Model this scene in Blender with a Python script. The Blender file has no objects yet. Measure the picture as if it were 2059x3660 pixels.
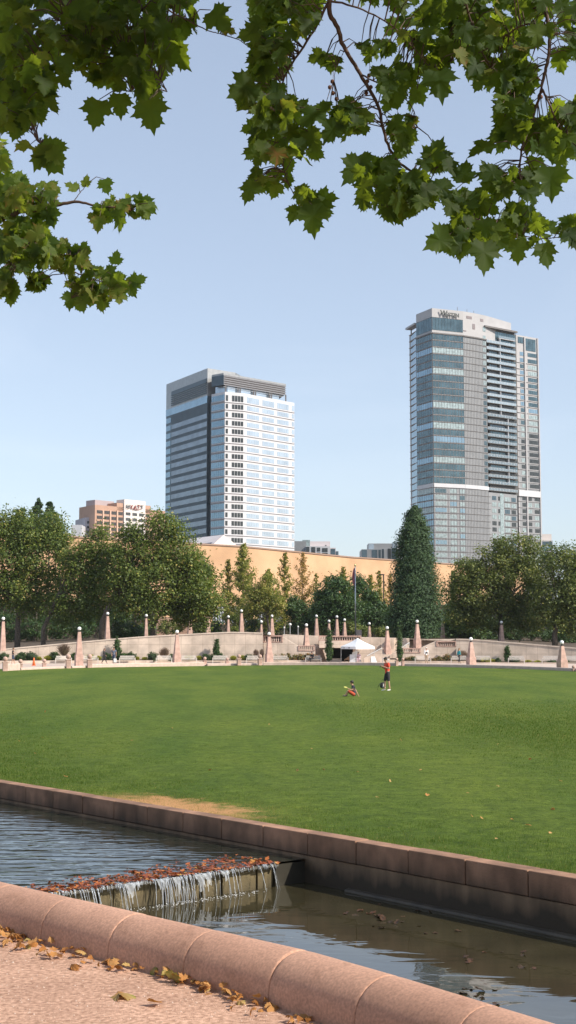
import bpy, bmesh, math, random
import numpy as np
from mathutils import Vector, Matrix
random.seed(7); RNG = np.random.default_rng(11)
C = bpy.data.collections.new('park'); SC = bpy.context.scene; SC.collection.children.link(C)

# ---------------------------------------------------------------- camera, sky, sun, exposure
F = 4690.0; T = math.atan(455/F); CZ = 1.7
cam = bpy.data.objects.new('camera', bpy.data.cameras.new('camera')); C.objects.link(cam)
cam.location = (0, 0, CZ); cam.rotation_euler = (math.pi/2+T, 0, 0)
cam.data.sensor_fit = 'VERTICAL'; cam.data.sensor_height = 36; cam.data.lens = 36*F/3660
cam.data.clip_start = 0.1; cam.data.clip_end = 6000
SC.camera = cam
SUN_EL = math.radians(38); SUN_AZ = (0.90, -0.436)
wd = bpy.data.worlds.new('World'); SC.world = wd; wd.use_nodes = True
nt = wd.node_tree; nt.nodes.clear()
sky = nt.nodes.new('ShaderNodeTexSky'); sky.sky_type = 'NISHITA'; sky.sun_disc = False
sky.sun_elevation = SUN_EL; sky.sun_rotation = math.atan2(SUN_AZ[0], SUN_AZ[1])
sky.air_density = 1.0; sky.dust_density = 1.0; sky.ozone_density = 2.2; sky.altitude = 0
bg = nt.nodes.new('ShaderNodeBackground'); bg.inputs[1].default_value = 0.13
wo = nt.nodes.new('ShaderNodeOutputWorld')
hs = nt.nodes.new('ShaderNodeHueSaturation'); hs.inputs['Saturation'].default_value = .74; wt = nt.nodes.new('ShaderNodeMix'); wt.data_type = 'RGBA'; wt.blend_type = 'MULTIPLY'; wt.inputs[0].default_value = 1; wt.inputs[7].default_value = (1.02, .992, .975, 1); nt.links.new(sky.outputs[0], wt.inputs[6]); nt.links.new(wt.outputs[2], hs.inputs['Color'])
wc = nt.nodes.new('ShaderNodeTexCoord'); wm = nt.nodes.new('ShaderNodeMapping'); wm.inputs['Scale'].default_value = (1.2, 1.2, 5); nt.links.new(wc.outputs['Generated'], wm.inputs[0])
wn = nt.nodes.new('ShaderNodeTexNoise'); wn.inputs['Scale'].default_value = 2.2; wn.inputs['Detail'].default_value = 7; wn.inputs['Distortion'].default_value = .6; nt.links.new(wm.outputs[0], wn.inputs['Vector'])
wr = nt.nodes.new('ShaderNodeMapRange'); wr.inputs[1].default_value = .5; wr.inputs[2].default_value = .8; wr.inputs[4].default_value = .16; nt.links.new(wn.outputs[0], wr.inputs[0])
wx = nt.nodes.new('ShaderNodeMix'); wx.data_type = 'RGBA'; wx.inputs[7].default_value = (7.2, 7.4, 7.6, 1); nt.links.new(wr.outputs[0], wx.inputs[0]); nt.links.new(hs.outputs[0], wx.inputs[6]); wy = nt.nodes.new('ShaderNodeMix'); wy.data_type = 'RGBA'; wy.inputs[0].default_value = .35; wy.inputs[7].default_value = (2.5, 3.05, 3.9, 1); nt.links.new(wx.outputs[2], wy.inputs[6]); nt.links.new(wy.outputs[2], bg.inputs[0]); nt.links.new(bg.outputs[0], wo.inputs[0])
sl = bpy.data.lights.new('sun', 'SUN'); sl.energy = 3.9; sl.angle = math.radians(.53); sl.color = (1, .91, .78)
so = bpy.data.objects.new('sun', sl); C.objects.link(so)
SD = Vector((SUN_AZ[0]*math.cos(SUN_EL), SUN_AZ[1]*math.cos(SUN_EL), math.sin(SUN_EL))).normalized()
so.rotation_euler = SD.to_track_quat('Z', 'Y').to_euler()
SC.view_settings.view_transform = 'Standard'; SC.view_settings.look = 'None'
SC.view_settings.exposure = 0.68; SC.view_settings.gamma = 1

# ---------------------------------------------------------------- pixel helpers (source pixels of the photo)
def ray(x, y):
    cx = (x-1029.5)/F; cy = (1830-y)/F
    return cx, math.cos(T)-cy*math.sin(T), math.sin(T)+cy*math.cos(T)
def onz(x, y, z):
    d = ray(x, y); t = (z-CZ)/d[2]; return d[0]*t, d[1]*t
def atY(x, y, Y):
    d = ray(x, y); t = Y/d[1]; return d[0]*t, Y, CZ+d[2]*t
def zat(y, Y): return atY(1029.5, y, Y)[2]
def xat(x, y, Y): return atY(x, y, Y)[0]

# ---------------------------------------------------------------- materials
def mat(name, col, rough=.8, var=.15, scale=3.0, bump=0.0, bscale=None, metallic=0, spec=.5, coord='Object', detail=6, col2=None, trans=0):
    m = bpy.data.materials.new(name); m.use_nodes = True; n = m.node_tree; p = n.nodes['Principled BSDF']
    p.inputs['Roughness'].default_value = rough; p.inputs['Metallic'].default_value = metallic
    p.inputs['Specular IOR Level'].default_value = spec
    tc = n.nodes.new('ShaderNodeTexCoord')
    no = n.nodes.new('ShaderNodeTexNoise'); no.inputs['Scale'].default_value = scale; no.inputs['Detail'].default_value = detail
    n.links.new(tc.outputs[coord], no.inputs['Vector'])
    cr = n.nodes.new('ShaderNodeValToRGB'); c = col
    lo = [x*(1-var) for x in c]; hi = [min(1, x*(1+var)) for x in (col2 or c)]
    cr.color_ramp.elements[0].position = .32; cr.color_ramp.elements[1].position = .68
    cr.color_ramp.elements[0].color = (*lo, 1); cr.color_ramp.elements[1].color = (*hi, 1)
    n.links.new(no.outputs[0], cr.inputs[0]); n.links.new(cr.outputs[0], p.inputs['Base Color'])
    if bump:
        nb = n.nodes.new('ShaderNodeTexNoise'); nb.inputs['Scale'].default_value = bscale or scale*6; nb.inputs['Detail'].default_value = 5
        n.links.new(tc.outputs[coord], nb.inputs['Vector'])
        b = n.nodes.new('ShaderNodeBump'); b.inputs['Strength'].default_value = 1; b.inputs['Distance'].default_value = bump
        n.links.new(nb.outputs[0], b.inputs['Height']); n.links.new(b.outputs[0], p.inputs['Normal'])
    return m
def leafmat(name, stops, translucency=.35, rough=.55, spec=.4, tcol=(.25, .35, .03)):
    """foliage: colour by a per-leaf value, part of the light passes through"""
    m = bpy.data.materials.new(name); m.use_nodes = True; n = m.node_tree; p = n.nodes['Principled BSDF']
    p.inputs['Roughness'].default_value = rough; p.inputs['Specular IOR Level'].default_value = spec
    at = n.nodes.new('ShaderNodeAttribute'); at.attribute_name = 'tint'
    cr = n.nodes.new('ShaderNodeValToRGB'); e = cr.color_ramp.elements
    while len(e) < len(stops): e.new(.5)
    for i, (pos, col) in enumerate(stops): e[i].position = pos; e[i].color = (*col, 1)
    n.links.new(at.outputs['Fac'], cr.inputs[0]); n.links.new(cr.outputs[0], p.inputs['Base Color'])
    if translucency:
        tr = n.nodes.new('ShaderNodeBsdfTranslucent')
        mx = n.nodes.new('ShaderNodeMix'); mx.data_type = 'RGBA'; mx.inputs[0].default_value = .55
        n.links.new(cr.outputs[0], mx.inputs[6]); mx.inputs[7].default_value = (*tcol, 1)
        n.links.new(mx.outputs[2], tr.inputs[0])
        ms = n.nodes.new('ShaderNodeMixShader'); ms.inputs[0].default_value = translucency
        n.links.new(p.outputs[0], ms.inputs[1]); n.links.new(tr.outputs[0], ms.inputs[2])
        n.links.new(ms.outputs[0], n.nodes['Material Output'].inputs[0])
    return m
def overlay(m, scale, lo, hi, stretch=(1, 1, 1), coord='Object', p0=.35, p1=.65, detail=5):
    """stains: a second, larger noise multiplied into the colour"""
    n = m.node_tree; p = n.nodes['Principled BSDF']; src = p.inputs['Base Color'].links[0].from_socket
    tc = n.nodes.new('ShaderNodeTexCoord'); mp = n.nodes.new('ShaderNodeMapping'); mp.inputs['Scale'].default_value = stretch; n.links.new(tc.outputs[coord], mp.inputs[0])
    no = n.nodes.new('ShaderNodeTexNoise'); no.inputs['Scale'].default_value = scale; no.inputs['Detail'].default_value = detail; n.links.new(mp.outputs[0], no.inputs['Vector'])
    cr = n.nodes.new('ShaderNodeValToRGB'); cr.color_ramp.elements[0].position = p0; cr.color_ramp.elements[1].position = p1
    cr.color_ramp.elements[0].color = (*lo, 1); cr.color_ramp.elements[1].color = (*hi, 1); n.links.new(no.outputs[0], cr.inputs[0])
    mx = n.nodes.new('ShaderNodeMix'); mx.data_type = 'RGBA'; mx.blend_type = 'MULTIPLY'; mx.inputs[0].default_value = 1
    n.links.new(src, mx.inputs[6]); n.links.new(cr.outputs[0], mx.inputs[7]); n.links.new(mx.outputs[2], p.inputs['Base Color']); return m
M = {}
M['stone'] = mat('pink_stone', (.46, .305, .25), .85, .22, 2.5, .003, 60)
M['stone_light'] = mat('pink_concrete', (.52, .40, .34), .85, .12, 3, .002, 50)
M['conc'] = mat('concrete', (.60, .49, .405), .88, .22, .8, .004, 25)
M['coping'] = mat('coping', (.58, .48, .40), .85, .12, 2, .003, 30)
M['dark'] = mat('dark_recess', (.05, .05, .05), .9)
M['globe'] = mat('opal_glass', (.85, .85, .83), .2, .02)
M['bronze'] = mat('bronze', (.05, .045, .04), .5, .2, 5, metallic=.6)
M['white'] = mat('white_paint', (.78, .77, .74), .5, .05)
M['canvas'] = mat('white_canvas', (.85, .85, .86), .7, .03, 4)
M['steel'] = mat('steel', (.55, .56, .57), .35, .05, metallic=.7)
M['bench'] = mat('bench_wood', (.60, .55, .50), .7, .12, 9)
M['bark'] = mat('bark', (.11, .085, .065), .9, .4, 6, .02, 25)
M['barkl'] = mat('young_bark', (.20, .14, .09), .8, .35, 30, .004, 120)
M['wood'] = mat('wood', (.33, .19, .10), .7, .2)
M['orange'] = mat('orange_plastic', (.75, .16, .04), .5, .05)
# ---------------------------------------------------------------- objects
def link(o, parent=None):
    C.objects.link(o)
    if parent is not None: o.parent = parent
    return o
def tag(o, label=None, cat=None, group=None, kind=None):
    if label: o['label'] = label
    if cat: o['category'] = cat
    if group: o['group'] = group
    if kind: o['kind'] = kind
    return o
def empty(name, label, cat, loc=(0, 0, 0), group=None, rz=0):
    o = bpy.data.objects.new(name, None); o.empty_display_size = .2; o.location = loc; o.rotation_euler = (0, 0, rz); C.objects.link(o)
    return tag(o, label, cat, group)
class MB:
    """collects primitives; build() links them as ONE mesh object"""
    def __init__(s): s.v = []; s.f = []; s.m = []; s.cur = 0
    def add(s, vs, fs):
        k = len(s.v); s.v += [tuple(v) for v in vs]; s.f += [tuple(i+k for i in f) for f in fs]; s.m += [s.cur]*len(fs); return s
    def box(s, x0, x1, y0, y1, z0, z1):
        return s.add([(x0,y0,z0),(x1,y0,z0),(x1,y1,z0),(x0,y1,z0),(x0,y0,z1),(x1,y0,z1),(x1,y1,z1),(x0,y1,z1)],
                     [(0,3,2,1),(4,5,6,7),(0,1,5,4),(1,2,6,5),(2,3,7,6),(3,0,4,7)])
    def fbox(s, A, B, u0, u1, z0, z1, o0, o1):
        """box on the vertical face A->B (seen from outside A is left), from offset o0 to o1 outwards"""
        dx, dy = B[0]-A[0], B[1]-A[1]; L = math.hypot(dx, dy); nx, ny = dy/L, -dx/L
        def P(u, o): return (A[0]+dx*u+nx*o, A[1]+dy*u+ny*o)
        a, b, c, d = P(u0, o1), P(u1, o1), P(u1, o0), P(u0, o0)
        return s.add([(*a,z0),(*b,z0),(*c,z0),(*d,z0),(*a,z1),(*b,z1),(*c,z1),(*d,z1)],
                     [(0,3,2,1),(4,5,6,7),(0,1,5,4),(1,2,6,5),(2,3,7,6),(3,0,4,7)])
    def prism(s, pts, z0, z1):
        n = len(pts); z0s = z0 if hasattr(z0, '__len__') else [z0]*n; z1s = z1 if hasattr(z1, '__len__') else [z1]*n
        vs = [(p[0], p[1], z) for p, z in zip(pts, z0s)]+[(p[0], p[1], z) for p, z in zip(pts, z1s)]
        return s.add(vs, [tuple(range(n))[::-1], tuple(range(n, 2*n))]+[(i, (i+1) % n, n+(i+1) % n, n+i) for i in range(n)])
    def frustum(s, cx, cy, z0, z1, r0, r1, n=4, rot=0, cap=True):
        vs = []
        for z, r in ((z0, r0), (z1, r1)):
            for i in range(n):
                a = rot+2*math.pi*i/n; vs.append((cx+r*math.cos(a), cy+r*math.sin(a), z))
        return s.add(vs, [tuple(range(n))[::-1], tuple(range(n, 2*n))]+[(i, (i+1) % n, n+(i+1) % n, n+i) for i in range(n)])
    def lathe(s, cx, cy, prof, n=12):
        vs = []; fs = []
        for r, z in prof:
            for i in range(n):
                a = 2*math.pi*i/n; vs.append((cx+r*math.cos(a), cy+r*math.sin(a), z))
        for j in range(len(prof)-1):
            for i in range(n):
                fs.append((j*n+i, j*n+(i+1) % n, (j+1)*n+(i+1) % n, (j+1)*n+i))
        fs += [tuple(range(n))[::-1], tuple(range((len(prof)-1)*n, len(prof)*n))]
        return s.add(vs, fs)
    def ball(s, cx, cy, cz, r, n=12, k=8, sz=1):
        return s.lathe(cx, cy, [(max(1e-4, r*math.sin(math.pi*j/k)), cz-r*sz*math.cos(math.pi*j/k)) for j in range(k+1)], n)
    def tube(s, pts, rads, n=6):
        pts = [Vector(p) for p in pts]; rads = rads if hasattr(rads, '__len__') else [rads]*len(pts); vs = []; fs = []
        for i, p in enumerate(pts):
            d = (pts[min(i+1, len(pts)-1)]-pts[max(i-1, 0)]).normalized()
            a = d.cross(Vector((0, 0, 1)) if abs(d.z) < .9 else Vector((1, 0, 0))).normalized(); b = d.cross(a)
            for j in range(n):
                t = 2*math.pi*j/n; vs.append(p+(a*math.cos(t)+b*math.sin(t))*rads[i])
        for i in range(len(pts)-1):
            for j in range(n): fs.append((i*n+j, i*n+(j+1) % n, (i+1)*n+(j+1) % n, (i+1)*n+j))
        fs += [tuple(range(n)), tuple(range((len(pts)-1)*n, len(pts)*n))[::-1]]
        return s.add(vs, fs)
    def build(s, name, mats, parent=None, smooth=False, bevel=0, fix=True):
        me = bpy.data.meshes.new(name); me.from_pydata(s.v, [], s.f)
        mats = mats if isinstance(mats, (list, tuple)) else [mats]
        for m in mats: me.materials.append(m)
        me.polygons.foreach_set('material_index', s.m)
        if fix:
            bm = bmesh.new(); bm.from_mesh(me); bmesh.ops.recalc_face_normals(bm, faces=bm.faces); bm.to_mesh(me); bm.free()
        if smooth: me.polygons.foreach_set('use_smooth', [True]*len(me.polygons))
        me.update(); o = link(bpy.data.objects.new(name, me), parent)
        if bevel:
            b = o.modifiers.new('bevel', 'BEVEL'); b.width = bevel; b.segments = 2; b.limit_method = 'ANGLE'
        return o
def np_mesh(name, V, k, mats, parent=None, tint=None, smooth=False, tris=None):
    """V: (n,k,3) loose polygons, or V:(m,3) with tris (p,3)"""
    me = bpy.data.meshes.new(name)
    if tris is None:
        n = V.shape[0]; vv = V.reshape(-1, 3); idx = np.arange(n*k, dtype=np.int32); per = k; npoly = n
    else: vv = V; idx = tris.astype(np.int32).ravel(); per = 3; npoly = len(tris)
    me.vertices.add(len(vv)); me.vertices.foreach_set('co', vv.astype(np.float32).ravel())
    me.loops.add(len(idx)); me.loops.foreach_set('vertex_index', idx)
    me.polygons.add(npoly); me.polygons.foreach_set('loop_start', np.arange(0, npoly*per, per, dtype=np.int32))
    for m in (mats if isinstance(mats, (list, tuple)) else [mats]): me.materials.append(m)
    if tint is not None:
        a = me.attributes.new('tint', 'FLOAT', 'POINT'); a.data.foreach_set('value', tint.astype(np.float32).ravel())
    me.update(calc_edges=True)
    if smooth: me.polygons.foreach_set('use_smooth', np.ones(npoly, dtype=bool))
    return link(bpy.data.objects.new(name, me), parent)
def copy_tree(o, parent=None):
    c = o.copy(); C.objects.link(c)
    if parent is not None: c.parent = parent
    for ch in [x for x in KIDS.get(o.name, [])]: copy_tree(ch, c)
    return c
KIDS = {}
def freeze(o):
    KIDS[o.name] = list(o.children)
    for c in o.children: freeze(c)
def unit(a): return a/np.maximum(1e-9, np.linalg.norm(a, axis=-1, keepdims=True))

# ================================================================ GROUND
LAWN = -1.05; PROM = -1.0; WU = -1.38; WL = -1.70
gm = mat('earth', (.13, .11, .085), .95, .3, .3, coord='Object')
tag(MB().add([(-890,-390,-2.6),(890,-390,-2.6),(890,890,-2.6),(-890,890,-2.6)], [(0,1,2,3)]).build('ground', gm), kind='structure')
# canal far wall line, extended both ways along its gentle arc
far = [onz(x, y, LAWN) for x, y in ((0, 2801), (1030, 2974), (2059, 3149))]
d0 = Vector((far[1][0]-far[0][0], far[1][1]-far[0][1])).normalized(); d1 = Vector((far[2][0]-far[1][0], far[2][1]-far[1][1])).normalized()
def bend(p, d, step, n, turn):
    out = []; a = math.atan2(d[1], d[0]); x, y = p
    for _ in range(n): a += turn; x += math.cos(a)*step; y += math.sin(a)*step; out.append((x, y))
    return out
ext0 = bend(far[0], -d0, 3, 16, -.02); ext1 = bend(far[2], d1, 3, 8, .02)
def subdiv(pts, n):
    out = []
    for a, b in zip(pts[:-1], pts[1:]):
        for i in range(n): t = i/n; out.append((a[0]+(b[0]-a[0])*t, a[1]+(b[1]-a[1])*t))
    return out+[pts[-1]]
FARL = ext0[::-1]+subdiv(far, 8)+ext1
nb = [onz(x, y, 0) for x, y in ((0, 3332), (500, 3470), (1030, 3610))]
dn = Vector((nb[2][0]-nb[0][0], nb[2][1]-nb[0][1])).normalized()
nR = (nb[2][0]+dn[0]*1.75-.08, nb[2][1]+dn[1]*1.75-.34)
NEARL = bend(nb[0], -dn, 1.0, 44, -.006)[::-1]+subdiv([nb[0], nb[2], nR], 8)+bend(nR, dn, 1.0, 22, .006)
def near_edge_y(X):   # lawn edge Y at X
    xs = [p[0] for p in FARL]; ys = [p[1] for p in FARL]; return np.interp(X, xs, ys)
def lawn_far_y(X): return 140.5-21*np.minimum((np.abs(X)/27.0)**2, 2.2)
# lawn sheet
lm = bpy.data.materials.new('lawn'); lm.use_nodes = True; n = lm.node_tree; P = n.nodes['Principled BSDF']
P.inputs['Roughness'].default_value = .9; P.inputs['Specular IOR Level'].default_value = .15
tc = n.nodes.new('ShaderNodeTexCoord')
def noise(sc, det=5, vec=None, rough=.5):
    t = n.nodes.new('ShaderNodeTexNoise'); t.inputs['Scale'].default_value = sc; t.inputs['Detail'].default_value = det; t.inputs['Roughness'].default_value = rough
    n.links.new(vec or tc.outputs['Object'], t.inputs['Vector']); return t
mp = n.nodes.new('ShaderNodeMapping'); mp.inputs['Scale'].default_value = (.7, .16, 1); n.links.new(tc.outputs['Object'], mp.inputs[0])
n1 = noise(.55, 6, mp.outputs[0]); n2 = noise(11, 8, rough=.8); n3 = noise(.22, 3)
r1 = n.nodes.new('ShaderNodeValToRGB'); r1.color_ramp.elements[0].position = .3; r1.color_ramp.elements[1].position = .72
r1.color_ramp.elements[0].color = (.062, .110, .014, 1); r1.color_ramp.elements[1].color = (.112, .156, .022, 1)
n.links.new(n1.outputs[0], r1.inputs[0])
mx = n.nodes.new('ShaderNodeMix'); mx.data_type = 'RGBA'; mx.blend_type = 'MULTIPLY'; mx.inputs[0].default_value = 1.0
r2 = n.nodes.new('ShaderNodeValToRGB'); r2.color_ramp.elements[0].position = .38; r2.color_ramp.elements[1].position = .62
r2.color_ramp.elements[0].color = (.36, .44, .34, 1); r2.color_ramp.elements[1].color = (1.62, 1.48, 1.4, 1)
n2b = noise(3.2, 6, rough=.75); nmx = n.nodes.new('ShaderNodeMix'); nmx.inputs[0].default_value = .42; n.links.new(n2.outputs[0], nmx.inputs[2]); n.links.new(n2b.outputs[0], nmx.inputs[3]); n.links.new(nmx.outputs[0], r2.inputs[0]); n.links.new(r1.outputs[0], mx.inputs[6]); n.links.new(r2.outputs[0], mx.inputs[7])
mx2 = n.nodes.new('ShaderNodeMix'); mx2.data_type = 'RGBA'; mx2.blend_type = 'MULTIPLY'; mx2.inputs[0].default_value = .6
r3 = n.nodes.new('ShaderNodeValToRGB'); r3.color_ramp.elements[0].position = .35; r3.color_ramp.elements[1].position = .65
r3.color_ramp.elements[0].color = (.88, .92, .95, 1); r3.color_ramp.elements[1].color = (1.08, 1.05, .98, 1)
n.links.new(n3.outputs[0], r3.inputs[0]); n.links.new(mx.outputs[2], mx2.inputs[6]); n.links.new(r3.outputs[0], mx2.inputs[7])
pmap = n.nodes.new('ShaderNodeMapping'); pmap.vector_type = 'TEXTURE'; pmap.inputs['Location'].default_value = (-1.95, 22.1, LAWN); pmap.inputs['Rotation'].default_value = (0, 0, -.86); pmap.inputs['Scale'].default_value = (1.95, .80, 1)
wob = noise(2.6, 7, rough=.7); va = n.nodes.new('ShaderNodeVectorMath'); va.operation = 'MULTIPLY_ADD'; va.inputs[1].default_value = (2.6, 2.6, 0); n.links.new(wob.outputs['Color'], va.inputs[0])
vb = n.nodes.new('ShaderNodeVectorMath'); vb.operation = 'SUBTRACT'; vb.inputs[1].default_value = (1.3, 1.3, 0); n.links.new(tc.outputs['Object'], vb.inputs[0]); n.links.new(vb.outputs[0], va.inputs[2])
n.links.new(va.outputs[0], pmap.inputs[0]); ln = n.nodes.new('ShaderNodeVectorMath'); ln.operation = 'LENGTH'; n.links.new(pmap.outputs[0], ln.inputs[0])
pr_ = n.nodes.new('ShaderNodeMapRange'); pr_.inputs[1].default_value = 1.15; pr_.inputs[2].default_value = .6; pr_.inputs[4].default_value = 1.0; n.links.new(ln.outputs['Value'], pr_.inputs[0])
mx3 = n.nodes.new('ShaderNodeMix'); mx3.data_type = 'RGBA'; mx3.inputs[7].default_value = (.50, .27, .12, 1); n.links.new(pr_.outputs[0], mx3.inputs[0]); n.links.new(mx2.outputs[2], mx3.inputs[6])
n.links.new(mx3.outputs[2], P.inputs['Base Color'])
bp = n.nodes.new('ShaderNodeBump'); bp.inputs['Distance'].default_value = .05; nb_ = noise(14, 6, rough=.7)
n.links.new(nb_.outputs[0], bp.inputs['Height']); n.links.new(bp.outputs[0], P.inputs['Normal'])
mb = MB()
xs = [p[0] for p in FARL]
vs = []; K = 26
xl = np.linspace(-44, 20, 65)
for X in xl:
    y0 = near_edge_y(X)+.24; y1 = lawn_far_y(X)
    for k in range(K+1):
        t = (k/K)**1.6; y = y0+(y1-y0)*t
        vs.append((X, y, LAWN+.03*math.sin(X*.21+y*.05)*min(1, k/4)))
fs = [(i*(K+1)+k, (i+1)*(K+1)+k, (i+1)*(K+1)+k+1, i*(K+1)+k+1) for i in range(len(xl)-1) for k in range(K)]
mb.add(vs, fs)
# the part of the lawn east of the canal's near end
vs2 = []; xl2 = np.linspace(20, 60, 21)
for X in xl2:
    for k in range(K+1):
        y0 = near_edge_y(20)+.24; y1 = lawn_far_y(min(X, 39)); vs2.append((X, y0+(y1-y0)*k/K, LAWN+.0))
mb.add(vs2, [(i*(K+1)+k, (i+1)*(K+1)+k, (i+1)*(K+1)+k+1, i*(K+1)+k+1) for i in range(20) for k in range(K)])
tag(mb.build('lawn', lm, smooth=True), kind='structure')
# gravel path
pm = mat('gravel_path', (.42, .235, .155), .95, .22, 38, .006, 150, col2=(.58, .37, .27), detail=14); overlay(pm, 2.2, (.82, .79, .77), (1.05, 1.04, 1.03))
mb = MB(); N0 = len(NEARL)
vs = [(p[0], p[1], 0) for p in NEARL]+[(p[0]-18, p[1]-26, 0) for p in NEARL]
mb.add(vs, [(i, i+1, N0+i+1, N0+i) for i in range(N0-1)])
tag(mb.build('path', pm), kind='structure')
# small stones of the path
n_ = 5200; u = RNG.uniform(0, 1, n_); px = -2.6+3.8*u; yy = np.interp(px, [p[0] for p in NEARL], [p[1] for p in NEARL])
py = yy-.02-RNG.uniform(0, 1, n_)**.8*2.4; s_ = RNG.uniform(.002, .0065, n_)*np.where(RNG.uniform(size=n_) < .04, 1.7, 1)
tet = np.array([[1,0,0],[-.5,.86,0],[-.5,-.86,0],[0,0,.9]]); V = []
ang = RNG.uniform(0, 6.28, n_); ca, sa = np.cos(ang), np.sin(ang)
tv = np.stack([tet[None,:,0]*ca[:,None]-tet[None,:,1]*sa[:,None]*.8, tet[None,:,0]*sa[:,None]+tet[None,:,1]*ca[:,None]*.8, np.broadcast_to(tet[None,:,2], (n_,4))], -1)*s_[:,None,None]
tv += np.stack([px, py, np.full(n_, .0)], -1)[:,None,:]
tr = np.array([[0,1,3],[1,2,3],[2,0,3]])[None]+4*np.arange(n_)[:,None,None]
gr = leafmat('grit', [(0, (.25,.15,.11)), (.6, (.50,.34,.26)), (1, (.66,.52,.44))], 0, .9)
tag(np_mesh('gravel', tv.reshape(-1,3), 3, gr, tint=np.repeat(RNG.uniform(0,1,n_),4), tris=tr.reshape(-1,3)), 'loose grit scattered over the pinkish path', 'gravel', kind='stuff')

# promenade paving strip
mb = MB(); xl = np.linspace(-60, 60, 61)
vs = [(X, lawn_far_y(X)+.35, PROM) for X in xl]+[(X, lawn_far_y(X)+36, PROM) for X in xl]
mb.add(vs, [(i, i+1, 62+i, 61+i) for i in range(60)])
tag(mb.build('promenade', mat('promenade_paving', (.50, .40, .34), .9, .1, 1)), kind='structure')

# ---------------------------------------------------------------- canal walls
def normals2(pts):
    out = []
    for i in range(len(pts)):
        a = pts[max(0, i-1)]; b = pts[min(len(pts)-1, i+1)]; dx, dy = b[0]-a[0], b[1]-a[1]; L = math.hypot(dx, dy)
        out.append((dy/L, -dx/L))
    return out
def sweep(mb, pts, prof, closed=False):
    """prof: (offset along the left-hand outward normal, z)"""
    ns = normals2(pts); k = len(prof); vs = []
    for p, nn in zip(pts, ns):
        for o, z in prof: vs.append((p[0]+nn[0]*o, p[1]+nn[1]*o, z))
    fs = []
    for i in range(len(pts)-1):
        for j in range(k if closed else k-1):
            j2 = (j+1) % k; fs.append((i*k+j, (i+1)*k+j, (i+1)*k+j2, i*k+j2))
    if closed: fs += [tuple(range(k))[::-1], tuple(range((len(pts)-1)*k, len(pts)*k))]
    mb.add(vs, fs); return mb
def resample(pts, step):
    P_ = [Vector(p) for p in pts]; out = [P_[0].copy()]; acc = 0
    for a, b in zip(P_[:-1], P_[1:]):
        L = (b-a).length; t = step-acc
        while t <= L: out.append(a+(b-a)*(t/L)); t += step
        acc = (acc+L) % step
    return [(p.x, p.y) for p in out]
# block material with damp stains lower down (stains that belong to the stone)
def wetstone(name, c, dark, z_dry, z_wet):
    m = mat(name, c, .8, .25, 3, .006, 40); n = m.node_tree; p = n.nodes['Principled BSDF']
    geo = n.nodes.new('ShaderNodeNewGeometry'); sx = n.nodes.new('ShaderNodeSeparateXYZ'); n.links.new(geo.outputs['Position'], sx.inputs[0])
    no = n.nodes.new('ShaderNodeTexNoise'); no.inputs['Scale'].default_value = 2.2; no.inputs['Detail'].default_value = 6
    mp = n.nodes.new('ShaderNodeMapping'); mp.inputs['Scale'].default_value = (1.6, 1.6, .35); n.links.new(geo.outputs['Position'], mp.inputs[0]); n.links.new(mp.outputs[0], no.inputs['Vector'])
    ma = n.nodes.new('ShaderNodeMath'); ma.operation = 'MULTIPLY_ADD'; ma.inputs[1].default_value = .5; n.links.new(no.outputs[0], ma.inputs[0]); n.links.new(sx.outputs[2], ma.inputs[2])
    mr = n.nodes.new('ShaderNodeMapRange'); mr.inputs[1].default_value = z_wet+.25; mr.inputs[2].default_value = z_dry+.25; n.links.new(ma.outputs[0], mr.inputs[0])
    mx = n.nodes.new('ShaderNodeMix'); mx.data_type = 'RGBA'; src = p.inputs['Base Color'].links[0].from_socket
    n.links.new(mr.outputs[0], mx.inputs[0]); mx.inputs[6].default_value = (*dark, 1); n.links.new(src, mx.inputs[7]); n.links.new(mx.outputs[2], p.inputs['Base Color'])
    return m
M['block'] = wetstone('canal_block', (.29, .165, .105), (.07, .048, .03), -1.10, -1.38)
overlay(M['block'], 1.8, (.62, .60, .55), (1.15, 1.12, 1.08), (1, 1, .25))
M['lower'] = wetstone('canal_lower', (.25, .165, .10), (.045, .034, .021), -1.25, -1.55)
fw = empty('canal_wall', 'long low stone wall with block coping between the water and the lawn', 'wall')
blocks = resample(FARL, .98)
WEIR = [onz(988, 3084, WU), onz(192, 3190, WU)]
wd_ = Vector(WEIR[1])-Vector(WEIR[0]); wd_.normalize()
def clos(pts, q): return min(range(len(pts)), key=lambda i: (pts[i][0]-q[0])**2+(pts[i][1]-q[1])**2)
cnt = 0
for a, b in zip(blocks[:-1], blocks[1:]):
    if a[1] > 34 or a[1] < 11.5: continue
    L = math.hypot(b[0]-a[0], b[1]-a[1]); g = .006/L
    # offsets: positive = towards the water
    A, B = a, b; j = random.uniform(-.004, .004)
    w_ = MB().fbox(A, B, g, 1-g, LAWN-.27, LAWN+.035+j, -.24, .02+j).build('coping_block', M['block'], fw, bevel=.012); cnt += 1
mbw = MB(); sweep(mbw, FARL, [(-.2, LAWN-.28), (.0, LAWN-.28), (.0, -2.55), (-.2, -2.55)], True); mbw.build('wall_base', M['lower'], fw)
# submerged ledge along the lower pool
kL = clos(FARL, WEIR[0]); ledge = [p for p in FARL[kL+1:]]
mbw = MB(); sweep(mbw, ledge, [(.003, -1.655), (.07, -1.665), (.085, -1.69), (.085, -2.5), (.003, -2.5)], True); mbw.build('ledge', mat('ledge', (.065, .052, .036), .6, .3, 5, .004, 60), fw)
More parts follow.
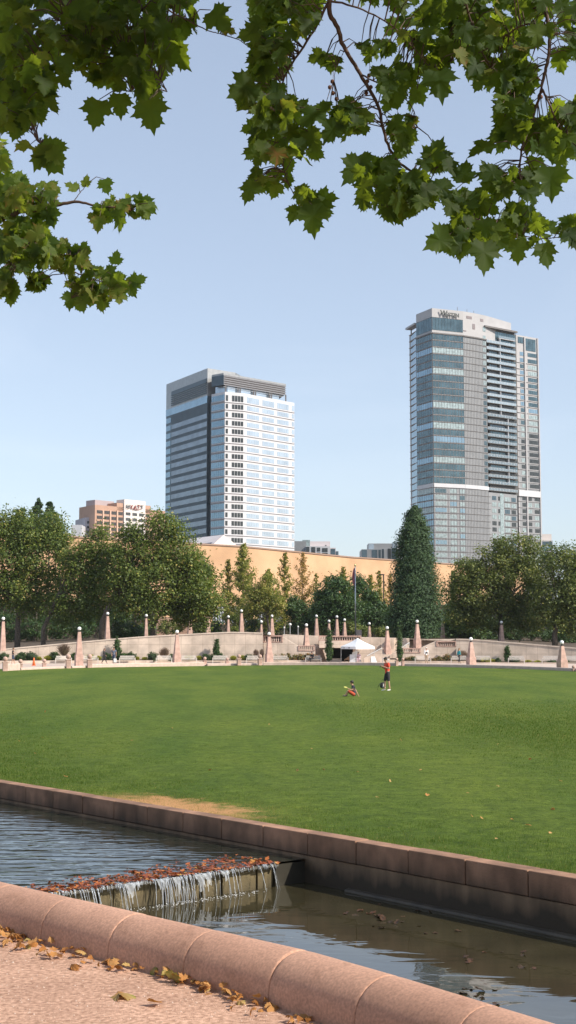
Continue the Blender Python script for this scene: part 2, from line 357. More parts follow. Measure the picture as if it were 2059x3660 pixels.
# near parapet: round-topped coping stones
np_ = empty('canal_parapet', 'round topped pink stone parapet between the path and the canal', 'parapet')
M['cap'] = overlay(overlay(mat('cap_stone', (.50, .29, .205), .88, .2, 75, .002, 420, detail=12), 1.7, (.84, .81, .79), (1.06, 1.05, 1.04)), 9, (.86, .84, .82), (1, 1, 1), p0=.30, p1=.42)
caps = resample(NEARL, .60)
def capprof(r=.185, h=.218):
    out = [(.0, -.05)]
    for i in range(15):
        a = math.pi*(i/14); out.append((-r+r*math.cos(a), .03+(h-.03)*math.sin(a)**.85 if i not in (0, 14) else .03))
    out.append((-2*r, -.05)); return out
PR = capprof()
for a, b in zip(caps[:-1], caps[1:]):
    if a[0] < -14 or a[0] > 9: continue
    L = math.hypot(b[0]-a[0], b[1]-a[1]); dx, dy = (b[0]-a[0])/L, (b[1]-a[1])/L; g = .0012
    A = (a[0]+dx*g, a[1]+dy*g); B = (b[0]-dx*g, b[1]-dy*g); nx, ny = dy, -dx
    jj = random.uniform(-.002, .002)
    def ring(p, sc): return [(p[0]+nx*(o*sc-.195*(1-sc)), p[1]+ny*(o*sc-.195*(1-sc)), z*sc+jj) for o, z in PR]
    e = .006; vs = []
    for p, sc in ((A, .988), ((A[0]+dx*e, A[1]+dy*e), .998), ((A[0]+dx*.02, A[1]+dy*.02), 1), ((B[0]-dx*.02, B[1]-dy*.02), 1), ((B[0]-dx*e, B[1]-dy*e), .998), (B, .988)): vs += ring(p, sc)
    k = len(PR); fs = [(r*k+j, (r+1)*k+j, (r+1)*k+j+1, r*k+j+1) for r in range(5) for j in range(k-1)]+[tuple(range(k))[::-1], tuple(range(5*k, 6*k))]
    MB().add(vs, fs).build('coping_stone', M['cap'], np_, smooth=True)
mbw = MB(); sweep(mbw, NEARL, [(-.02, .06), (-.02, -.4), (-.33, -2.5), (-.37, -2.5), (-.37, .06)], True); mbw.build('parapet_core', mat('joint_mortar', (.30, .22, .17), .9, .2, 20), np_)

# ---------------------------------------------------------------- water
def watermat(name, deep, sc, dist, stretch, swirl=.6, rough=.02):
    m = bpy.data.materials.new(name); m.use_nodes = True; n = m.node_tree; p = n.nodes['Principled BSDF']
    p.inputs['Roughness'].default_value = rough; p.inputs['IOR'].default_value = 1.95; p.inputs['Specular IOR Level'].default_value = .5
    tc = n.nodes.new('ShaderNodeTexCoord'); mp = n.nodes.new('ShaderNodeMapping'); mp.inputs['Scale'].default_value = stretch; mp.inputs['Rotation'].default_value = (0, 0, .1)
    n.links.new(tc.outputs['Object'], mp.inputs[0])
    a = n.nodes.new('ShaderNodeTexNoise'); a.inputs['Scale'].default_value = sc; a.inputs['Detail'].default_value = 2.5; a.inputs['Distortion'].default_value = swirl
    n.links.new(mp.outputs[0], a.inputs['Vector'])
    b = n.nodes.new('ShaderNodeBump'); b.inputs['Distance'].default_value = dist; n.links.new(a.outputs[0], b.inputs['Height']); n.links.new(b.outputs[0], p.inputs['Normal'])
    c = n.nodes.new('ShaderNodeTexNoise'); c.inputs['Scale'].default_value = 1.3; c.inputs['Detail'].default_value = 6; n.links.new(tc.outputs['Object'], c.inputs['Vector'])
    cr = n.nodes.new('ShaderNodeValToRGB'); cr.color_ramp.elements[0].position = .35; cr.color_ramp.elements[1].position = .7
    cr.color_ramp.elements[0].color = (*[x*.8 for x in deep], 1); cr.color_ramp.elements[1].color = (*[x*1.25 for x in deep], 1)
    n.links.new(c.outputs[0], cr.inputs[0]); n.links.new(cr.outputs[0], p.inputs['Base Color'])
    return m
w0 = Vector(WEIR[0])-wd_*1.2; w1 = Vector(WEIR[1])+wd_*12
def side(p): return (p[0]-WEIR[0][0])*(-wd_.y)+(p[1]-WEIR[0][1])*wd_.x   # >0 one side
sgn = 1 if side((WEIR[0][0]-3, WEIR[0][1]+5)) > 0 else -1
up = [p for p in FARL if side(p)*sgn > 0]; lo_ = [p for p in FARL if side(p)*sgn <= 0]
nu = [p for p in NEARL if side(p)*sgn > 0]; nl = [p for p in NEARL if side(p)*sgn <= 0]
def inset(ps, o): return [(p[0]-.0+o, p[1]+o) for p in ps]
def isect(pts):
    for a, b in zip(pts[:-1], pts[1:]):
        sa, sb = side(a), side(b)
        if sa*sb <= 0: t = sa/(sa-sb+1e-12); return (a[0]+(b[0]-a[0])*t, a[1]+(b[1]-a[1])*t)
fi, ni = isect(FARL), isect(NEARL)
upper = up+[fi, ni]+nu[::-1]; lower = [fi]+lo_+nl[::-1]+[ni]
def sheet(name, poly, z, m):
    bm = bmesh.new(); f = bm.faces.new([bm.verts.new((p[0], p[1], z)) for p in poly]); bmesh.ops.triangulate(bm, faces=[f])
    bmesh.ops.recalc_face_normals(bm, faces=bm.faces)
    for f in bm.faces:
        if f.normal.z < 0: f.normal_flip()
    me = bpy.data.meshes.new(name); bm.to_mesh(me); bm.free(); me.materials.append(m)
    return tag(link(bpy.data.objects.new(name, me)), kind='structure')
sheet('water', upper, WU+.004, watermat('upper_water', (.022, .026, .018), 2.3, .032, (.6, 2.0, 1), .5))
sheet('water', lower, WL, watermat('lower_water', (.044, .038, .020), 1.5, .0045, (.8, 1.7, 1), .9))
# the weir and its falling water
we = empty('weir', 'low stone weir across the canal with water spilling over its thin lip', 'weir')
ax, bx_ = Vector(fi)-wd_*.0, Vector(ni)
dn_ = Vector((wd_.y, -wd_.x));
if (dn_.x*(-1)+dn_.y*1) * sgn > 0 and side((WEIR[0][0]+dn_.x, WEIR[0][1]+dn_.y))*sgn > 0: dn_ = -dn_
if side((WEIR[0][0]+dn_.x, WEIR[0][1]+dn_.y))*sgn > 0: dn_ = -dn_
def wp(s, o, z): q = ax+wd_*s+dn_*o; return (q.x, q.y, z)
LW = (bx_-ax).length; S0 = (Vector(WEIR[0])-ax).dot(wd_); S1 = S0+3.9
weirm = wetstone('weir_stone', (.15, .115, .055), (.05, .042, .022), -1.42, -1.85)
def wbox(mb, s0, s1, o0, o1, z0, z1):
    return mb.add([wp(s0,o0,z0),wp(s1,o0,z0),wp(s1,o1,z0),wp(s0,o1,z0),wp(s0,o0,z1),wp(s1,o0,z1),wp(s1,o1,z1),wp(s0,o1,z1)],
                  [(0,3,2,1),(4,5,6,7),(0,1,5,4),(1,2,6,5),(2,3,7,6),(3,0,4,7)])
mb = MB(); k = 0; s = S0
while s < LW-.3:
    w_ = random.uniform(.10, .3); wbox(mb, s, s+w_-.012, -.6, -.06+random.uniform(-.04, .03), -2.5, WU-.045); s += w_
mb.build('weir_wall', weirm, we)
wbox(MB(), -.2, S0-.004, -.9, -.02, -2.5, WU-.03).build('abutment', mat('wet_shaded_stone', (.028, .025, .018), .5, .3, 4), we)  # near-black colour stands in for the wall's shade on the wet stone
wbox(MB(), S0, LW, -.5, .05, WU-.04, WU-.005).build('lip', mat('wet_lip', (.13, .12, .10), .25, .3, 8), we)
fallm = mat('falling_water', (.80, .85, .90), .12, .1, 30, spec=.8); 
fallm.node_tree.nodes['Principled BSDF'].inputs['Transmission Weight'].default_value = .7
fallm.node_tree.nodes['Principled BSDF'].inputs['IOR'].default_value = 1.2
mb = MB()
ss = sorted([random.uniform(S0+.02, S1) for _ in range(40)])
for s in ss:
    w_ = random.choice([.003, .004, .005, .006, .008, .010]); sl_ = random.uniform(-.05, .05); n_ = 9
    if abs(s-S0-1.75) < .2 or abs(s-S0-2.35) < .15 or abs(s-S0-2.9) < .12: w_ = .06
    for q in range(1 if w_ < .03 else 5):
        ds = random.uniform(-w_, w_)*1.5*(w_ > .03); ww = w_*.75 if w_ < .03 else .005
        z_ = []; k_ = random.uniform(.10, .17)
        for i in range(n_):
            t = i/(n_-1); z_.append(wp(s+ds+sl_*t*t, .055+k_*t, WU+.004-(WU-WL+.02)*t**1.8))
        mb.tube(z_, [ww*(1-.45*i/(n_-1))*random.uniform(.8, 1.2) for i in range(n_)], 5)
# the thin bulge of water rolling over the lip
for _ in range(150):
    s = random.uniform(S0, S1); mb.tube([wp(s, -.02, WU+.008), wp(s+.01, .05, WU+.004), wp(s+.012, .072, WU-.02-random.uniform(0, .05))], [.004, .007, .003], 5)
mb.build('falling_water', fallm, we, smooth=True)
# broken curtains of water between the single jets
mb = MB()
for _ in range(8):
    s = random.choice([random.uniform(S0, S1), S0+random.choice([1.75, 2.35, 2.9])+random.uniform(-.15, .15)]); nc = random.randint(4, 14); ln_ = random.uniform(.25, 1.0); ph0 = random.uniform(0, 6)
    for c in range(nc):
        L_ = max(.08, ln_*random.uniform(.45, 1.15)*math.sin(math.pi*(c+.7)/(nc+.4))**.5); L_ = min(1, L_); cs = s+c*.013; pp = []
        for i in range(7):
            t = i/6*L_; pp.append((cs+.004*math.sin(ph0+c+t*9), .058+.11*t**.6, WU+.004-(WU-WL+.01)*t**1.7))
        vs = [wp(a+q_, b_, z_) for a, b_, z_ in pp for q_ in (0, .0128*(1 if i < 4 else .8))]; mb.add(vs, [(2*i, 2*i+1, 2*i+3, 2*i+2) for i in range(6)])
tag(mb.build('water_curtain', fallm, we, smooth=True, fix=False), kind='stuff')
mb = MB()
for _ in range(260):
    s = S0+random.gauss(random.choice([1.75, 2.3, 2.9, 1.2, .7, 1.7, 3.2]), .2); o = .10+abs(random.gauss(.06, .07)); r = random.uniform(.004, .010)
    p = wp(s, o, WL); mb.ball(p[0], p[1], WL+random.uniform(0, .02), r, 6, 4, .3)
tag(mb.build('foam', mat('foam', (.85, .87, .88), .4, .05), we, smooth=True), kind='stuff')
# ================================================================ PROMENADE AND WALLS
def Yw(x_px, Y=150):   # retaining wall distance at a photo column
    X = xat(x_px, 2300, Y); return 155-4*(X/33)**2
concm = M['conc']; nC = concm.node_tree; pC = nC.nodes['Principled BSDF']
# cast panels: thin darker joints + streaks in the concrete itself
tcx = nC.nodes.new('ShaderNodeTexCoord'); br = nC.nodes.new('ShaderNodeTexBrick'); br.offset = 0
sxx = nC.nodes.new('ShaderNodeSeparateXYZ'); cbx = nC.nodes.new('ShaderNodeCombineXYZ'); nC.links.new(tcx.outputs['Object'], sxx.inputs[0])
nC.links.new(sxx.outputs[0], cbx.inputs[0]); nC.links.new(sxx.outputs[2], cbx.inputs[1]); nC.links.new(cbx.outputs[0], br.inputs[0])
br.inputs['Scale'].default_value = 1; br.inputs['Brick Width'].default_value = 1.25; br.inputs['Row Height'].default_value = 1.1; br.inputs['Mortar Size'].default_value = .025
br.inputs['Color1'].default_value = (1, 1, 1, 1); br.inputs['Color2'].default_value = (.90, .90, .89, 1); br.inputs['Mortar'].default_value = (.72, .70, .68, 1)
mxc = nC.nodes.new('ShaderNodeMix'); mxc.data_type = 'RGBA'; mxc.blend_type = 'MULTIPLY'; mxc.inputs[0].default_value = 1
src = pC.inputs['Base Color'].links[0].from_socket; nC.links.new(src, mxc.inputs[6]); nC.links.new(br.outputs[0], mxc.inputs[7]); nC.links.new(mxc.outputs[2], pC.inputs['Base Color'])

def curved_wall(name, label, pts, th=.45, base=PROM-.3):
    root = empty(name, label, 'wall'); P2 = []; zt = []
    for x, y in pts:
        Y = Yw(x); X, _, z = atY(x, y, Y); P2.append((X, Y)); zt.append(z)
    # densify
    mb = MB(); mc = MB(); n = len(P2); ns = normals2(P2)
    def strip(mb, o0, o1, za, zb):
        vs = []
        for (p, nn, a, b) in zip(P2, ns, za, zb):
            q0 = (p[0]+nn[0]*o0, p[1]+nn[1]*o0); q1 = (p[0]+nn[0]*o1, p[1]+nn[1]*o1)
            vs += [(*q1, a), (*q1, b), (*q0, b), (*q0, a)]
        fs = [(i*4+j, (i+1)*4+j, (i+1)*4+(j+1) % 4, i*4+(j+1) % 4) for i in range(n-1) for j in range(4)]+[(0,1,2,3), (4*n-1,4*n-2,4*n-3,4*n-4)]
        mb.add(vs, fs)
    strip(mb, -th, 0, [base]*n, [z-.14 for z in zt]); mb.build('wall_panel', concm, root)
    strip(mc, -th-.05, .07, [z-.14 for z in zt], zt); mc.build('coping', M['coping'], root)
    return list(zip(P2, zt))
def dens(pts, n=4): return subdiv(pts, n)
LWALL = curved_wall('retaining_wall', 'long pale concrete retaining wall rising from the left edge of the lawn', dens([(-260,2345),(0,2320),(140,2307),(290,2293),(400,2283),(500,2275),(600,2269),(700,2264),(820,2258),(880,2259),(940,2261)]))
RWALL = curved_wall('retaining_wall', 'pale concrete retaining wall on the right streaked with tree shadow', dens([(1630,2283),(1700,2284.5),(1800,2293),(1900,2301),(2059,2315),(2300,2338)]))
def terr(X):
    pts = sorted([(p[0], z) for p, z in LWALL+RWALL]); return float(np.interp(X, [a for a, b in pts], [b for a, b in pts]))-.25
# terrace ground behind the walls
tg = mat('terrace_ground', (.07, .048, .03), .95, .4, .8)
mb = MB(); xl = np.linspace(-46, 44, 91)
vs = []
for X in xl:
    z = terr(X)
    for dy in (-.2, 3, 10, 30): vs.append((X, 155-4*(X/33)**2+.1+max(0, dy)+(6.5 if -2 < X < 21 else 0), z if dy < 5 else min(2.0, z+.35)))
    vs.append((X*1.6, 230, 2.0)); vs.append((X*6, 700, 2.0)); vs.append((X*19, 890, 2.0))
k = 7
mb.add(vs, [(i*k+j, (i+1)*k+j, (i+1)*k+j+1, i*k+j+1) for i in range(90) for j in range(k-1)])
tag(mb.build('terrain', tg), kind='structure')

def pwall(name, label, poly, Y, th, m=None, cat='wall', cop=None, parent=None):
    """wall slab with an outline given in photo columns/rows at distance Y"""
    pts = [atY(x, y, Y) for x, y in poly]; n = len(pts)
    vs = [(p[0], Y, p[2]) for p in pts]+[(p[0], Y+th, p[2]) for p in pts]
    o = MB().add(vs, [tuple(range(n)), tuple(range(n, 2*n))[::-1]]+[(i, n+i, n+(i+1) % n, (i+1) % n) for i in range(n)]).build(name, m or concm, parent, bevel=.03)
    if label: tag(o, label, cat)
    return o
pwall('upper_wall', 'upper terrace wall of pale concrete behind the stairs and white tent', [(1010,2375),(1010,2267),(1085,2270),(1145,2273),(1180,2274),(1180,2375)], 161, .5)
g = empty('grotto_wall', 'concrete balcony wall over a dark recess behind the white tent', 'wall')
pwall('wall_panel', None, [(1262,2375),(1262,2314),(1291,2314),(1291,2277),(1376,2279),(1463,2281.5),(1463,2375)], 160.4, .5, parent=g)
pwall('balcony_slab', None, [(1141,2316),(1139,2291),(1291,2291),(1291,2316)], 158.6, 2.2, parent=g)
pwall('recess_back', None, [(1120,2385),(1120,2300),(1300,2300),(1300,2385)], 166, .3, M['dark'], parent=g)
pwall('recess_side', None, [(1172,2378),(1154,2322),(1182,2322),(1182,2378)], 157.6, 8, parent=g)
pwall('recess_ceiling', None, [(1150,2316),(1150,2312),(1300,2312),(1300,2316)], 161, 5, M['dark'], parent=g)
pwall('stair_wall', 'concrete flank wall with sloping top below the left balustrades', [(941,2378),(941,2296.5),(1010,2296.5),(1010,2276),(1066,2308),(1067,2327.5),(1126,2327.5),(1126,2378)], 155.6, .45)
pwall('stair_wall', 'concrete flank wall with sloping top below the right balustrades', [(1439,2380),(1439,2333.5),(1502.5,2333.5),(1503,2315.5),(1559,2290.5),(1559.5,2310.5),(1631,2310.5),(1631,2380)], 155.2, .45)
pwall('upper_wall', 'upper terrace wall of pale concrete behind the highest right balustrade', [(1463,2385),(1463,2289),(1515,2286),(1640,2284.5),(1640,2385)], 163, .5)
pwall('stair_cheek', 'short sloping stair cheek wall beside the white tent', [(1300,2378),(1300,2353),(1311,2347.5),(1366,2319),(1366,2378)], 156.2, .4)
pwall('stair_cheek', 'sloping stair cheek wall between the lone pink obelisk and thin cypress', [(1393,2378),(1393,2343),(1404,2336),(1463,2296),(1463,2378)], 157.4, .4)
pwall('stair_pier', 'dark fronted concrete pier just right of the lone pink obelisk', [(1392,2378),(1392,2281),(1409,2280),(1409,2378)], 159.2, 1.1)
st = empty('garden_stairs', 'concrete garden stairs climbing behind the low cheek walls', 'stairs')
for i in range(14):
    z0 = PROM+.15*i; x0 = 1330; o = MB().box(xat(1366,2300,158), xat(1463,2300,158), 156.9+.25*i, 161, z0-.02, z0+.15).build('step', M['coping'], st)
# handrails
for i, (pts, lab) in enumerate([([(1312,2344),(1366,2316)], 'white metal handrail on the cheek wall beside the tent'), ([(1437,2313),(1464,2296)], 'white metal handrail on the upper stair cheek')]):
    a = atY(*pts[0], 156.4-(.0 if i == 0 else -1.0)); b = atY(*pts[1], 156.4+(0 if i == 0 else 1.0))
    r = empty('handrail', lab, 'handrail')
    MB().tube([a, b], .05, 8).build('rail', M['white'], r)
    mbp = MB()
    for t in (.05, .5, .95): q = Vector(a).lerp(Vector(b), t); MB().tube([q, q-Vector((0, 0, .35))], .025, 6).build('post', M['white'], r)
# balustrades
def balustrade(label, x0, x1, y0, y1, Y, nb):
    X0, X1 = xat(x0, y0, Y), xat(x1, y1, Y); zt = zat(y0, Y); zb = zat(y1, Y)
    r = empty('balustrade', label, 'balustrade', ((X0+X1)/2, Y, zb), 'balustrades of the stairs and terrace')
    h = zt-zb; w = X1-X0
    MB().box(-w/2, w/2, -.2, .25, h-.14, h).build('rail', M['stone'], r, bevel=.02)
    MB().box(-w/2+.01, w/2-.01, -.15, .2, 0, .08).build('plinth', M['stone'], r)
    MB().box(-w/2, -w/2+.16, -.18, .22, .082, h-.142).build('end_block', M['stone'], r); MB().box(w/2-.16, w/2, -.18, .22, .082, h-.142).build('end_block', M['stone'], r)
    hh = h-.14; b = MB().lathe(0, 0, [(.07,.085),(.07,.12),(.045,.15),(.085,.08+hh*.32),(.05,.08+hh*.62),(.04,.08+hh*.75),(.07,hh-.04),(.07,hh)], 10).build('baluster', M['stone_light'], r, smooth=True)
    for i in range(nb):
        c = b if i == 0 else b.copy(); c.location = (-w/2+.16+(w-.32)*(i+.5)/nb, 0, 0)
        if i: C.objects.link(c); c.parent = r
balustrade('highest balustrade on the left stair flank wall', 940, 1011, 2271, 2296, 155.7, 8)
balustrade('lower balustrade on the left stair flank wall', 1066, 1126, 2307, 2327, 155.7, 7)
balustrade('long balustrade on the balcony over the dark recess behind the tent', 1139, 1291, 2272, 2291, 158.8, 17)
balustrade('highest balustrade on the right stair flank wall', 1559, 1631, 2291, 2311, 155.3, 8)
balustrade('lower balustrade right of the thin cypress on the stair flank wall', 1438, 1503, 2316, 2334, 155.3, 8)
# low lawn-side kerb walls
def kerb(label, x0, x1, ytop, h, rnd=False):
    X0, X1 = xat(x0, 2380, 140), xat(x1, 2380, 140); k = 10
    P2 = [(X0+(X1-X0)*i/k, 0) for i in range(k+1)]; P2 = [(x*float(lawn_far_y(x))/140, float(lawn_far_y(x))+.05) for x, _ in P2]
    o = sweep(MB(), P2, [(0, LAWN-.1), (0, LAWN+h-.06), (-.05, LAWN+h), (-.4, LAWN+h), (-.45, LAWN+h-.06), (-.45, LAWN-.1)], True).build('kerb_wall', M['stone_light'])
    return tag(o, label, 'low wall')
kerb('low pink wall end with rounded tip at the far left edge', 28, 72, 0, .62)
kerb('long low pink wall between the left pair of ball topped posts', 76, 234, 0, .22)
kerb('low pink wall behind the first tall obelisk from the left', 258, 316, 0, .22)
kerb('low pink wall edging the left half of the lawn', 329, 731, 0, .36)
kerb('low shadowed wall between posts left of the middle', 742, 918, 0, .2)
kerb('long low pink wall in front of the tent', 941, 1413, 0, .34)
kerb('long low pink wall edging the right of the lawn', 1446, 2300, 0, .26)

# obelisks with globe lamps
def obelisk(label, x, yball, d, group, zb=None, w=.9, double=False, plinth=False, h=None):
    X, _, zt = atY(x, yball-6*150/d, d)
    zb = terr(X)-.05 if zb is None else zb
    h = zt-zb; r = empty('obelisk', label, 'obelisk', (X, d, zb), group, random.uniform(.3, .42))
    hp = .0
    if plinth:
        hp = min(1.15, h*.3); MB().frustum(0, 0, 0, hp, w*.62, w*.60, 4, math.pi/4).build('plinth', M['stone'], r, bevel=.03)
    MB().frustum(0, 0, hp+.002, h-.52, w*.50, w*.23, 4, math.pi/4).build('shaft', M['stone'], r, bevel=.02)
    MB().lathe(0, 0, [(.14, h-.52), (.14, h-.46), (.08, h-.44), (.08, h-.38), (.13, h-.36)], 12).build('collar', M['bronze'], r)
    MB().ball(0, 0, h-.19, .19, 16, 10).build('globe', M['globe'], r, smooth=True)
    return r
G1 = 'tall obelisks on the promenade'; G2 = 'obelisks on the upper terrace'
for lab, x, yb in [('pink obelisk on the promenade just right of the largest purple grass', 284, 2247),
                   ('pink obelisk on the promenade where the retaining wall nears its full height', 633, 2258),
                   ('pink obelisk on the promenade in front of the highest left balustrade', 962, 2265),
                   ('pink obelisk on the promenade before the streaked right retaining wall', 1683, 2284),
                   ('pink obelisk on the promenade at the far right edge', 2008, 2296)]:
    Xp = xat(x, 2370, 148); d = float(lawn_far_y(Xp))+8.2
    obelisk(lab, x, yb, d, G1, PROM, .9, plinth=True)
for lab, x, yb, d, zb, *ww in [('wide pink obelisk cut by the left picture edge behind the wall', 12, 2211, 146, None),
                      ('pink obelisk on the left wall before a dark trunk and round green shrub', 385, 2193, 160, None),
                      ('small pink obelisk half hidden beside a tree trunk left of the brown house wall', 523, 2200, 163, None, .68),
                      ('pink obelisk with leaves over its globe right of the brown house wall', 679, 2190, 185, None),
                      ('pink obelisk left of the left white ribbed roof', 744, 2179, 180, None),
                      ('small pink obelisk in front of the left white ribbed roof', 816, 2204.5, 176, None, .66),
                      ('pink obelisk between the two white ribbed roofs', 863, 2183.5, 172, None),
                      ('smallest pink obelisk left of the right white ribbed roof', 934, 2222, 170, None, .56),
                      ('pink obelisk behind the highest left balustrade', 972, 2202, 175, None, .85),
                      ('pink obelisk on the landing behind the lower left balustrade', 1095, 2234, 158, zat(2308, 158)),
                      ('tall pink obelisk behind the upper terrace wall left of the pair of cypresses', 1131, 2202, 182, None, .85),
                      ('slim pink obelisk directly behind the tall cypress', 1176, 2220, 182, None, .7),
                      ('pink obelisk just right of the tall cypress behind the balustrade', 1204, 2204.5, 184, None, .8),
                      ('pink obelisk left of the flagpole behind the balustrade', 1231.5, 2215.5, 186, None, .76),
                      ('small pink obelisk alone right of the flagpole', 1320, 2229, 180, None, .66),
                      ('pink obelisk behind the highest right balustrade', 1582, 2215, 182, None, .8),
                      ('pink obelisk in tree shade behind the right retaining wall', 1792, 2224, 172, None)]:
    obelisk(lab, x, yb, d, G2, zb, ww[0] if ww else .9)
obelisk('pink obelisk with stepped base on the stairs right of the tent', 1384, 2244, 158.6, G2, zat(2342, 158.6), .82, plinth=True)
r_ = obelisk('pink obelisk with stepped base before the big dark conifer', 1491, 2221, 159.5, G2, zat(2316, 159.5), .85, plinth=True)
MB().box(xat(1470,2300,160), xat(1512,2300,160), 158.7, 160.6, -1, zat(2316, 159.5)).build('pedestal', M['coping'], None); tag(bpy.data.objects['pedestal'], 'concrete block carrying the obelisk before the dark conifer', 'pedestal')
MB().box(xat(1362,2340,159), xat(1393,2340,159), 157.95, 159.15, -1.0, zat(2342, 158.6)).build('pedestal', M['coping'], None); tag(bpy.data.objects['pedestal.001'], 'concrete block carrying the obelisk right of the tent', 'pedestal')
MB().box(xat(1076,2330,158), xat(1126,2330,158), 156.3, 160.5, -1.0, zat(2308, 158)).build('stair_landing', M['coping'], None); tag(bpy.data.objects['stair_landing'], 'concrete stair landing behind the lower left balustrade', 'landing')

# ball-topped posts
def ballpost(label, x, ytop, ybot, wpx, dY=0):
    X = xat(x, ybot, 140); d = float(lawn_far_y(X))+dY; s_ = d/F
    X = xat(x, ybot, d); w = wpx*s_*.9; H = (ybot-ytop)*s_; rb = w*.34
    r = empty('stone_post', label, 'post', (X, d, LAWN+.0), 'ball topped stone posts along the lawn', .35)
    MB().box(-w*.36, w*.36, -w*.36, w*.36, 0, H-rb*2-.13).build('shaft', M['stone'], r, bevel=.02)
    MB().box(-w*.42, w*.42, -w*.42, w*.42, H-rb*2-.128, H-rb*2-.04).build('cap', M['stone'], r, bevel=.02)
    MB().ball(0, 0, H-rb, rb*1.12, 16, 10).build('ball', M['stone'], r, smooth=True)
for lab, x, a, b, w, dy in [('ball topped post nearest the left picture edge', 18, 2343, 2394, 26, -.4), ('stout ball topped post right of the walker in shorts', 73, 2349, 2384, 22, 4.5),
                         ('small ball topped post right of the orange cone', 158, 2349, 2381, 20, 5.5), ('tall ball topped post left of the first obelisk', 244, 2341, 2391, 26, -.3),
                         ('tall ball topped post right of the first obelisk', 320, 2341, 2389, 26, -.3), ('ball topped post at the rounded end of the low left wall', 732, 2347, 2376, 18, 3),
                         ('ball topped post left of a white bench in the middle', 812, 2349, 2374, 17, 4), ('dark ball topped post before the yellow tufts', 854, 2342, 2381, 21, -.3),
                         ('ball topped post just left of the third tall obelisk', 929, 2342, 2380, 21, -.3), ('ball topped post touching the left of the thin cypress', 1418, 2350, 2379, 15, -.2),
                         ('ball topped post touching the right of the thin cypress', 1440, 2350, 2378, 14, .6), ('ball topped post at the right picture edge', 2050, 2370, 2391, 17, -.2)]:
    ballpost(lab, x, a, b, w, dy)
# planter walls behind the benches
def planter(label, x0, x1, ytop):
    n = 6; P2 = []
    for i in range(n+1):
        x = x0+(x1-x0)*i/n; Y = Yw(x)-3.2; P2.append((xat(x, 2360, Y), Y))
    zt = zat(ytop, P2[3][1]); r = empty('planter', label, 'planter')
    sweep(MB(), P2, [(0, PROM-.1), (0, zt), (-.35, zt), (-.35, PROM-.1)], True).build('planter_wall', concm, r)
    sweep(MB(), P2, [(-.36, PROM-.1), (-.36, zt-.06), (-2.9, zt+.1), (-2.9, PROM-.1)], True).build('soil', M['soil'], r)
M['soil'] = mat('soil', (.10, .07, .05), .95, .3, 3)
planter('low concrete planter below the left retaining wall', -100, 548, 2361)
planter('low concrete planter between the second and third tall obelisks', 650, 934, 2361)
planter('low concrete planter below the left stair flank wall', 975, 1142, 2360)
planter('low concrete planter holding the tall cypress', 1166, 1221, 2358)
planter('low concrete planter below the right stair flank wall', 1443, 1665, 2363)
planter('low concrete planter below the right retaining wall', 1692, 2200, 2368)

# benches
def make_bench(label):
    r = empty('park_bench', label, 'bench', group='white slatted benches along the promenade'); m = M['bench']; W = .88
    b = MB()
    for i in range(4): b.box(-W+.06, W-.06, -.28+i*.13, -.18+i*.13, .42, .45)
    b.build('seat', m, r)
    b = MB(); b.box(-W+.06, W-.06, .24, .28, .50, .56); b.box(-W+.06, W-.06, .30, .34, .86, .93)
    for i in range(15): x = -W+.12+i*(2*W-.24)/14; b.add([(x-.028,.245,.56),(x+.028,.245,.56),(x+.028,.30,.86),(x-.028,.30,.86),(x-.028,.27,.56),(x+.028,.27,.56),(x+.028,.325,.86),(x-.028,.325,.86)],[(0,3,2,1),(4,5,6,7),(0,1,5,4),(1,2,6,5),(2,3,7,6),(3,0,4,7)])
    b.build('backrest', m, r)
    for s in (-1, 1):
        MB().box(s*W-.04, s*W+.04, -.30, .26, .64, .69).build('armrest', m, r)
        MB().box(s*W-.035, s*W+.035, -.29, -.21, 0, .638).build('leg', m, r)
        MB().box(s*W-.035, s*W+.035, .22, .30, 0, .638).build('leg', m, r)
    return r
b0 = make_bench(''); freeze(b0)
BEN = [(227, 2374, 'white bench partly behind the tall ball topped post'), (322, 2374, 'white bench behind the first tall obelisk'), (455, 2374, 'white bench right of the man with a white bag'),
       (586, 2374, 'white bench left of the second tall obelisk'), (675, 2373, 'white bench just right of the second tall obelisk'), (788, 2372, 'white bench below the small cypress and its shadow'),
       (909, 2372, 'white bench below the purple grasses'), (1002, 2372, 'white bench just right of the third tall obelisk'), (1120, 2373, 'white bench with a person in black sitting on it'),
       (1512, 2373, 'white bench behind the man in khaki trousers'), (1641, 2376, 'white bench behind the walker in teal'), (1726, 2377, 'white bench before the bright yellow shrub'),
       (1846, 2380, 'white bench between yellow shrubs and the wall cypress'), (1967, 2383, 'white bench left of the rightmost tall obelisk'), (2050, 2381, 'white bench cut by the right picture edge')]
for i, (x, y, lab) in enumerate(BEN):
    o = b0 if i == 0 else copy_tree(b0); o['label'] = lab
    Y = Yw(x)-4.0; o.location = (xat(x, y, Y), Y, PROM); o.rotation_euler[2] = -.25*(xat(x, y, Y)/30)
    o.scale = (1.0, 1, .9)
# orange cone
r = empty('traffic_cone', 'small orange cone on the promenade before the left planter', 'cone', (xat(121, 2378, 136), 136, PROM))
MB().frustum(0, 0, 0, .05, .28, .28, 4, .785).build('base', M['orange'], r); MB().lathe(0, 0, [(.17,.05),(.1,.45),(.06,.8),(.05,.82)], 14).build('body', M['orange'], r, smooth=True)

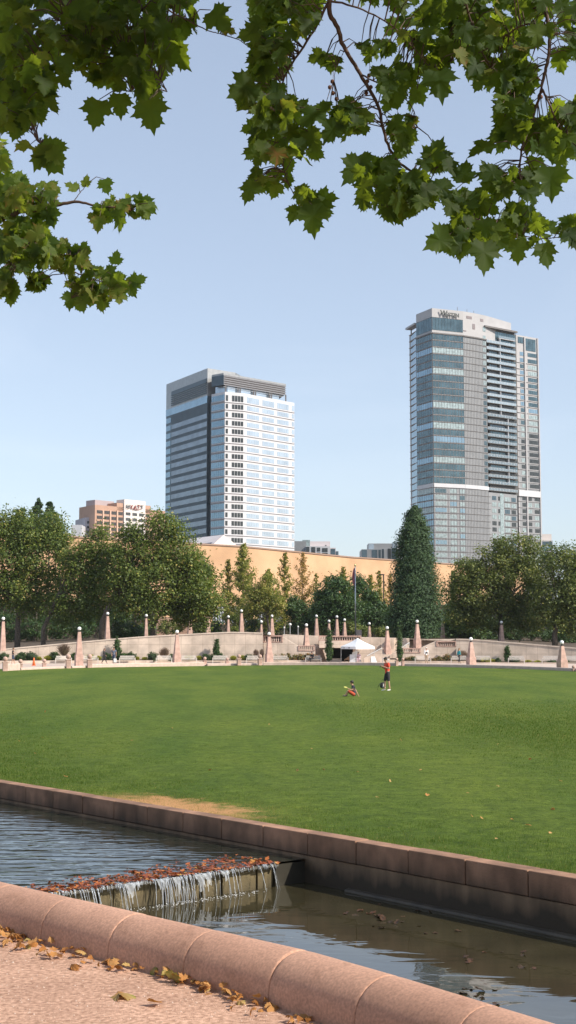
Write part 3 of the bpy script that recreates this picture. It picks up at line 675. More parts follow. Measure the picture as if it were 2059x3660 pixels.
# tent
TY = 149.5; r = empty('canopy_tent', 'white pop up canopy tent in front of the dark recess', 'tent')
pc = [atY(1218, 2311, TY), atY(1340, 2318, TY)]
A_ = Vector((xat(1218, 2370, 150.6), 150.6)); B_ = Vector((xat(1272.5, 2370, 147.2), 147.2)); D_ = Vector((xat(1339, 2370, 149.8), 149.8)); E_ = A_+D_-B_
ze = zat(2311, 149.2); za = zat(2280.5, 149.5); zv = ze-.28; cen = (A_+D_)/2
cor = [A_, B_, D_, E_]; th = .03
mb = MB(); vs = [(c.x, c.y, ze) for c in cor]+[(cen.x, cen.y, za)]+[((c.x*.4+cen.x*.6), (c.y*.4+cen.y*.6), ze+(za-ze)*.52) for c in cor]
mb.add(vs, [(0,1,6,5),(1,2,7,6),(2,3,8,7),(3,0,5,8),(5,6,4),(6,7,4),(7,8,4),(8,5,4)]); o = mb.build('canopy', M['canvas'], r, fix=False); so_ = o.modifiers.new('s', 'SOLIDIFY'); so_.thickness = .03
mb = MB()
for a, b in ((0,1),(1,2),(2,3),(3,0)):
    a, b = cor[a], cor[b]; mb.add([(a.x,a.y,zv),(b.x,b.y,zv),(b.x,b.y,ze-.002),(a.x,a.y,ze-.002)], [(0,1,2,3)])
o = mb.build('valance', M['canvas'], r, fix=False); so_ = o.modifiers.new('s', 'SOLIDIFY'); so_.thickness = .02
for c in cor: q = c.lerp(cen, .02); MB().tube([(q.x, q.y, PROM), (q.x, q.y, ze-.03)], .03, 8).build('pole', M['steel'], r)
# small printed marks on the left valance
mk = MB()
for x0, x1 in ((1229.5, 1232), (1247, 1250.5)):
    t0 = (x0-1218)/(1272.5-1218); t1 = (x1-1218)/(1272.5-1218); mk.fbox(A_, B_, t0, t1, zv+.08, zv+.19, .015, .03)
mk.build('printed_mark', mat('ink', (.10, .08, .12), .7), r)
r = empty('display_board', 'pale folding display board under the tent beside its front pole', 'board')
MB().add([*(atY(x, y, 149.0) for x, y in ((1250,2370),(1270,2370),(1270,2339),(1250,2339)))]+[*(atY(x, y, 149.0-.0)[:1]+(149.12,)+atY(x, y, 149.0)[2:] for x, y in ((1250,2370),(1270,2370),(1270,2339),(1250,2339)))], [(0,1,2,3),(7,6,5,4),(0,4,5,1),(1,5,6,2),(2,6,7,3),(3,7,4,0)]).build('panel', mat('pale_board', (.55,.56,.58), .7), r)
MB().add([*(atY(x, y, 149.9) for x, y in ((1259,2370),(1279,2370),(1279,2324),(1259,2332)))]+[*(atY(x, y, 149.9)[:1]+(150.0,)+atY(x, y, 149.9)[2:] for x, y in ((1259,2370),(1279,2370),(1279,2324),(1259,2332)))], [(0,1,2,3),(7,6,5,4),(0,4,5,1),(1,5,6,2),(2,6,7,3),(3,7,4,0)]).build('back_panel', M['white'], r)
r = empty('sandwich_board', 'white A frame sandwich board standing right of the tent', 'sign')
bx0 = atY(1336, 2371, 148.5); 
MB().add([(bx0[0]-.30,148.2,PROM),(bx0[0]+.38,148.1,PROM),(bx0[0]+.14,148.62,PROM+.78),(bx0[0]-.28,148.72,PROM+.78),(bx0[0]-.30,148.23,PROM),(bx0[0]+.38,148.13,PROM),(bx0[0]+.14,148.65,PROM+.78),(bx0[0]-.28,148.75,PROM+.78)], [(0,1,2,3),(7,6,5,4),(0,4,5,1),(1,5,6,2),(2,6,7,3),(3,7,4,0)]).build('panel', M['white'], r)
MB().add([(bx0[0]-.44,149.2,PROM),(bx0[0]+.2,149.1,PROM),(bx0[0]+.12,148.70,PROM+.78),(bx0[0]-.30,148.8,PROM+.78),(bx0[0]-.44,149.23,PROM),(bx0[0]+.2,149.13,PROM),(bx0[0]+.12,148.73,PROM+.78),(bx0[0]-.30,148.83,PROM+.78)], [(0,1,2,3),(7,6,5,4),(0,4,5,1),(1,5,6,2),(2,6,7,3),(3,7,4,0)]).build('back_panel', M['white'], r)
r = empty('wooden_lectern', 'brown sloped wooden stand left of the display board', 'stand')
w0_ = xat(1231, 2370, 150); w1_ = xat(1249, 2370, 150)
MB().prism([(w0_,150),(w1_,150),(w1_,150.6),(w0_,150.6)], [PROM+.35]*4, [PROM+.42,PROM+.78,PROM+.78,PROM+.42]).build('top', M['wood'], r)
for x in (w0_+.03, w1_-.1): MB().box(x, x+.07, 150.1, 150.5, PROM, PROM+.35).build('leg', M['wood'], r)
# small steel drinking-fountain-like rail right of the sandwich board
r = empty('barrier', 'small grey steel folding barrier behind the man in red', 'barrier')
bq = [atY(x, y, 149) for x, y in ((1368, 2352), (1378, 2353), (1392, 2361))]
MB().tube(bq, .045, 8).build('rail', M['steel'], r)
for x, y in ((1368, 2352), (1386, 2358)): q = atY(x, y, 149); MB().tube([q, (q[0], q[1], PROM)], .03, 8).build('leg', M['steel'], r)

# flagpole and lamp post
fp = empty('flagpole', 'tall flagpole with a furled flag behind the terrace balustrade', 'flagpole', (xat(1271, 2270, 176), 176, 1.9))
zt = zat(2024, 176)-1.9
MB().tube([(0,0,0),(0,0,zt)], [.10,.06], 10).build('pole', M['steel'], fp, smooth=True)
MB().ball(0, 0, zt+.12, .16, 12, 8).build('finial', mat('brass', (.7,.55,.25), .3, metallic=.8), fp, smooth=True)
MB().box(xat(1276,0,176)-xat(1271,0,176)-.1, xat(1291,0,176)-xat(1271,0,176), -.6, .3, -.5, 1.05).build('plinth', M['stone_light'], fp)
fm = bpy.data.materials.new('flag_cloth'); fm.use_nodes = True; n = fm.node_tree; p = n.nodes['Principled BSDF']; p.inputs['Roughness'].default_value = .9
tc = n.nodes.new('ShaderNodeTexCoord'); wv = n.nodes.new('ShaderNodeTexWave'); wv.inputs['Scale'].default_value = 1.6; wv.inputs['Distortion'].default_value = 1.5; n.links.new(tc.outputs['Object'], wv.inputs[0])
cr = n.nodes.new('ShaderNodeValToRGB'); cr.color_ramp.interpolation = 'CONSTANT'; cr.color_ramp.elements[0].color = (.42,.04,.05,1); cr.color_ramp.elements[1].color = (.55,.5,.5,1); cr.color_ramp.elements[1].position = .6
e = cr.color_ramp.elements.new(.85); e.color = (.04,.05,.15,1); n.links.new(wv.outputs[0], cr.inputs[0]); n.links.new(cr.outputs[0], p.inputs['Base Color'])
mb = MB(); zf = zt-.25; vs = []; nn_ = 14; pl = 16
for i in range(nn_+1):
    t = i/nn_; z = zf-2.75*t; w_ = .05+.34*math.sin(math.pi*min(1, t*1.1+.05))**.7*(1-.2*t)
    for j in range(pl+1):
        s = j/pl; vs.append((-.05-w_*s, .10*math.sin(s*14+t*2)*s**.5, z-.2*s*math.sin(t*3)))
mb.add(vs, [(i*(pl+1)+j, (i+1)*(pl+1)+j, (i+1)*(pl+1)+j+1, i*(pl+1)+j+1) for i in range(nn_) for j in range(pl)])
fl = mb.build('furled_flag', fm, None, smooth=True); fl.location = fp.location; tag(fl, 'furled striped flag hanging against its pole', 'flag')
lp = empty('street_lamp', 'dark street lamp with boxy head left of the big conifer', 'street lamp', (xat(1372, 2200, 215), 215, 2))
zl = zat(2053, 215)-2; MB().box(-.09, .09, -.09, .09, 0, zl).build('pole', M['bronze'], lp); MB().box(-.75, .12, -.2, .2, zl-.15, zl+.05).build('lamp_head', M['bronze'], lp); MB().box(-.28,.28,-.2,.2, zl-6.2, zl-4.5).build('sign_panel', M['bronze'], lp)
for i, (x, y0, y1) in enumerate([(1037, 2232, 2268), (1065.5, 2240, 2270), (1016, 2243, 2268)]):
    r = empty('post_lamp', ['white post lamp with round shade under the trees', 'thin white post lamp in the shade under the trees', 'short grey post left of the white post lamp'][i], 'lamp post', (xat(x, y1, 200), 200, 2))
    z = zat(y0, 200)-2; MB().tube([(0,0,-.3),(0,0,max(.3, z))], .07, 8).build('pole', M['steel'], r); MB().ball(0,0,z,.22 if i == 0 else .14,10,6).build('shade', M['globe'], r, smooth=True)
# ================================================================ BUILDINGS
def metalglass(name, c, rough=.12, met=.7, var=.12, sc=.25):
    return mat(name, c, rough, var, sc, metallic=met)
M['g_dark'] = metalglass('dark_glass', (.09, .13, .155), .1)
M['g_blue'] = metalglass('blue_glass', (.22, .32, .39), .12)
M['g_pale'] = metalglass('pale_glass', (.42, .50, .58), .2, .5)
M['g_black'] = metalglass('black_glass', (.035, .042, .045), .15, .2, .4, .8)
M['g_mid'] = metalglass('grey_glass', (.085, .135, .155), .12, .7, .25, .35)
M['g_cur'] = metalglass('curtained_glass', (.30, .37, .38), .3, .35, .25, 1.2)
M['panel_w'] = mat('white_panel', (.53, .54, .57), .45, .03, .3)
M['panel_g'] = mat('grey_panel', (.235, .245, .26), .5, .06, .3)
M['panel_l'] = mat('light_grey_panel', (.37, .365, .375), .5, .05, .3)
M['panel_d'] = mat('dark_metal_panel', (.055, .09, .12), .45, .1, .4, metallic=.3)
M['louver'] = mat('louver_metal', (.30, .31, .32), .4, .1, 1, metallic=.5)
M['tan'] = mat('tan_render', (.44, .27, .195), .85, .06, .4)
M['tanwall'] = mat('orange_brick_wall', (.50, .31, .18), .9, .1, .12, .01, 3, col2=(.55, .345, .205), detail=9); overlay(M['tanwall'], .05, (.93, .92, .90), (1.04, 1.03, 1.02), (1, 1, 4))
M['offwhite'] = mat('offwhite_render', (.66, .60, .57), .8, .04, .4)
M['bline'] = mat('dark_joint', (.13, .12, .12), .6, .1, 1)
def add_windows(root, items, name='window', cap=100):
    """items: (area, MB, material); the largest become parts, the rest one part"""
    items = sorted(items, key=lambda t: -t[0]); 
    for a, m_, mt in items[:cap]: m_.build(name, mt, root, fix=False)
    rest = items[cap:]
    if rest:
        big = MB(); mats = []
        for a, m_, mt in rest:
            if mt not in mats: mats.append(mt)
            big.cur = mats.index(mt); big.add(m_.v, m_.f)
        tag(big.build(name, mats, root, fix=False), kind='stuff')
def win(A, B, u0, u1, z0, z1, panes, mt, fr=.12, out=.05):
    L = math.hypot(B[0]-A[0], B[1]-A[1]); g = fr/L; m_ = MB()
    for i in range(panes):
        a = u0+(u1-u0)*i/panes+g/2; b = u0+(u1-u0)*(i+1)/panes-g/2
        m_.fbox(A, B, a, b, z0, z1, .0, out)
    return (abs(u1-u0)*L*(z1-z0), m_, mt)
lerp2 = lambda a, b, t: (a[0]+(b[0]-a[0])*t, a[1]+(b[1]-a[1])*t)

# ---- office tower
OT = empty('office_tower', 'silver blue glass office tower with louvered crown, left of the taller hotel tower', 'tower', (-28, 600, 0))
def ch(o):  # keep world coordinates under a translated root
    return o
OT.location = (0, 0, 0)
Q = .8
qq = lambda *ps: [(x*Q, y*Q) for x, y in ps]
ZZ = lambda z: 1.7+(z-1.7)*Q
Pl, Pc, Pr, back, Pd = qq((-59.1, 628.8), (-36.75, 590.4), (-24.5, 600.3), (-44, 650), (-12, 640))
MB().prism([Pl, Pc, Pr, Pd, back], 0, ZZ(112.3)).build('wing_body', M['panel_d'], OT)
MB().prism([Pl, Pc, Pr, Pd, back], ZZ(112.3)+.02, ZZ(125)).build('parapet', M['louver'], OT)
mb = MB()
for i in range(6): mb.fbox(Pl, Pc, .14, .985, ZZ(113.4+i*.95), ZZ(113.4+i*.95+.5), 0, .35)
mb.build('louver_band', M['panel_d'], OT)
mb = MB().fbox(Pl, Pc, .14, .98, ZZ(118.4), ZZ(120.4), .0, .2); mb.build('vent_panel', M['panel_d'], OT)
mb = MB().fbox(Pl, Pc, 0, 1, ZZ(109.0), ZZ(112.3), 0, .12); mb.build('top_glazing', M['g_blue'], OT)
items = []
FL = 3.75*Q; z0 = ZZ(107.9)
nfl = 29
for k in range(nfl):
    zt_ = z0-FL*k
    items.append(win(Pl, Pc, .005, .125, zt_-2.0, zt_, 4, M['g_blue'], .15, .12))
    if k: items.append(win(Pl, Pc, .14, .995, zt_-1.75, zt_, 30, M['g_pale'], .25, .10))
add_windows(OT, items, 'window_band')
mb = MB(); L_ = math.hypot(Pc[0]-Pl[0], Pc[1]-Pl[1])
for i in range(30):
    u = .14+.855*(i+.5)/30; mb.fbox(Pl, Pc, u-.05/L_, u+.05/L_, 3, ZZ(108.6), .1, .15)
mb.build('facade_fins', M['panel_d'], OT)
# slot + block
Bl, Bc, Bm, Br, Bb, Ba = qq((-34.6, 585.6), (-28.2, 579), (-19.85, 583.0), (2.95, 607), (-3, 632), (-18, 625))
ZB = zat(1398, 579*Q)-.2
MB().prism(qq((-36.2, 591.5), (-34.6, 585.6), (-24, 600), (-24, 606)), 0, ZB-3).build('slot_glazing', M['g_dark'], OT)
MB().prism([Bl, Bc, Bm, Br, Bb, Ba], 0, ZB).build('block_body', M['panel_w'], OT)
items = []; led = MB(); side_b = MB()
for k in range(29):
    zt_ = ZB-1.36-FL*k; hgt = 1.65 if k else 2.1
    if k == 0: zt_ += .2
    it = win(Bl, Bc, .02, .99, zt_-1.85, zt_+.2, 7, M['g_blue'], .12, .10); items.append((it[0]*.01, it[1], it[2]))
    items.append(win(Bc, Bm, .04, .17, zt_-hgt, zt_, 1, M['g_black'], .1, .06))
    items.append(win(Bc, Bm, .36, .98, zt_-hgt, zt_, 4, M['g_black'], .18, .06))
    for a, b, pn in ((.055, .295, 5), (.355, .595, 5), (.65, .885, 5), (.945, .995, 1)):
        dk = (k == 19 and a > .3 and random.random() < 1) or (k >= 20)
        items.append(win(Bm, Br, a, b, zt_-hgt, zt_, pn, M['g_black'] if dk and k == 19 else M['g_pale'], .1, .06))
    for A, B in ((Bc, Bm), (Bm, Br)): led.fbox(A, B, 0, 1, zt_-hgt-.6, zt_-hgt-.46, 0, .22)
    led.fbox(Bl, Bc, 0, 1, zt_-1.85-.5, zt_-1.85-.4, 0, .18); led.fbox(Bl, Bc, 0, 1, zt_-1.85-.8, zt_-1.85-.7, 0, .18)
add_windows(OT, items)
led.build('floor_ledges', mat('ledge_metal', (.20, .19, .21), .6), OT)
# crown
Cl, Cc, Cr = qq((-34.6, 586.4), (-29.0, 581.9), (-1.0, 607.4)); ZC = zat(1333, 581.9*Q)
MB().prism([Cl, Cc, Cr, *qq((-4, 622), (-22, 615))], ZC-.7, ZC).build('crown_roof', M['louver'], OT)
mb = MB()
for i in range(5): mb.fbox(Cc, Cr, 0, 1, ZC-1.2-i*.78, ZC-.84-i*.78, -.3, .1)
mb.build('crown_louvers', mat('crown_louver', (.20, .20, .215), .45, .1, 1, metallic=.4), OT)
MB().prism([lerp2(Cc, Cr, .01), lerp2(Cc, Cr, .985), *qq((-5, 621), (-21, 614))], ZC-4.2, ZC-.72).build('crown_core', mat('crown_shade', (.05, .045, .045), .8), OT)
MB().fbox(Cl, Cc, 0, 1, ZC-4.35, ZC-.72, -.4, .05).build('crown_side', M['panel_d'], OT)
i0, i1, i2, i3, i4 = qq((-33, 588.5), (-27.3, 584.6), (-4.2, 606.4), (-6, 619), (-22, 612))
MB().prism([i0, i1, i2, i3, i4], ZB, ZC-4.22).build('terrace_glazing', M['g_pale'], OT)
for u in (.02, .21, .245, .46, .49, .72, .75, .985):
    p = lerp2(Cc, Cr, u); p = (p[0]+.3, p[1]+.5); MB().box(p[0]-.25, p[0]+.25, p[1]-.25, p[1]+.25, ZB-.5, ZC-4.2).build('column', M['bline'], OT)
mb = MB(); mb.fbox(Cc, Cr, .0, .99, ZC-5.05, ZC-4.9, -.1, 0); mb.build('sunshade_rail', M['louver'], OT)

# ---- hotel tower
HT = empty('hotel_tower', 'tallest grey glass hotel tower with a stack of balconies, on the right', 'tower')
def w_(x, y, Y): return atY(1430+x/2.711, 1080+y/2.711, Y)
L0 = w_(155, 120, 538.7); C0 = w_(308, 57, 527.9); ZT = C0[2]
R1 = w_(608, 88, 533.2); R2 = w_(830, 130, 540.5); R3 = w_(1075, 215, 553.5)
Rm = ((R1[0]+R2[0])/2+.15, (R1[1]+R2[1])/2-.35)
Lp, Cp, R1p, R2p, R3p = L0[:2], C0[:2], R1[:2], R2[:2], R3[:2]
zc = lambda y: w_(308, y, 527.9)[2]
ZP = zc(146); ZG = zc(298); ZBAND = zc(1755); ZBB = zc(1788)
D = w_(1122, 315, 553.5); E = w_(1332, 365, 560.5); ZR = D[2]
MB().prism([Lp, Cp, R1p, Rm, R2p, (R2p[0]+1.2, R2p[1]+6), (95, 562), (96, 568), (62, 563)], 0, ZG).build('tower_body', M['panel_l'], HT)
MB().prism([Lp, Cp, R1p, Rm, R2p, R3p, (98, 568), (62, 563)], ZG+.02, ZT).build('penthouse_wall', M['panel_l'], HT)
items = []
# penthouse glazing
items.append(win(Cp, R1p, .005, .995, ZG+1.4, ZP, 10, M['g_mid'], .12, .12)); items.append(win(Lp, Cp, .01, .99, ZG+1.2, ZP, 6, M['g_mid'], .12, .12))
NF = 22; fh = (ZG-ZBAND)/NF
light = {2: 'g_cur', 5: 'g_cur', 10: 'g_cur', 13: 'g_cur', 18: 'g_cur', 15: 'g_blue', 8: 'g_mid', 7: 'g_mid'}
bands = []
led = MB()
for k in range(NF):
    zt_ = ZG-fh*k-.25; mt = M[light.get(k, 'g_mid')]
    bands.append(win(Cp, R1p, .005, .995, zt_-fh+.55, zt_-.1, 11, mt, .16, .12))
    bands.append(win(Lp, Cp, .01, .99, zt_-fh+.55, zt_-.1, 7, M['g_blue' if k in (2, 5, 10, 13, 18) else 'g_mid'], .14, .12))
    for A, B in ((Cp, R1p), (R1p, Rm), (Rm, R2p), (Lp, Cp)): led.fbox(A, B, 0, 1, zt_-fh+.12, zt_-fh+.30, 0, .22)
    if random.random() < .75: items.append(win(Rm, R2p, .68, .97, zt_-2.2, zt_-.5, 2, M['g_cur' if k < 7 else 'g_mid'], .08, .1))
    else: items.append(win(Rm, R2p, .62, .93, zt_-2.2, zt_-.5, 2, M['g_mid'], .08, .1))
for A, B in ((Cp, R1p), (R1p, Rm), (Rm, R2p), (Lp, Cp)):
    MB().fbox(A, B, 0, 1, ZBB-.1, ZBAND+.05, 0, .35).build('white_band', M['panel_w'], HT)
# small louvres and plant openings of the top
for a, b, y0, y1 in ((640, 690, 132, 158), (772, 803, 160, 185), (695, 718, 210, 262), (610, 636, 270, 281)):
    p = R1p; u0 = (a-608)/(830-608); u1 = (b-608)/(830-608); Y_ = 533.2+7*u0
    MB().fbox(R1p if u1 < .5 else Rm, Rm if u1 < .5 else R2p, (u0*2)%1 if u1 < .5 else max(0, u0*2-1), (u1*2) if u1 < .5 else u1*2-1, w_(a, y1, Y_)[2], w_(a, y0, Y_)[2], 0, .1).build('vent', mat('vent', (.20,.17,.18), .7), HT)
for a, y0, y1 in ((775, 230, 275), (775, 315, 355)): items.append(win(Rm, R2p, .70, .96, w_(a, y1, 538)[2], w_(a, y0, 538)[2], 2, M['g_cur'], .08, .1))
fl2 = 2.62; kk = 0; z = ZBB-.3
while z > 12 and kk < 22:
    for a, b, pn, mt in ((.04, .40, 4, 'g_cur'), (.51, .72, 2, 'g_cur'), (.83, .98, 2, 'g_cur')):
        bands.append(win(Cp, R1p, a, b, z-2.0, z-.35, pn, M[random.choice(['g_cur', 'g_cur', 'g_mid' if kk < 2 else 'g_cur', 'g_blue'])], .1, .1))
    bands.append(win(Lp, Cp, .02, .98, z-2.2, z-.2, 7, M['g_cur' if kk % 3 == 0 else 'g_blue'], .14, .12))
    for A, B in ((Cp, R1p), (R1p, Rm), (Rm, R2p), (R2p, R3p), (Lp, Cp)): led.fbox(A, B, 0, 1, z-2.45, z-2.27, 0, .2)
    z -= fl2; kk += 1
# mullions of the panel wall
mb = MB()
for A, B, n_ in ((R1p, Rm, 8), (Rm, R2p, 8), (Cp, R1p, 11), (Lp, Cp, 7)):
    for i in range(n_+1):
        u = i/n_; L_ = math.hypot(B[0]-A[0], B[1]-A[1]); mb.fbox(A, B, max(0, u-.03/L_), min(1, u+.03/L_), 5, ZG-.3, .0, .16)
mb.build('mullions', M['panel_g'], HT)
led.fbox(Cp, R1p, 0, 1, ZG-.25, ZG+.25, 0, .5); led.fbox(R1p, Rm, 0, 1, ZG-.25, ZG+.25, 0, .5); led.fbox(Rm, R2p, 0, 1, ZG-.25, ZG+.25, 0, .5); led.fbox(Lp, Cp, 0, 1, ZG-.25, ZG+.25, 0, .5)
led.fbox(Cp, R1p, 0, 1, ZP+.02, ZP+.15, 0, .2); led.fbox(Lp, Cp, 0, 1, ZP+.02, ZP+.15, 0, .2)
led.build('floor_ledges', M['bline'], HT)
tag(bpy.data.objects.new('x', None)) if False else None
# recessed grey wall colour below penthouse between R1 and R2
MB().fbox(R1p, Rm, 0, 1, 3, ZG-.26, 0, .03).build('panel_wall', M['panel_g'], HT); MB().fbox(Rm, R2p, 0, 1, 3, ZG-.26, 0, .03).build('panel_wall', M['panel_g'], HT)
MB().fbox(Cp, R1p, 0, 1, 3, ZBB-.12, 0, .03).build('panel_wall', M['panel_g'], HT)
# balcony bay: edge from q0 to q1, glazing recessed behind
q0 = w_(838, 390, 540.8)[:2]; q1 = w_(1118, 440, 550.8)[:2]
w0b = (q0[0]+.9, q0[1]+1.9); w1b = (q1[0]+.7, q1[1]+1.9)
ZC1 = w_(838, 385, 541)[2]
MB().prism([w0b, w1b, (w1b[0], w1b[1]+6), (w0b[0], w0b[1]+10)], ZBB-1, w_(840, 250, 541)[2]).build('bay_wall', mat('bay_wall', (.07, .068, .068), .7), HT)
M['slab_d'] = mat('balcony_slab', (.11, .105, .10), .8, .1, 1)
bal_h = (ZC1-(ZBAND-1.2))/22
gl = bpy.data.materials.new('balcony_glass'); gl.use_nodes = True; p = gl.node_tree.nodes['Principled BSDF']; p.inputs['Base Color'].default_value = (.30,.37,.42,1); p.inputs['Roughness'].default_value = .1; p.inputs['Metallic'].default_value = .3; p.inputs['Alpha'].default_value = .5
gl2 = bpy.data.materials.new('bright_balcony_glass'); gl2.use_nodes = True; p = gl2.node_tree.nodes['Principled BSDF']; p.inputs['Base Color'].default_value = (.34,.42,.48,1); p.inputs['Roughness'].default_value = .15; p.inputs['Metallic'].default_value = .2; p.inputs['Alpha'].default_value = .82
for k in range(23):
    z = ZC1-bal_h*k; a0 = .0 if k else .0
    if k == 0: A, B = lerp2(q0, q1, .0), q1
    else: A, B = q0, q1
    sl_ = MB().fbox(A, B, 0, 1, z-.26, z-.08, -2.2, .1).build('balcony', M['slab_d'], HT)
    m_ = MB().fbox(A, B, .005, .995, z-.05, z+1.0, .02, .06); m_.build('railing_glass', gl2 if k < 11 else gl, sl_)
    m_ = MB(); m_.fbox(A, B, 0, 1, z+1.0, z+1.06, .0, .09)
    for i in range(11): m_.fbox(A, B, i/10*.99, i/10*.99+.006, z-.05, z+1.0, .0, .08)
    m_.build('handrail', M['steel'], sl_)
    if k < 22:
        bands.append(win(w0b, w1b, .03, .97, z+.05, z+2.2, 12, M[random.choice(['g_dark', 'g_black', 'g_mid', 'g_black'])], .3, .05))
        MB().fbox(A, B, .46 if k < 12 else .70, .475 if k < 12 else .715, z-.05, z+bal_h-.35, -2, .0).build('divider', M['panel_w'], sl_)
# top balcony + roof canopy
zz = w_(960, 345, 545)[2]; s1 = MB().fbox(lerp2(q0, q1, .42), q1, 0, 1, zz-.3, zz-.05, -2.2, .1).build('balcony', M['panel_l'], HT)
MB().fbox(lerp2(q0, q1, .42), q1, 0, 1, zz-.05, zz+1, .02, .06).build('railing_glass', gl, s1)
bands.append(win(w0b, w1b, .0, .97, ZC1+.2, w_(840, 262, 541)[2], 12, M['g_mid'], .15, .1))
k0 = lerp2(q0, q1, -.09); zk = w_(830, 232, 541)[2]
MB().fbox(k0, q1, 0, 1.03, zk-.7, zk-.1, -3.5, .9).build('roof_canopy', M['bline'], HT)
MB().fbox(k0, q1, .0, 1.03, zk-.09, zk+.02, -3.5, 1.0).build('canopy_top', M['panel_l'], HT)
# lower bay under the balconies
z = ZBB-2.0; kk = 0; b0_, b1_ = R2p, (q1[0]-.2, q1[1]+.8)
MB().prism([R2p, b1_, (b1_[0], b1_[1]+7), (R2p[0], R2p[1]+9)], 0, ZBAND-2.2).build('lower_bay', M['panel_g'], HT)
MB().fbox(b0_, b1_, .40, .52, 3, ZBAND-2.25, 0, .1).build('glass_strip', M['g_cur'], HT)
while z > 10:
    for a, b in ((.12, .27), (.33, .395), (.56, .74), (.79, .95)):
        items.append(win(b0_, b1_, a, b, z-1.9, z-.2, 2 if b-a > .1 else 1, M[random.choice(['g_black', 'g_cur', 'g_cur', 'g_dark'])], .12, .08))
    MB().fbox(b0_, b1_, .54, 1, z-2.35, z-2.1, 0, .25).build('ledge', M['bline'], HT) if kk < 12 else None
    z -= fl2; kk += 1
# right block
Dp, Ep = D[:2], E[:2]
MB().prism([Dp, Ep, (Ep[0]+1, Ep[1]+14), (Dp[0]-2, Dp[1]+18)], 0, ZR).build('side_block', M['panel_l'], HT)
ZS = w_(1200, 1155, 556)[2]
MB().fbox(Dp, Ep, .05, .33, 3, ZS+.5, 0, .04).build('side_panel', M['panel_g'], HT); MB().fbox(Dp, Ep, .41, .96, 3, ZS+.5, 0, .04).build('side_panel', M['panel_g'], HT)
MB().fbox(Dp, Ep, .345, .40, 0, ZR-.5, 0, .5).build('pier', M['panel_l'], HT); MB().fbox(Dp, Ep, .955, 1, 0, ZR-.1, 0, .5).build('pier', M['panel_l'], HT)
items.append(win(Dp, Ep, .42, .90, ZR-6.2, ZR-.9, 3, M['g_mid'], .1, .12)); items.append(win(Dp, Ep, .08, .32, ZR-3.4, ZR-.7, 2, M['g_mid'], .1, .12))
z = ZR-6.9; kk = 0
led2 = MB()
while z > 10:
    cl = ['g_mid', 'g_blue', 'g_mid', 'g_cur'] if z > ZS else ['g_black', 'g_black', 'g_cur', 'g_cur']
    items.append(win(Dp, Ep, .16, .32, z-1.9, z-.25, 2 if z > ZS else 1, M[random.choice(cl)], .1, .1))
    if z > ZBAND: items.append(win(Dp, Ep, .52, .93, z-1.9, z-.25, 4, M[random.choice(cl)], .1, .1))
    else:
        items.append(win(Dp, Ep, .42, .60, z-1.9, z-.25, 2, M[random.choice(cl)], .1, .1)); items.append(win(Dp, Ep, .72, .93, z-1.9, z-.25, 2, M[random.choice(cl)], .1, .1))
    if z < ZR-8: led2.fbox(Dp, Ep, 0, 1, z-2.35, z-2.15, 0, .3)
    z -= 2.72; kk += 1
led2.build('side_ledges', M['panel_l'], HT)
MB().fbox(Dp, Ep, -.02, .97, ZBB-1.0, ZBAND+.2, 0, .6).build('white_band', M['panel_w'], HT)
add_windows(HT, bands, 'window_band'); add_windows(HT, items)
# left rear balconies
l0 = w_(80, 300, 549)[:2]; l1 = w_(150, 285, 540)[:2]; zl = w_(100, 300, 545)[2]
MB().prism([(l0[0]+.5, l0[1]+.9), (l1[0]+.6, l1[1]+.6), (60, 560), (56, 562)], 0, zl).build('rear_wing', M['panel_g'], HT)
for k in range(36):
    z = zl-2.78*k
    if z < 20: break
    MB().fbox(l0, l1, 0, 1, z-.3, z-.06, -1.5, -.2).build('side_balcony', mat('slab', (.42,.36,.33), .8) if k == 0 else bpy.data.materials['slab'], HT)
mb = MB(); mb.fbox((l0[0]+.35, l0[1]+.7), l1, 0, 1, 10, zl, -.3, -.28); mb.build('side_glazing', M['g_blue'], HT)
zq = w_(100, 235, 545)[2]; MB().fbox((l0[0]-.5, l0[1]), l1, -.05, 1, zq-.5, zq+.3, -2.5, .6).build('side_canopy', M['panel_l'], HT); MB().box(l0[0]+1, l0[0]+1.5, l0[1]-.2, l0[1]+.3, zl, zq-.5).build('column', M['bline'], HT)
# masts
for x, y, y2 in ((648, 70, 110), (714, 86, 118), (555, 48, 95)):
    a = w_(x, y, 541); MB().tube([(a[0], 541, ZT-1), (a[0], 541, a[2])], .10, 6).build('mast', M['bline'], HT)
def sign(parent, words, name='lettering', depth=.15):
    """words: (text, A, B, u, z, size, material, out, width scale); all become ONE solid mesh of letters"""
    big = MB(); mats = []
    for s, A, B, u, z, size, m, out, sx in words:
        cu = bpy.data.curves.new('letters', 'FONT'); cu.body = s; cu.size = size; cu.extrude = depth; cu.offset = size*.012; cu.resolution_u = 3
        o = bpy.data.objects.new('letters', cu); C.objects.link(o); bpy.context.view_layer.update()
        me = bpy.data.meshes.new_from_object(o.evaluated_get(bpy.context.evaluated_depsgraph_get()))
        dx, dy = B[0]-A[0], B[1]-A[1]; L = math.hypot(dx, dy); nx, ny = dy/L, -dx/L
        Mx = Matrix.Translation((A[0]+dx*u+nx*out, A[1]+dy*u+ny*out, z)) @ Matrix.Rotation(math.atan2(dy, dx), 4, 'Z') @ Matrix.Rotation(math.pi/2, 4, 'X') @ Matrix.Diagonal((sx, 1, 1, 1))
        if m not in mats: mats.append(m)
        big.cur = mats.index(m); big.add([Mx @ v.co for v in me.vertices], [tuple(f.vertices) for f in me.polygons])
        bpy.data.objects.remove(o)
    return big.build(name, mats, parent, fix=False)
sg = mat('sign_dark', (.045, .055, .055), .5)
zW = w_(385, 118, 529)[2]
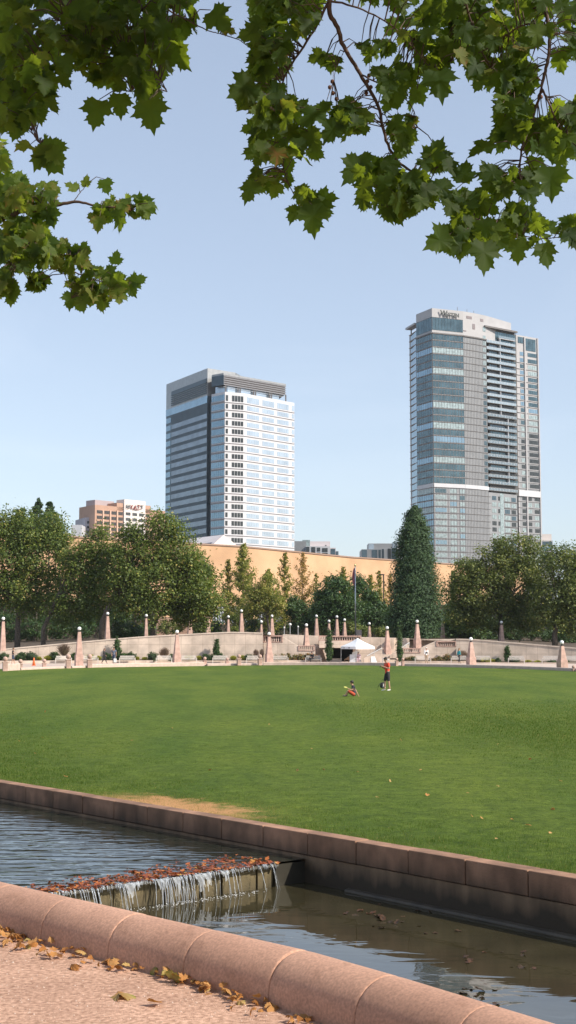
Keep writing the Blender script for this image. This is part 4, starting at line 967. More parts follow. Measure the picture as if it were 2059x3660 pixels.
sign(HT, [('W', Cp, R1p, .245, zW-.45, 3.1, sg, .8, 1.0), ('ESTIN', Cp, R1p, .405, zW-.62, 2.25, sg, .8, 1.1)])

# ---- salmon hotel with roof sign
SB = empty('salmon_hotel', 'salmon hotel block with red and black rooftop lettering above the left trees', 'building')
def h_(x, y, Y): return atY(240+x/3.813, 1750+y/3.813, Y)
a = h_(165, 245, 716)[:2]; b_ = h_(380, 205, 700); b = b_[:2]; c = h_(1325, 290, 735)[:2]; ZH = b_[2]
MB().prism([a, b, c, (c[0]+2, c[1]+25), (a[0]+5, a[1]+25)], 0, ZH).build('wall', M['tan'], SB)
def hu(x): return (x-380)/(1325-380)
def hz(x, y): return h_(x, y, 700+35*hu(x))[2]
MB().fbox(b, c, hu(755), hu(1045), 3, hz(755, 133), -6, .8).build('sign_tower', M['offwhite'], SB)
MB().fbox(b, c, hu(668), hu(752), ZH-2, hz(668, 178), -8, .0).build('roof_block', M['tan'], SB); MB().fbox(b, c, hu(1047), hu(1130), ZH-2, hz(1045, 214), -8, .0).build('roof_block', M['tan'], SB)
MB().fbox(b, c, hu(500), hu(754), ZH-1, hz(755, 136)-.5, -16, -8.1).build('plant_room', mat('mauve_render', (.36,.30,.31), .8, .05), SB)
g1 = h_(113, 400, 722)[:2]; g2 = h_(240, 380, 705)[:2]; g3 = h_(330, 386, 706)[:2]
MB().prism([g1, g2, g3, (g3[0]+3, g3[1]+20), (g1[0], g1[1]+20)], 0, h_(240, 380, 705)[2]).build('low_wing', mat('lilac_render', (.40,.38,.42), .8, .05), SB)
items = []
for r_i in range(9):
    y0 = 278+74*r_i
    for x0, x1 in ((404, 474), (498, 568), (590, 660), (684, 748)):
        zz = hz(x0, y0+(x0-404)*.085); items.append(win(b, c, hu(x0), hu(x1), zz-1.75, zz, 4, M['g_black'], .18, .12))
    for x0, x1 in ((775, 840), (866, 930), (957, 1020)):
        zz = hz(x0, y0+(x0-404)*.085); it = win(b, c, hu(x0), hu(x1), zz-1.6, zz, 4, M['g_black'], .18, .92); items.append(it)
    for x0, x1 in ((1045, 1110),):
        zz = hz(x0, y0+(x0-404)*.085); items.append(win(b, c, hu(x0), hu(x1), zz-1.6, zz, 4, M['g_black'], .18, .12))
    zz = h_(275, 430+65*r_i, 706)[2]; items.append(win(g2, g3, .35, .75, zz-1.4, zz, 1, M['g_black'], .1, .1))
add_windows(SB, items)
mb = MB(); mb2 = MB()
for x in (486, 580, 672):
    mb.fbox(b, c, hu(x-8), hu(x+8), 5, hz(x, 285), 0, .5)
mb.build('pilasters', mat('pale_tan', (.60,.40,.30), .8, .05), SB)
red = mat('sign_red', (.20, .035, .03), .5)
sign(SB, [('H', b, c, hu(775), hz(780, 255), 2.9, sg, 1.4, 1.05), ('Y', b, c, hu(828), hz(840, 262), 2.9, red, 1.4, 1.1), ('A', b, c, hu(872), hz(880, 272), 3.2, red, 1.5, 1.1), ('T', b, c, hu(925), hz(935, 260), 2.9, red, 1.4, 1.1), ('T', b, c, hu(970), hz(980, 266), 2.9, sg, 1.4, 1.1)])
mb = MB(); mb.tube([(*lerp2(b, c, hu(800)), 0)]*0 or [(lerp2(b, c, hu(x))[0]+.0, lerp2(b, c, hu(x))[1]-1.9, hz(x, y)) for x, y in ((812, 266), (850, 250), (900, 268), (940, 282), (985, 274), (1010, 262))], [.06, .12, .16, .16, .12, .06], 5); mb.build('swoosh', red, SB)
lw = MB(); q = h_(55, 478, 690)[:2]; q2 = h_(200, 480, 690)
MB().box(q[0], q2[0], 690, 705, 0, q2[2]).build('white_clad_building', M['panel_w'], None); tag(bpy.data.objects['white_clad_building'], 'low white clad block at the left foot of the salmon hotel', 'building')

# ---- orange wall of the mall
MW = empty('shopping_mall', 'wide blank orange brick mall wall behind the park trees', 'building')
mp_ = [onz(x, y, 25) for x, y in ((256, 1921), (860, 1955), (1250, 1993), (1620, 2018))]
lft = (mp_[0][0]-40*.77, mp_[0][1]-40*.64); rgt = (mp_[3][0]+40*.69, mp_[3][1]+40*.72)
pts = [lft]+mp_+[rgt]
MB().prism(pts+[(rgt[0]-20, rgt[1]+60), (lft[0]-20, lft[1]+80)], 0, 25).build('brick_wall', M['tanwall'], MW)
mb = MB(); 
for A, B in zip(pts[:-1], pts[1:]): mb.fbox(A, B, 0, 1, 25.0, 25.35, -.5, .25)
mb.build('roof_edge', mat('roof_edge', (.30, .20, .15), .7), MW)
sk = empty('gabled_skylight', 'white gabled skylight roof above the orange wall', 'roof')
a, b, c = atY(672, 1935, 360), atY(800, 1911, 352), atY(870, 1962, 372); a2 = atY(640, 1958, 352)
e1 = atY(740, 1945, 335)
MB().add([atY(655, 1962, 340), atY(745, 1962, 331), atY(862, 1962, 338), atY(800, 1911, 334), atY(680, 1925, 372), atY(640, 1942, 380), atY(862, 1962, 375)],
         [(1,2,3), (0,1,3,4), (0,4,5), (3,2,6,4)]).build('roof', mat('skylight_metal', (.62,.57,.56), .5, .04), sk, fix=False)
MB().add([atY(660, 1951, 341), atY(760, 1938, 332.5), atY(752, 1946, 331.8), atY(660, 1960, 339.5)], [(0,3,2,1)]).build('glazing', M['g_dark'], sk, fix=False)
# low glass roofs of the mall entrance
def ribroof(label, x0, x1, y0, y1, Y):
    r = empty('ribbed_roof', label, 'roof', group='white ribbed entrance roofs')
    sk_ = (x1-x0)*.32
    v = [atY(x0, y1, Y), atY(x1, y1, Y), atY(x1-sk_*.2, y0, Y+9), atY(x0-sk_*.2+sk_*.1, y0, Y+9)]
    MB().add([*v, *[(q[0], q[1], q[2]-.25) for q in v]], [(0,1,2,3),(7,6,5,4),(0,4,5,1),(1,5,6,2),(2,6,7,3),(3,7,4,0)]).build('roof_sheet', M['panel_w'], r)
    mb = MB(); n_ = 14
    for i in range(n_+1):
        t = i/n_; a = Vector(v[0]).lerp(Vector(v[1]), t); b = Vector(v[3]).lerp(Vector(v[2]), t); mb.tube([a+Vector((0,0,.12)), b+Vector((0,0,.12))], .09, 4)
    mb.build('ribs', M['bline'], r)
    MB().add([atY(x0, y1+2, Y+2)]*0+[(*atY(x0, y1, Y+2)[:2], 2.0), (*atY(x1, y1, Y+2)[:2], 2.0), (*atY(x1, y1, Y+2)[:2], v[0][2]-.4), (*atY(x0, y1, Y+2)[:2], v[0][2]-.4), (*atY(x0, y1, Y+9)[:2], 2.0), (*atY(x1, y1, Y+9)[:2], 2.0), (*atY(x1, y1, Y+9)[:2], v[0][2]-.4), (*atY(x0, y1, Y+9)[:2], v[0][2]-.4)], [(0,1,2,3),(7,6,5,4),(0,4,5,1),(1,5,6,2),(3,7,4,0)]).build('shopfront', M['g_black'], r)
ribroof('left white ribbed roof behind the obelisks', 762, 885, 2168, 2224, 268)
ribroof('right white ribbed roof behind the obelisks', 922, 1012, 2168, 2231, 270)
tb = MB().box(*sorted((xat(545, 2250, 262), xat(690, 2250, 262))), 262, 270, 1.5, zat(2205, 262)).build('brown_house', M['tan']); tag(tb, 'low brown building wall glimpsed between left trunks', 'building')
# small blocks on the skyline
def skyblock(label, Y, parts, wins):
    r = empty('apartment_block', label, 'building')
    for nm, x0, x1, y0, m, dy, dp in parts: MB().box(xat(x0, 1950, Y+dy), xat(x1, 1950, Y+dy), Y+dy, Y+dy+dp, 0, zat(y0, Y+dy)).build(nm, m, r)
    for x0, x1, y0, y1, m, dy in wins: MB().box(xat(x0, 1950, Y+dy), xat(x1, 1950, Y+dy), Y+dy-.12, Y+dy, zat(y1, Y+dy), zat(y0, Y+dy)).build('window', m, r)
sx4 = lambda x: 1020+x/3.293; sy4 = lambda y: 1900+y/3.293
pk = mat('pinkish_panel', (.62, .56, .57), .7, .04)
skyblock('pale pink and grey apartment block right of the office tower', 640,
    [('wall', sx4(80), sx4(245), sy4(112), M['panel_g'], 0, 20), ('upper_wall', sx4(200), sx4(290), sy4(98), M['g_cur'], 2, 16), ('upper_wall', sx4(290), sx4(528), sy4(115), pk, 2, 16), ('front_wall', sx4(240), sx4(528), sy4(172), M['panel_w'], -1, 3), ('wall', sx4(528), sx4(592), sy4(190), pk, -.5, 12), ('wall', sx4(592), sx4(626), sy4(230), M['panel_g'], -.5, 12)],
    [(sx4(243), sx4(284), sy4(178), sy4(260), M['g_black'], -1), (sx4(305), sx4(353), sy4(182), sy4(262), M['g_black'], -1), (sx4(373), sx4(411), sy4(188), sy4(234), M['g_black'], -1), (sx4(373), sx4(411), sy4(247), sy4(270), M['g_black'], -1), (sx4(433), sx4(498), sy4(194), sy4(240), M['g_black'], -1), (sx4(433), sx4(498), sy4(250), sy4(275), M['g_black'], -1), (sx4(532), sx4(588), sy4(202), sy4(280), M['g_dark'], -.5), (sx4(597), sx4(620), sy4(236), sy4(285), M['g_dark'], -.5), (sx4(470), sx4(483), sy4(158), sy4(178), M['g_black'], 2)])
skyblock('grey glass apartment block left of the big conifer', 660,
    [('wall', sx4(898), sx4(1320), sy4(208), M['panel_g'], 0, 20), ('upper_wall', sx4(978), sx4(1315), sy4(140), M['panel_g'], 2, 12), ('glass_corner', sx4(980), sx4(1042), sy4(146), M['g_pale'], 1.8, 3), ('glass_corner', sx4(1262), sx4(1314), sy4(124), M['g_pale'], 1.8, 3), ('side_wall', sx4(1314), sx4(1380), sy4(122), M['panel_w'], 1.5, 12)],
    [(sx4(900), sx4(960), sy4(214), sy4(300), M['g_dark'], 0), (sx4(1018), sx4(1082), sy4(214), sy4(310), M['g_dark'], 0), (sx4(1098), sx4(1122), sy4(214), sy4(315), M['g_mid'], 0), (sx4(1138), sx4(1160), sy4(205), sy4(315), M['g_dark'], 0), (sx4(1205), sx4(1242), sy4(200), sy4(330), M['g_black'], 0), (sx4(1250), sx4(1314), sy4(195), sy4(330), M['g_mid'], 0), (sx4(1325), sx4(1345), sy4(205), sy4(260), M['g_dark'], 1.5)])
skyblock('small glazed block with tan top right of the hotel tower', 600,
    [('wall', 1925, 1976, 1932, M['panel_l'], 0, 20), ('tan_top', 1926, 1972, 1909, M['offwhite'], 2, 12)],
    [(1929, 1974, 1936, 1950, M['g_dark'], 0), (1929, 1974, 1954, 1968, M['g_blue'], 0), (1940, 1953, 1974, 2010, M['g_mid'], 0), (1958, 1974, 1974, 2010, M['g_dark'], 0)])
# ================================================================ VEGETATION
LEAF = {
 'plane': leafmat('plane_tree_leaves', [(0, (0.048,0.080,0.015)), (.5, (0.106,0.151,0.027)), (.85, (0.192,0.233,0.045)), (1, (0.368,0.303,0.079))], .30),
 'olive': leafmat('olive_leaves', [(0, (0.053,0.077,0.021)), (.5, (0.117,0.148,0.035)), (.85, (0.210,0.230,0.056)), (1, (0.342,0.312,0.088))], .30),
 'young': leafmat('yellowing_leaves', [(0, (0.102,0.131,0.022)), (.5, (0.246,0.232,0.043)), (.85, (0.435,0.319,0.072)), (1, (0.600,0.319,0.102))], .40),
 'ygreen': leafmat('fresh_green_leaves', [(0, (.09,.115,.02)), (.5, (.24,.25,.05)), (.85, (.40,.35,.08)), (1, (.48,.34,.10))], .4),
 'rusty': leafmat('rusty_leaves', [(0, (0.232,0.145,0.043)), (.6, (0.493,0.275,0.087)), (1, (0.600,0.392,0.131))], .4),
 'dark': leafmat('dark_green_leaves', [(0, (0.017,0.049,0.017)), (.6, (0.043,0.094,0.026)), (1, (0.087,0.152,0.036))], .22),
 'fir': leafmat('blue_green_needles', [(0, (.018,.044,.018)), (.6, (.042,.085,.032)), (1, (.085,.145,.055))], .18, .7),
 'box': leafmat('clipped_box_leaves', [(0, (0.020,0.049,0.017)), (.7, (0.046,0.090,0.026)), (1, (0.087,0.145,0.043))], .15),
 'yel': leafmat('yellow_green_tuft', [(0, (0.232,0.232,0.029)), (.6, (0.551,0.493,0.072)), (1, (0.600,0.600,0.145))], .4),
 'purp': leafmat('purple_grass', [(0, (0.080,0.043,0.043)), (.6, (0.174,0.109,0.094)), (1, (0.362,0.246,0.174))], .25),
 'mixed': leafmat('mixed_border_leaves', [(0, (0.102,0.109,0.036)), (.5, (0.232,0.174,0.065)), (.8, (0.377,0.189,0.072)), (1, (0.507,0.131,0.058))], .3),
}
def leafcards(P_, N_, size, aspect=.62, rng=RNG):
    """four-cornered pointed leaves with a slight fold, centres P_, normals N_"""
    n = len(P_); N_ = unit(N_); r = unit(rng.normal(size=(n,3))); a = unit(np.cross(N_, r)); b = np.cross(N_, a); s = size[:,None] if hasattr(size, '__len__') else size
    return np.stack([P_-a*s*.5, P_+b*s*aspect*.5+N_*s*.08, P_+a*s*.5, P_-b*s*aspect*.5+N_*s*.08], 1)
def blob_leaves(blobs, n, size, clump, flat=.0, surf=.45, up=.5, cl_den=1.0):
    """blobs: (cx,cy,cz,rx,ry,rz). Leaves gather in clumps through the blobs' volume."""
    vol = np.array([b[3]*b[4]*b[5] for b in blobs])**.8; cnt = (n*vol/vol.sum()).astype(int)+1
    Ps = []; Ns = []; Ts = []
    for b, m in zip(blobs, cnt):
        c = np.array(b[:3]); r = np.array(b[3:6]); kc = max(4, int(cl_den*vol[0]**0*12*(b[3]*b[5])/(clump**2)))
        d = unit(RNG.normal(size=(kc,3))); rad = RNG.uniform(surf, 1.0, size=(kc,1))**.6*RNG.uniform(.82,1.2,size=(kc,1)); cc = c+d*rad*r
        i = RNG.integers(0, kc, m); off = RNG.normal(size=(m,3))*clump*.42; off[:,2] *= .75
        p = cc[i]+off; dn2 = unit(p-c); nn = dn2*.6+np.array([0,0,up])+RNG.normal(size=(m,3))*.55
        Ps.append(p); Ns.append(nn); Ts.append(np.clip(RNG.normal(.46, .25, m)+(RNG.uniform(-.28, .28, kc))[i], 0, 1))
    P_ = np.concatenate(Ps); N_ = np.concatenate(Ns); T_ = np.concatenate(Ts)
    return leafcards(P_, N_, size*RNG.uniform(.6, 1.25, len(P_))), np.repeat(T_, 4)
def tree(name, label, x, ybase, Y, blobs_px, m, n, size, clump, group=None, trunk=.35, zb=None, depth=.8, surf=.45, cat='tree', bark='bark', cl=1.0, limbs=True):
    X = xat(x, ybase, Y); z0 = terr(X)-.3 if zb is None else zb
    r = empty(name, label, cat, (0, 0, 0), group); bl = []
    for bx, by, rx, ry, *dy in blobs_px:
        Yb = Y+(dy[0] if dy else 0); q = atY(bx, by, Yb); s = Yb/F; bl.append((q[0], Yb, q[2], rx*s, min(rx, ry*1.2)*s*depth, ry*s*1.02))
    V, t = blob_leaves(bl, n, size, clump, surf=surf, cl_den=cl)
    np_mesh('crown', V, 4, LEAF[m], r, tint=t)
    top = max(b[2] for b in bl); mb = MB(); hz = z0+(top-z0)*.45
    cx = float(np.average([b[0] for b in bl], weights=[b[3]*b[5] for b in bl]))
    mb.tube([(X, Y, z0-.3), (X+random.uniform(-.1,.1), Y, z0+(hz-z0)*.4), (X*.7+cx*.3, Y, hz), (cx, Y, top)], [trunk*1.25, trunk, trunk*.75, trunk*.15], 8)
    if limbs:
        for b in bl:
            for _ in range(3):
                e = Vector((b[0]+random.uniform(-.6,.6)*b[3], b[1]+random.uniform(-.6,.6)*b[4], b[2]+random.uniform(-.3,.7)*b[5])); t_ = random.uniform(.35, .8); s_ = Vector((X*(1-t_*.4)+cx*t_*.4, Y, z0+(hz-z0)*(.4+t_*.8)))
                mb.tube([s_, s_.lerp(e, .5)+Vector((0,0,.3)), e], [trunk*.4, trunk*.22, trunk*.06], 5)
    mb.build('trunk', M[bark], r, smooth=True); return r
GL = 'broadleaf trees behind the left retaining wall'
d2 = 1.4214
def D(*bl): return [(b[0]*d2, b[1]*d2, b[2]*d2, b[3]*d2, *b[4:]) for b in bl]
tree('plane_tree', 'broad green tree filling the left picture edge behind the wall', 62, 2290, 172, D((20,1400,75,90),(-30,1350,70,70),(60,1340,70,55),(100,1400,75,85),(120,1330,55,45),(60,1480,95,60),(150,1370,40,45),(30,1310,40,28),(140,1480,50,55),(70,1530,50,30),(-10,1480,60,60)), 'plane', 36720, .34, 1.5, GL)
tree('plane_tree', 'green tree in front of the salmon hotel left part', 156, 2290, 168, D((215,1440,55,70),(240,1375,40,45),(255,1340,22,22),(200,1500,60,50),(265,1440,45,60),(230,1530,55,32),(185,1420,28,40),(160,1545,45,28)), 'plane', 20808, .34, 1.4, GL, trunk=.28)
tree('plane_tree', 'tall green tree overlapping the salmon hotel and the tower foot', 365, 2280, 165, D((350,1420,60,75),(400,1335,42,40),(385,1300,18,18),(435,1330,28,26),(330,1345,32,32),(440,1390,50,48),(475,1365,22,20),(400,1460,80,65),(320,1490,60,50),(460,1450,50,55),(370,1530,75,32),(300,1430,45,60),(500,1500,38,40)), 'plane', 37944, .34, 1.5, GL, trunk=.38)
tree('plane_tree', 'spreading green tree left of the orange wall trees', 545, 2275, 168, D((470,1500,55,50),(510,1460,38,45),(530,1515,32,34),(440,1540,55,24),(490,1420,30,30),(505,1550,40,22)), 'plane', 17136, .34, 1.3, GL, trunk=.3)
# conifers above the left tree
def conifer(name, label, x, ytop, ybase, Y, prof, m, n, size, group=None, clump=.8, zb=None):
    """prof: list of (row, half width px)"""
    r = empty(name, label, 'tree', (0,0,0), group); s = Y/F; X = xat(x, ybase, Y)
    rows = np.array([p[0] for p in prof]); hw = np.array([p[1] for p in prof])
    a = RNG.uniform(0, 1, n*2); yy = rows[0]+(rows[-1]-rows[0])*a**.72; w = np.interp(yy, rows, hw)
    keep = RNG.uniform(0,1,len(yy)) < (.15+.85*w/hw.max()); yy = yy[keep][:n]; w = w[keep][:n]; k = len(yy)
    kc = max(60, int(n/45)); ca = RNG.uniform(0, 1, kc); cy = rows[0]+(rows[-1]-rows[0])*ca**.75; cw = np.interp(cy, rows, hw); cang = RNG.uniform(0, 2*math.pi, kc); cr = cw*RNG.uniform(.55, 1.0, kc)+np.where(RNG.uniform(size=kc) < .3, RNG.uniform(0, .17, kc)*hw.max(), 0)
    i = RNG.integers(0, kc, k)
    Yc = Y+0*cy; zc_ = np.array([zat(v, Y) for v in cy])
    P_ = np.stack([X+np.cos(cang[i])*cr[i]*s, Y+np.sin(cang[i])*cr[i]*s, zc_[i]], -1)+RNG.normal(size=(k,3))*np.array([clump,clump,clump*.8])*.45*np.minimum(1, .25+cw[i]/hw.max())[:,None]
    out = np.stack([np.cos(cang[i]), np.sin(cang[i]), np.full(k, .25)], -1)
    V = leafcards(P_, out+RNG.normal(size=(k,3))*.5, size*RNG.uniform(.6,1.2,k), .5); T_ = np.clip(RNG.normal(.45,.2,k)+(RNG.uniform(-.25,.25,kc))[i], 0, 1)
    np_mesh('crown', V, 4, LEAF[m], r, tint=np.repeat(T_,4))
    zt = zat(rows[0], Y); z0 = (terr(X)-.3) if zb is None else zb
    # dark core of inner branches keeps the crown from being see-through
    mb = MB(); mb.tube([(X,Y,z0-.2),(X,Y,z0+(zt-z0)*.5),(X,Y,zt-.1)], [hw.max()*s*.12, hw.max()*s*.07, .03], 8)
    for _ in range(70):
        t = random.uniform(.08, .93); y = rows[-1]+(rows[0]-rows[-1])*t; w_ = np.interp(y, rows, hw)*s*.85; an = random.uniform(0, 6.28); z = zat(y, Y)
        mb.tube([(X,Y,z-.2*w_),(X+math.cos(an)*w_, Y+math.sin(an)*w_, z)], [.07, .02], 4)
    mb.build('trunk', M['bark'], r); return r
for i, (x, yt, hw, yb) in enumerate([(127, 1781, 62, 1960), (170, 1792, 50, 1960), (70, 1815, 44, 1960), (52, 1825, 30, 1960), (195, 1835, 34, 1960)]):
    conifer('fir_tree', ['tallest ragged fir tip above the left edge tree', 'thin fir tip just right of the tallest one', 'low fir tip left of the tallest one', 'leftmost small fir tip over the edge tree', 'lowest fir tip at the right of the group'][i], x, yt, 2260, 205+i, [(yt, 1.5), (yt+14, 7), (yt+16, 3), (yt+34, 15), (yt+38, 9), (yt+60, 28), (yt+66, 18), (yt+95, hw*.8), (yb, hw)], 'fir', 5200, .5, 'fir tips behind the left trees', clump=.7)
conifer('giant_sequoia', 'big dark cone shaped conifer standing before the hotel tower foot', 1485, 1815, 2300, 171, [(1812, 3), (1835, 16), (1880, 34), (1920, 44), (1985, 52), (2050, 66), (2120, 78), (2180, 83), (2240, 84), (2290, 70), (2300, 50)], 'fir', 56000, .34, clump=1.15)
GR = 'broadleaf trees behind the right retaining wall'
tree('plane_tree', 'wide olive green tree overlapping the hotel tower foot on the right', 1790, 2290, 176, D((1230,1420,55,45),(1300,1390,60,38),(1330,1375,28,22),(1270,1375,30,22),(1180,1440,40,40),(1155,1480,35,40),(1215,1490,75,60),(1300,1470,75,60),(1250,1550,90,40),(1170,1545,50,35),(1345,1440,35,45),(1330,1540,50,45)), 'olive', 44064, .33, 1.3, GR, trunk=.35)
tree('plane_tree', 'olive green tree cut by the right picture edge', 1985, 2300, 170, D((1410,1440,55,55),(1450,1410,45,40),(1395,1400,25,25),(1420,1500,70,50),(1380,1540,45,40),(1450,1550,60,45),(1475,1480,60,60)), 'olive', 25704, .33, 1.3, GR, trunk=.35)
# dark undergrowth tree row below the right crowns
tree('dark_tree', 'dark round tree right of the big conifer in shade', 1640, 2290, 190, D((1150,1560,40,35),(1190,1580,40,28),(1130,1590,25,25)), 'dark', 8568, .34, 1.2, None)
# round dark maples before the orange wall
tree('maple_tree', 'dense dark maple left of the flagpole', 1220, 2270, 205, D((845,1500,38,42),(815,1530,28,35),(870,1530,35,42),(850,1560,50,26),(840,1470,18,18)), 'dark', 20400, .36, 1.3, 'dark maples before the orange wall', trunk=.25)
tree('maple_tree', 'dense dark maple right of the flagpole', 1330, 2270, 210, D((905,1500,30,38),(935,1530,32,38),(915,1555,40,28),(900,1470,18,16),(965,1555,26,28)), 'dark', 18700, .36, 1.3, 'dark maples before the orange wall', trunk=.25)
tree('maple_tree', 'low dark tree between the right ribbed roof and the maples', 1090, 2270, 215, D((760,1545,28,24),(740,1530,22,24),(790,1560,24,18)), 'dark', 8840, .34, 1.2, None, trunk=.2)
tree('small_tree', 'green lower tree beneath the yellowing saplings', 960, 2262, 212, D((670,1480,22,30),(650,1510,30,34),(690,1515,24,30),(620,1540,20,18)), 'ygreen', 9180, .32, 1.0, None, trunk=.2)
# young yellowing trees
def sapling(label, x, ytop, ybase, Y, hwpx, m, n, size=.40, sparse=.5, group='yellowing young trees before the orange wall'):
    r = empty('young_tree', label, 'tree', (0,0,0), group); X = xat(x, ybase, Y); s = Y/F; zt = zat(ytop, Y); z0 = 1.5; mb = MB()
    mb.tube([(X,Y,z0),(X,Y,z0+(zt-z0)*.6),(X,Y,zt-.1)], [.17,.09,.02], 6); Ps = []
    H = zt-zat(ybase, Y); nb_ = 38
    for i in range(nb_):
        t = (i+.5)/nb_; zz = zt-H*t*.97; L = hwpx*s*(.08+1.25*min(1, t*1.3)**.65)*random.choice([.35, .6, .9, 1.0, 1.25])*random.uniform(.8, 1.1); an = i*2.4+random.uniform(-.4,.4); up_ = .75*L
        a = Vector((X, Y, zz-up_*.55)); b = Vector((X+math.cos(an)*L, Y+math.sin(an)*L, zz+up_*.25)); mid = a.lerp(b, .55)-Vector((0,0,.12*L)); mb.tube([a, mid, b], [.035, .025, .008], 4)
        k = int(1.15*n/nb_*(.25+t*1.5)); tt = RNG.uniform(.12, 1.0, k)[:,None]; A = np.array(a); B = np.array(b); Mi = np.array(mid)
        Ps.append((1-tt)**2*A+2*tt*(1-tt)*Mi+tt**2*B+RNG.normal(size=(k,3))*.24*(.4+.8*min(1.2, L/2)))
    k = int(n*.06); Ps.append(np.stack([X+RNG.normal(size=k)*.2, Y+RNG.normal(size=k)*.2, zt-RNG.uniform(0, 1, k)*H*.3], -1))
    P_ = np.concatenate(Ps); V = leafcards(P_, np.array([0,-.3,.6])+RNG.normal(size=(len(P_),3))*.7, size*RNG.uniform(.6,1.2,len(P_)))
    np_mesh('crown', V, 4, LEAF[m], r, tint=np.repeat(np.clip(RNG.normal(.5,.22,len(P_)),0,1),4)); mb.build('trunk', M['barkl'], r); return r
sapling('tallest young yellow green tree behind the left ribbed roof', 867, 1945, 2230, 232, 62, 'ygreen', 5200)
sapling('airy top of yellow leaves on the tallest young tree', 872, 1943, 2100, 236, 36, 'young', 1500)
sapling('young green tree with yellow tips left of the tallest sapling', 815, 2000, 2230, 236, 36, 'young', 2200)
sapling('young yellow green tree between the two ribbed roofs', 1018, 1975, 2220, 234, 50, 'young', 3000)
sapling('rust coloured sparse young tree in the middle of the orange wall', 1082, 1975, 2200, 240, 42, 'rusty', 2000)
sapling('young green tree beside the rust coloured one', 960, 2035, 2240, 228, 50, 'ygreen', 3600)
sapling('small olive young tree with leaning tip right of the rusty one', 1130, 2050, 2230, 238, 24, 'young', 1100)
sapling('slim olive green tip left of the dark maples', 1168, 2060, 2200, 235, 16, 'young', 900)
sapling('young tree with bright yellow tip rising from the dark maples', 1226, 2025, 2200, 236, 30, 'young', 1700)
sapling('young yellow tree right of the flagpole', 1325, 2055, 2230, 236, 34, 'young', 2300)
sapling('pale yellow young tree beside the street lamp', 1357, 2040, 2230, 240, 26, 'young', 1500)
sapling('rusty young tree just left of the big conifer', 1395, 2050, 2230, 242, 24, 'rusty', 1200)
sapling('sparse young tree right of the big conifer over the orange wall', 1622, 2040, 2250, 205, 28, 'olive', 2000, group='yellowing young trees before the orange wall')
# shrubs behind the walls
def shrub(label, x, y, rx, ry, Y, m, n, size=.2, group=None, name='shrub', zb=None, clump=.5):
    q = atY(x, y, Y); s = Y/F; r = empty(name, label, 'shrub', (0,0,0), group)
    V, t = blob_leaves([(q[0], Y, q[2], rx*s, rx*s*.8, ry*s)], n, size, clump, surf=.6, cl_den=.6); np_mesh('foliage', V, 4, LEAF[m], r, tint=t)
    zb = q[2]-ry*s if zb is None else zb; mb = MB()
    for _ in range(6): mb.tube([(q[0]+random.uniform(-.1,.1)*rx*s, Y, zb-.2), (q[0]+random.uniform(-.6,.6)*rx*s, Y+random.uniform(-.3,.3)*rx*s, q[2]+random.uniform(0,.6)*ry*s)], [.04,.012], 4)
    mb.build('stems', M['bark'], r); return r
GS = 'shrubs and dark undergrowth behind the walls'
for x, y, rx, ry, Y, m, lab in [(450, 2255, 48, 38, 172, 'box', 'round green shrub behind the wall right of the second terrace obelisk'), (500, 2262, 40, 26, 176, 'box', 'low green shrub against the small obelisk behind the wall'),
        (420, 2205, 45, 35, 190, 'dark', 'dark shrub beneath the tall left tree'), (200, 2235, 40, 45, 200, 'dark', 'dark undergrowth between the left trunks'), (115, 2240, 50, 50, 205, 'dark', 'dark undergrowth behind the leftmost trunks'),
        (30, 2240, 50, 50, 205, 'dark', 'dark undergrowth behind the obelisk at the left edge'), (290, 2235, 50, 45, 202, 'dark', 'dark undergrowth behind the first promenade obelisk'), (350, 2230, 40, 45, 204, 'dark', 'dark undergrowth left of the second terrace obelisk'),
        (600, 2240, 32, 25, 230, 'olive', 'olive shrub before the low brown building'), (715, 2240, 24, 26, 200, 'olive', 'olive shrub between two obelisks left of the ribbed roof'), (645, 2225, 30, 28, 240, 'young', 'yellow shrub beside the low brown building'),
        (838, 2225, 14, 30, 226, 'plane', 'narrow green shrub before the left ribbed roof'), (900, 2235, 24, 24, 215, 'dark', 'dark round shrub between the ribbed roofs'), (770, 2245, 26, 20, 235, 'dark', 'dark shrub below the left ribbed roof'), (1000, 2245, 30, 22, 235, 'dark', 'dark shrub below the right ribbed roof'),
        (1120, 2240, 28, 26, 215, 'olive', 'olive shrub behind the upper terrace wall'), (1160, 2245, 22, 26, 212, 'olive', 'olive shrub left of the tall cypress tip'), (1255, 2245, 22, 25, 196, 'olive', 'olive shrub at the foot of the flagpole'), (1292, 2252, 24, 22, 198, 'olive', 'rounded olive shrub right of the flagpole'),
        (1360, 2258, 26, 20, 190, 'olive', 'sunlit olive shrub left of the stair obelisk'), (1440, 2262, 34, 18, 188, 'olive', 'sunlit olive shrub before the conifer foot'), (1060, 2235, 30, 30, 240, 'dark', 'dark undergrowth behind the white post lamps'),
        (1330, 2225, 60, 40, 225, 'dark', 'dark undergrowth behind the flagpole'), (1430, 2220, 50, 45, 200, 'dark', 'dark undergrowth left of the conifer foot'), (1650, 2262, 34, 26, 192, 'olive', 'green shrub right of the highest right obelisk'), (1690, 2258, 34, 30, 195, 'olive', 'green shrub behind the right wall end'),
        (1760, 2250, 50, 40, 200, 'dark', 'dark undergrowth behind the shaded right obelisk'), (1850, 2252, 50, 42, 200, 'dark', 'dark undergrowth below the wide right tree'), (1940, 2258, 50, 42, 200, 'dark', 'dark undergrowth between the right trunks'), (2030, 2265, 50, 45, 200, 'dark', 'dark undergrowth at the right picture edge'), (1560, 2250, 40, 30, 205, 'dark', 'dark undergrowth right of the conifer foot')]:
    shrub(lab, x, y, rx, ry, Y, m, int(1200+rx*ry*1.1), .26, GS, clump=.8)
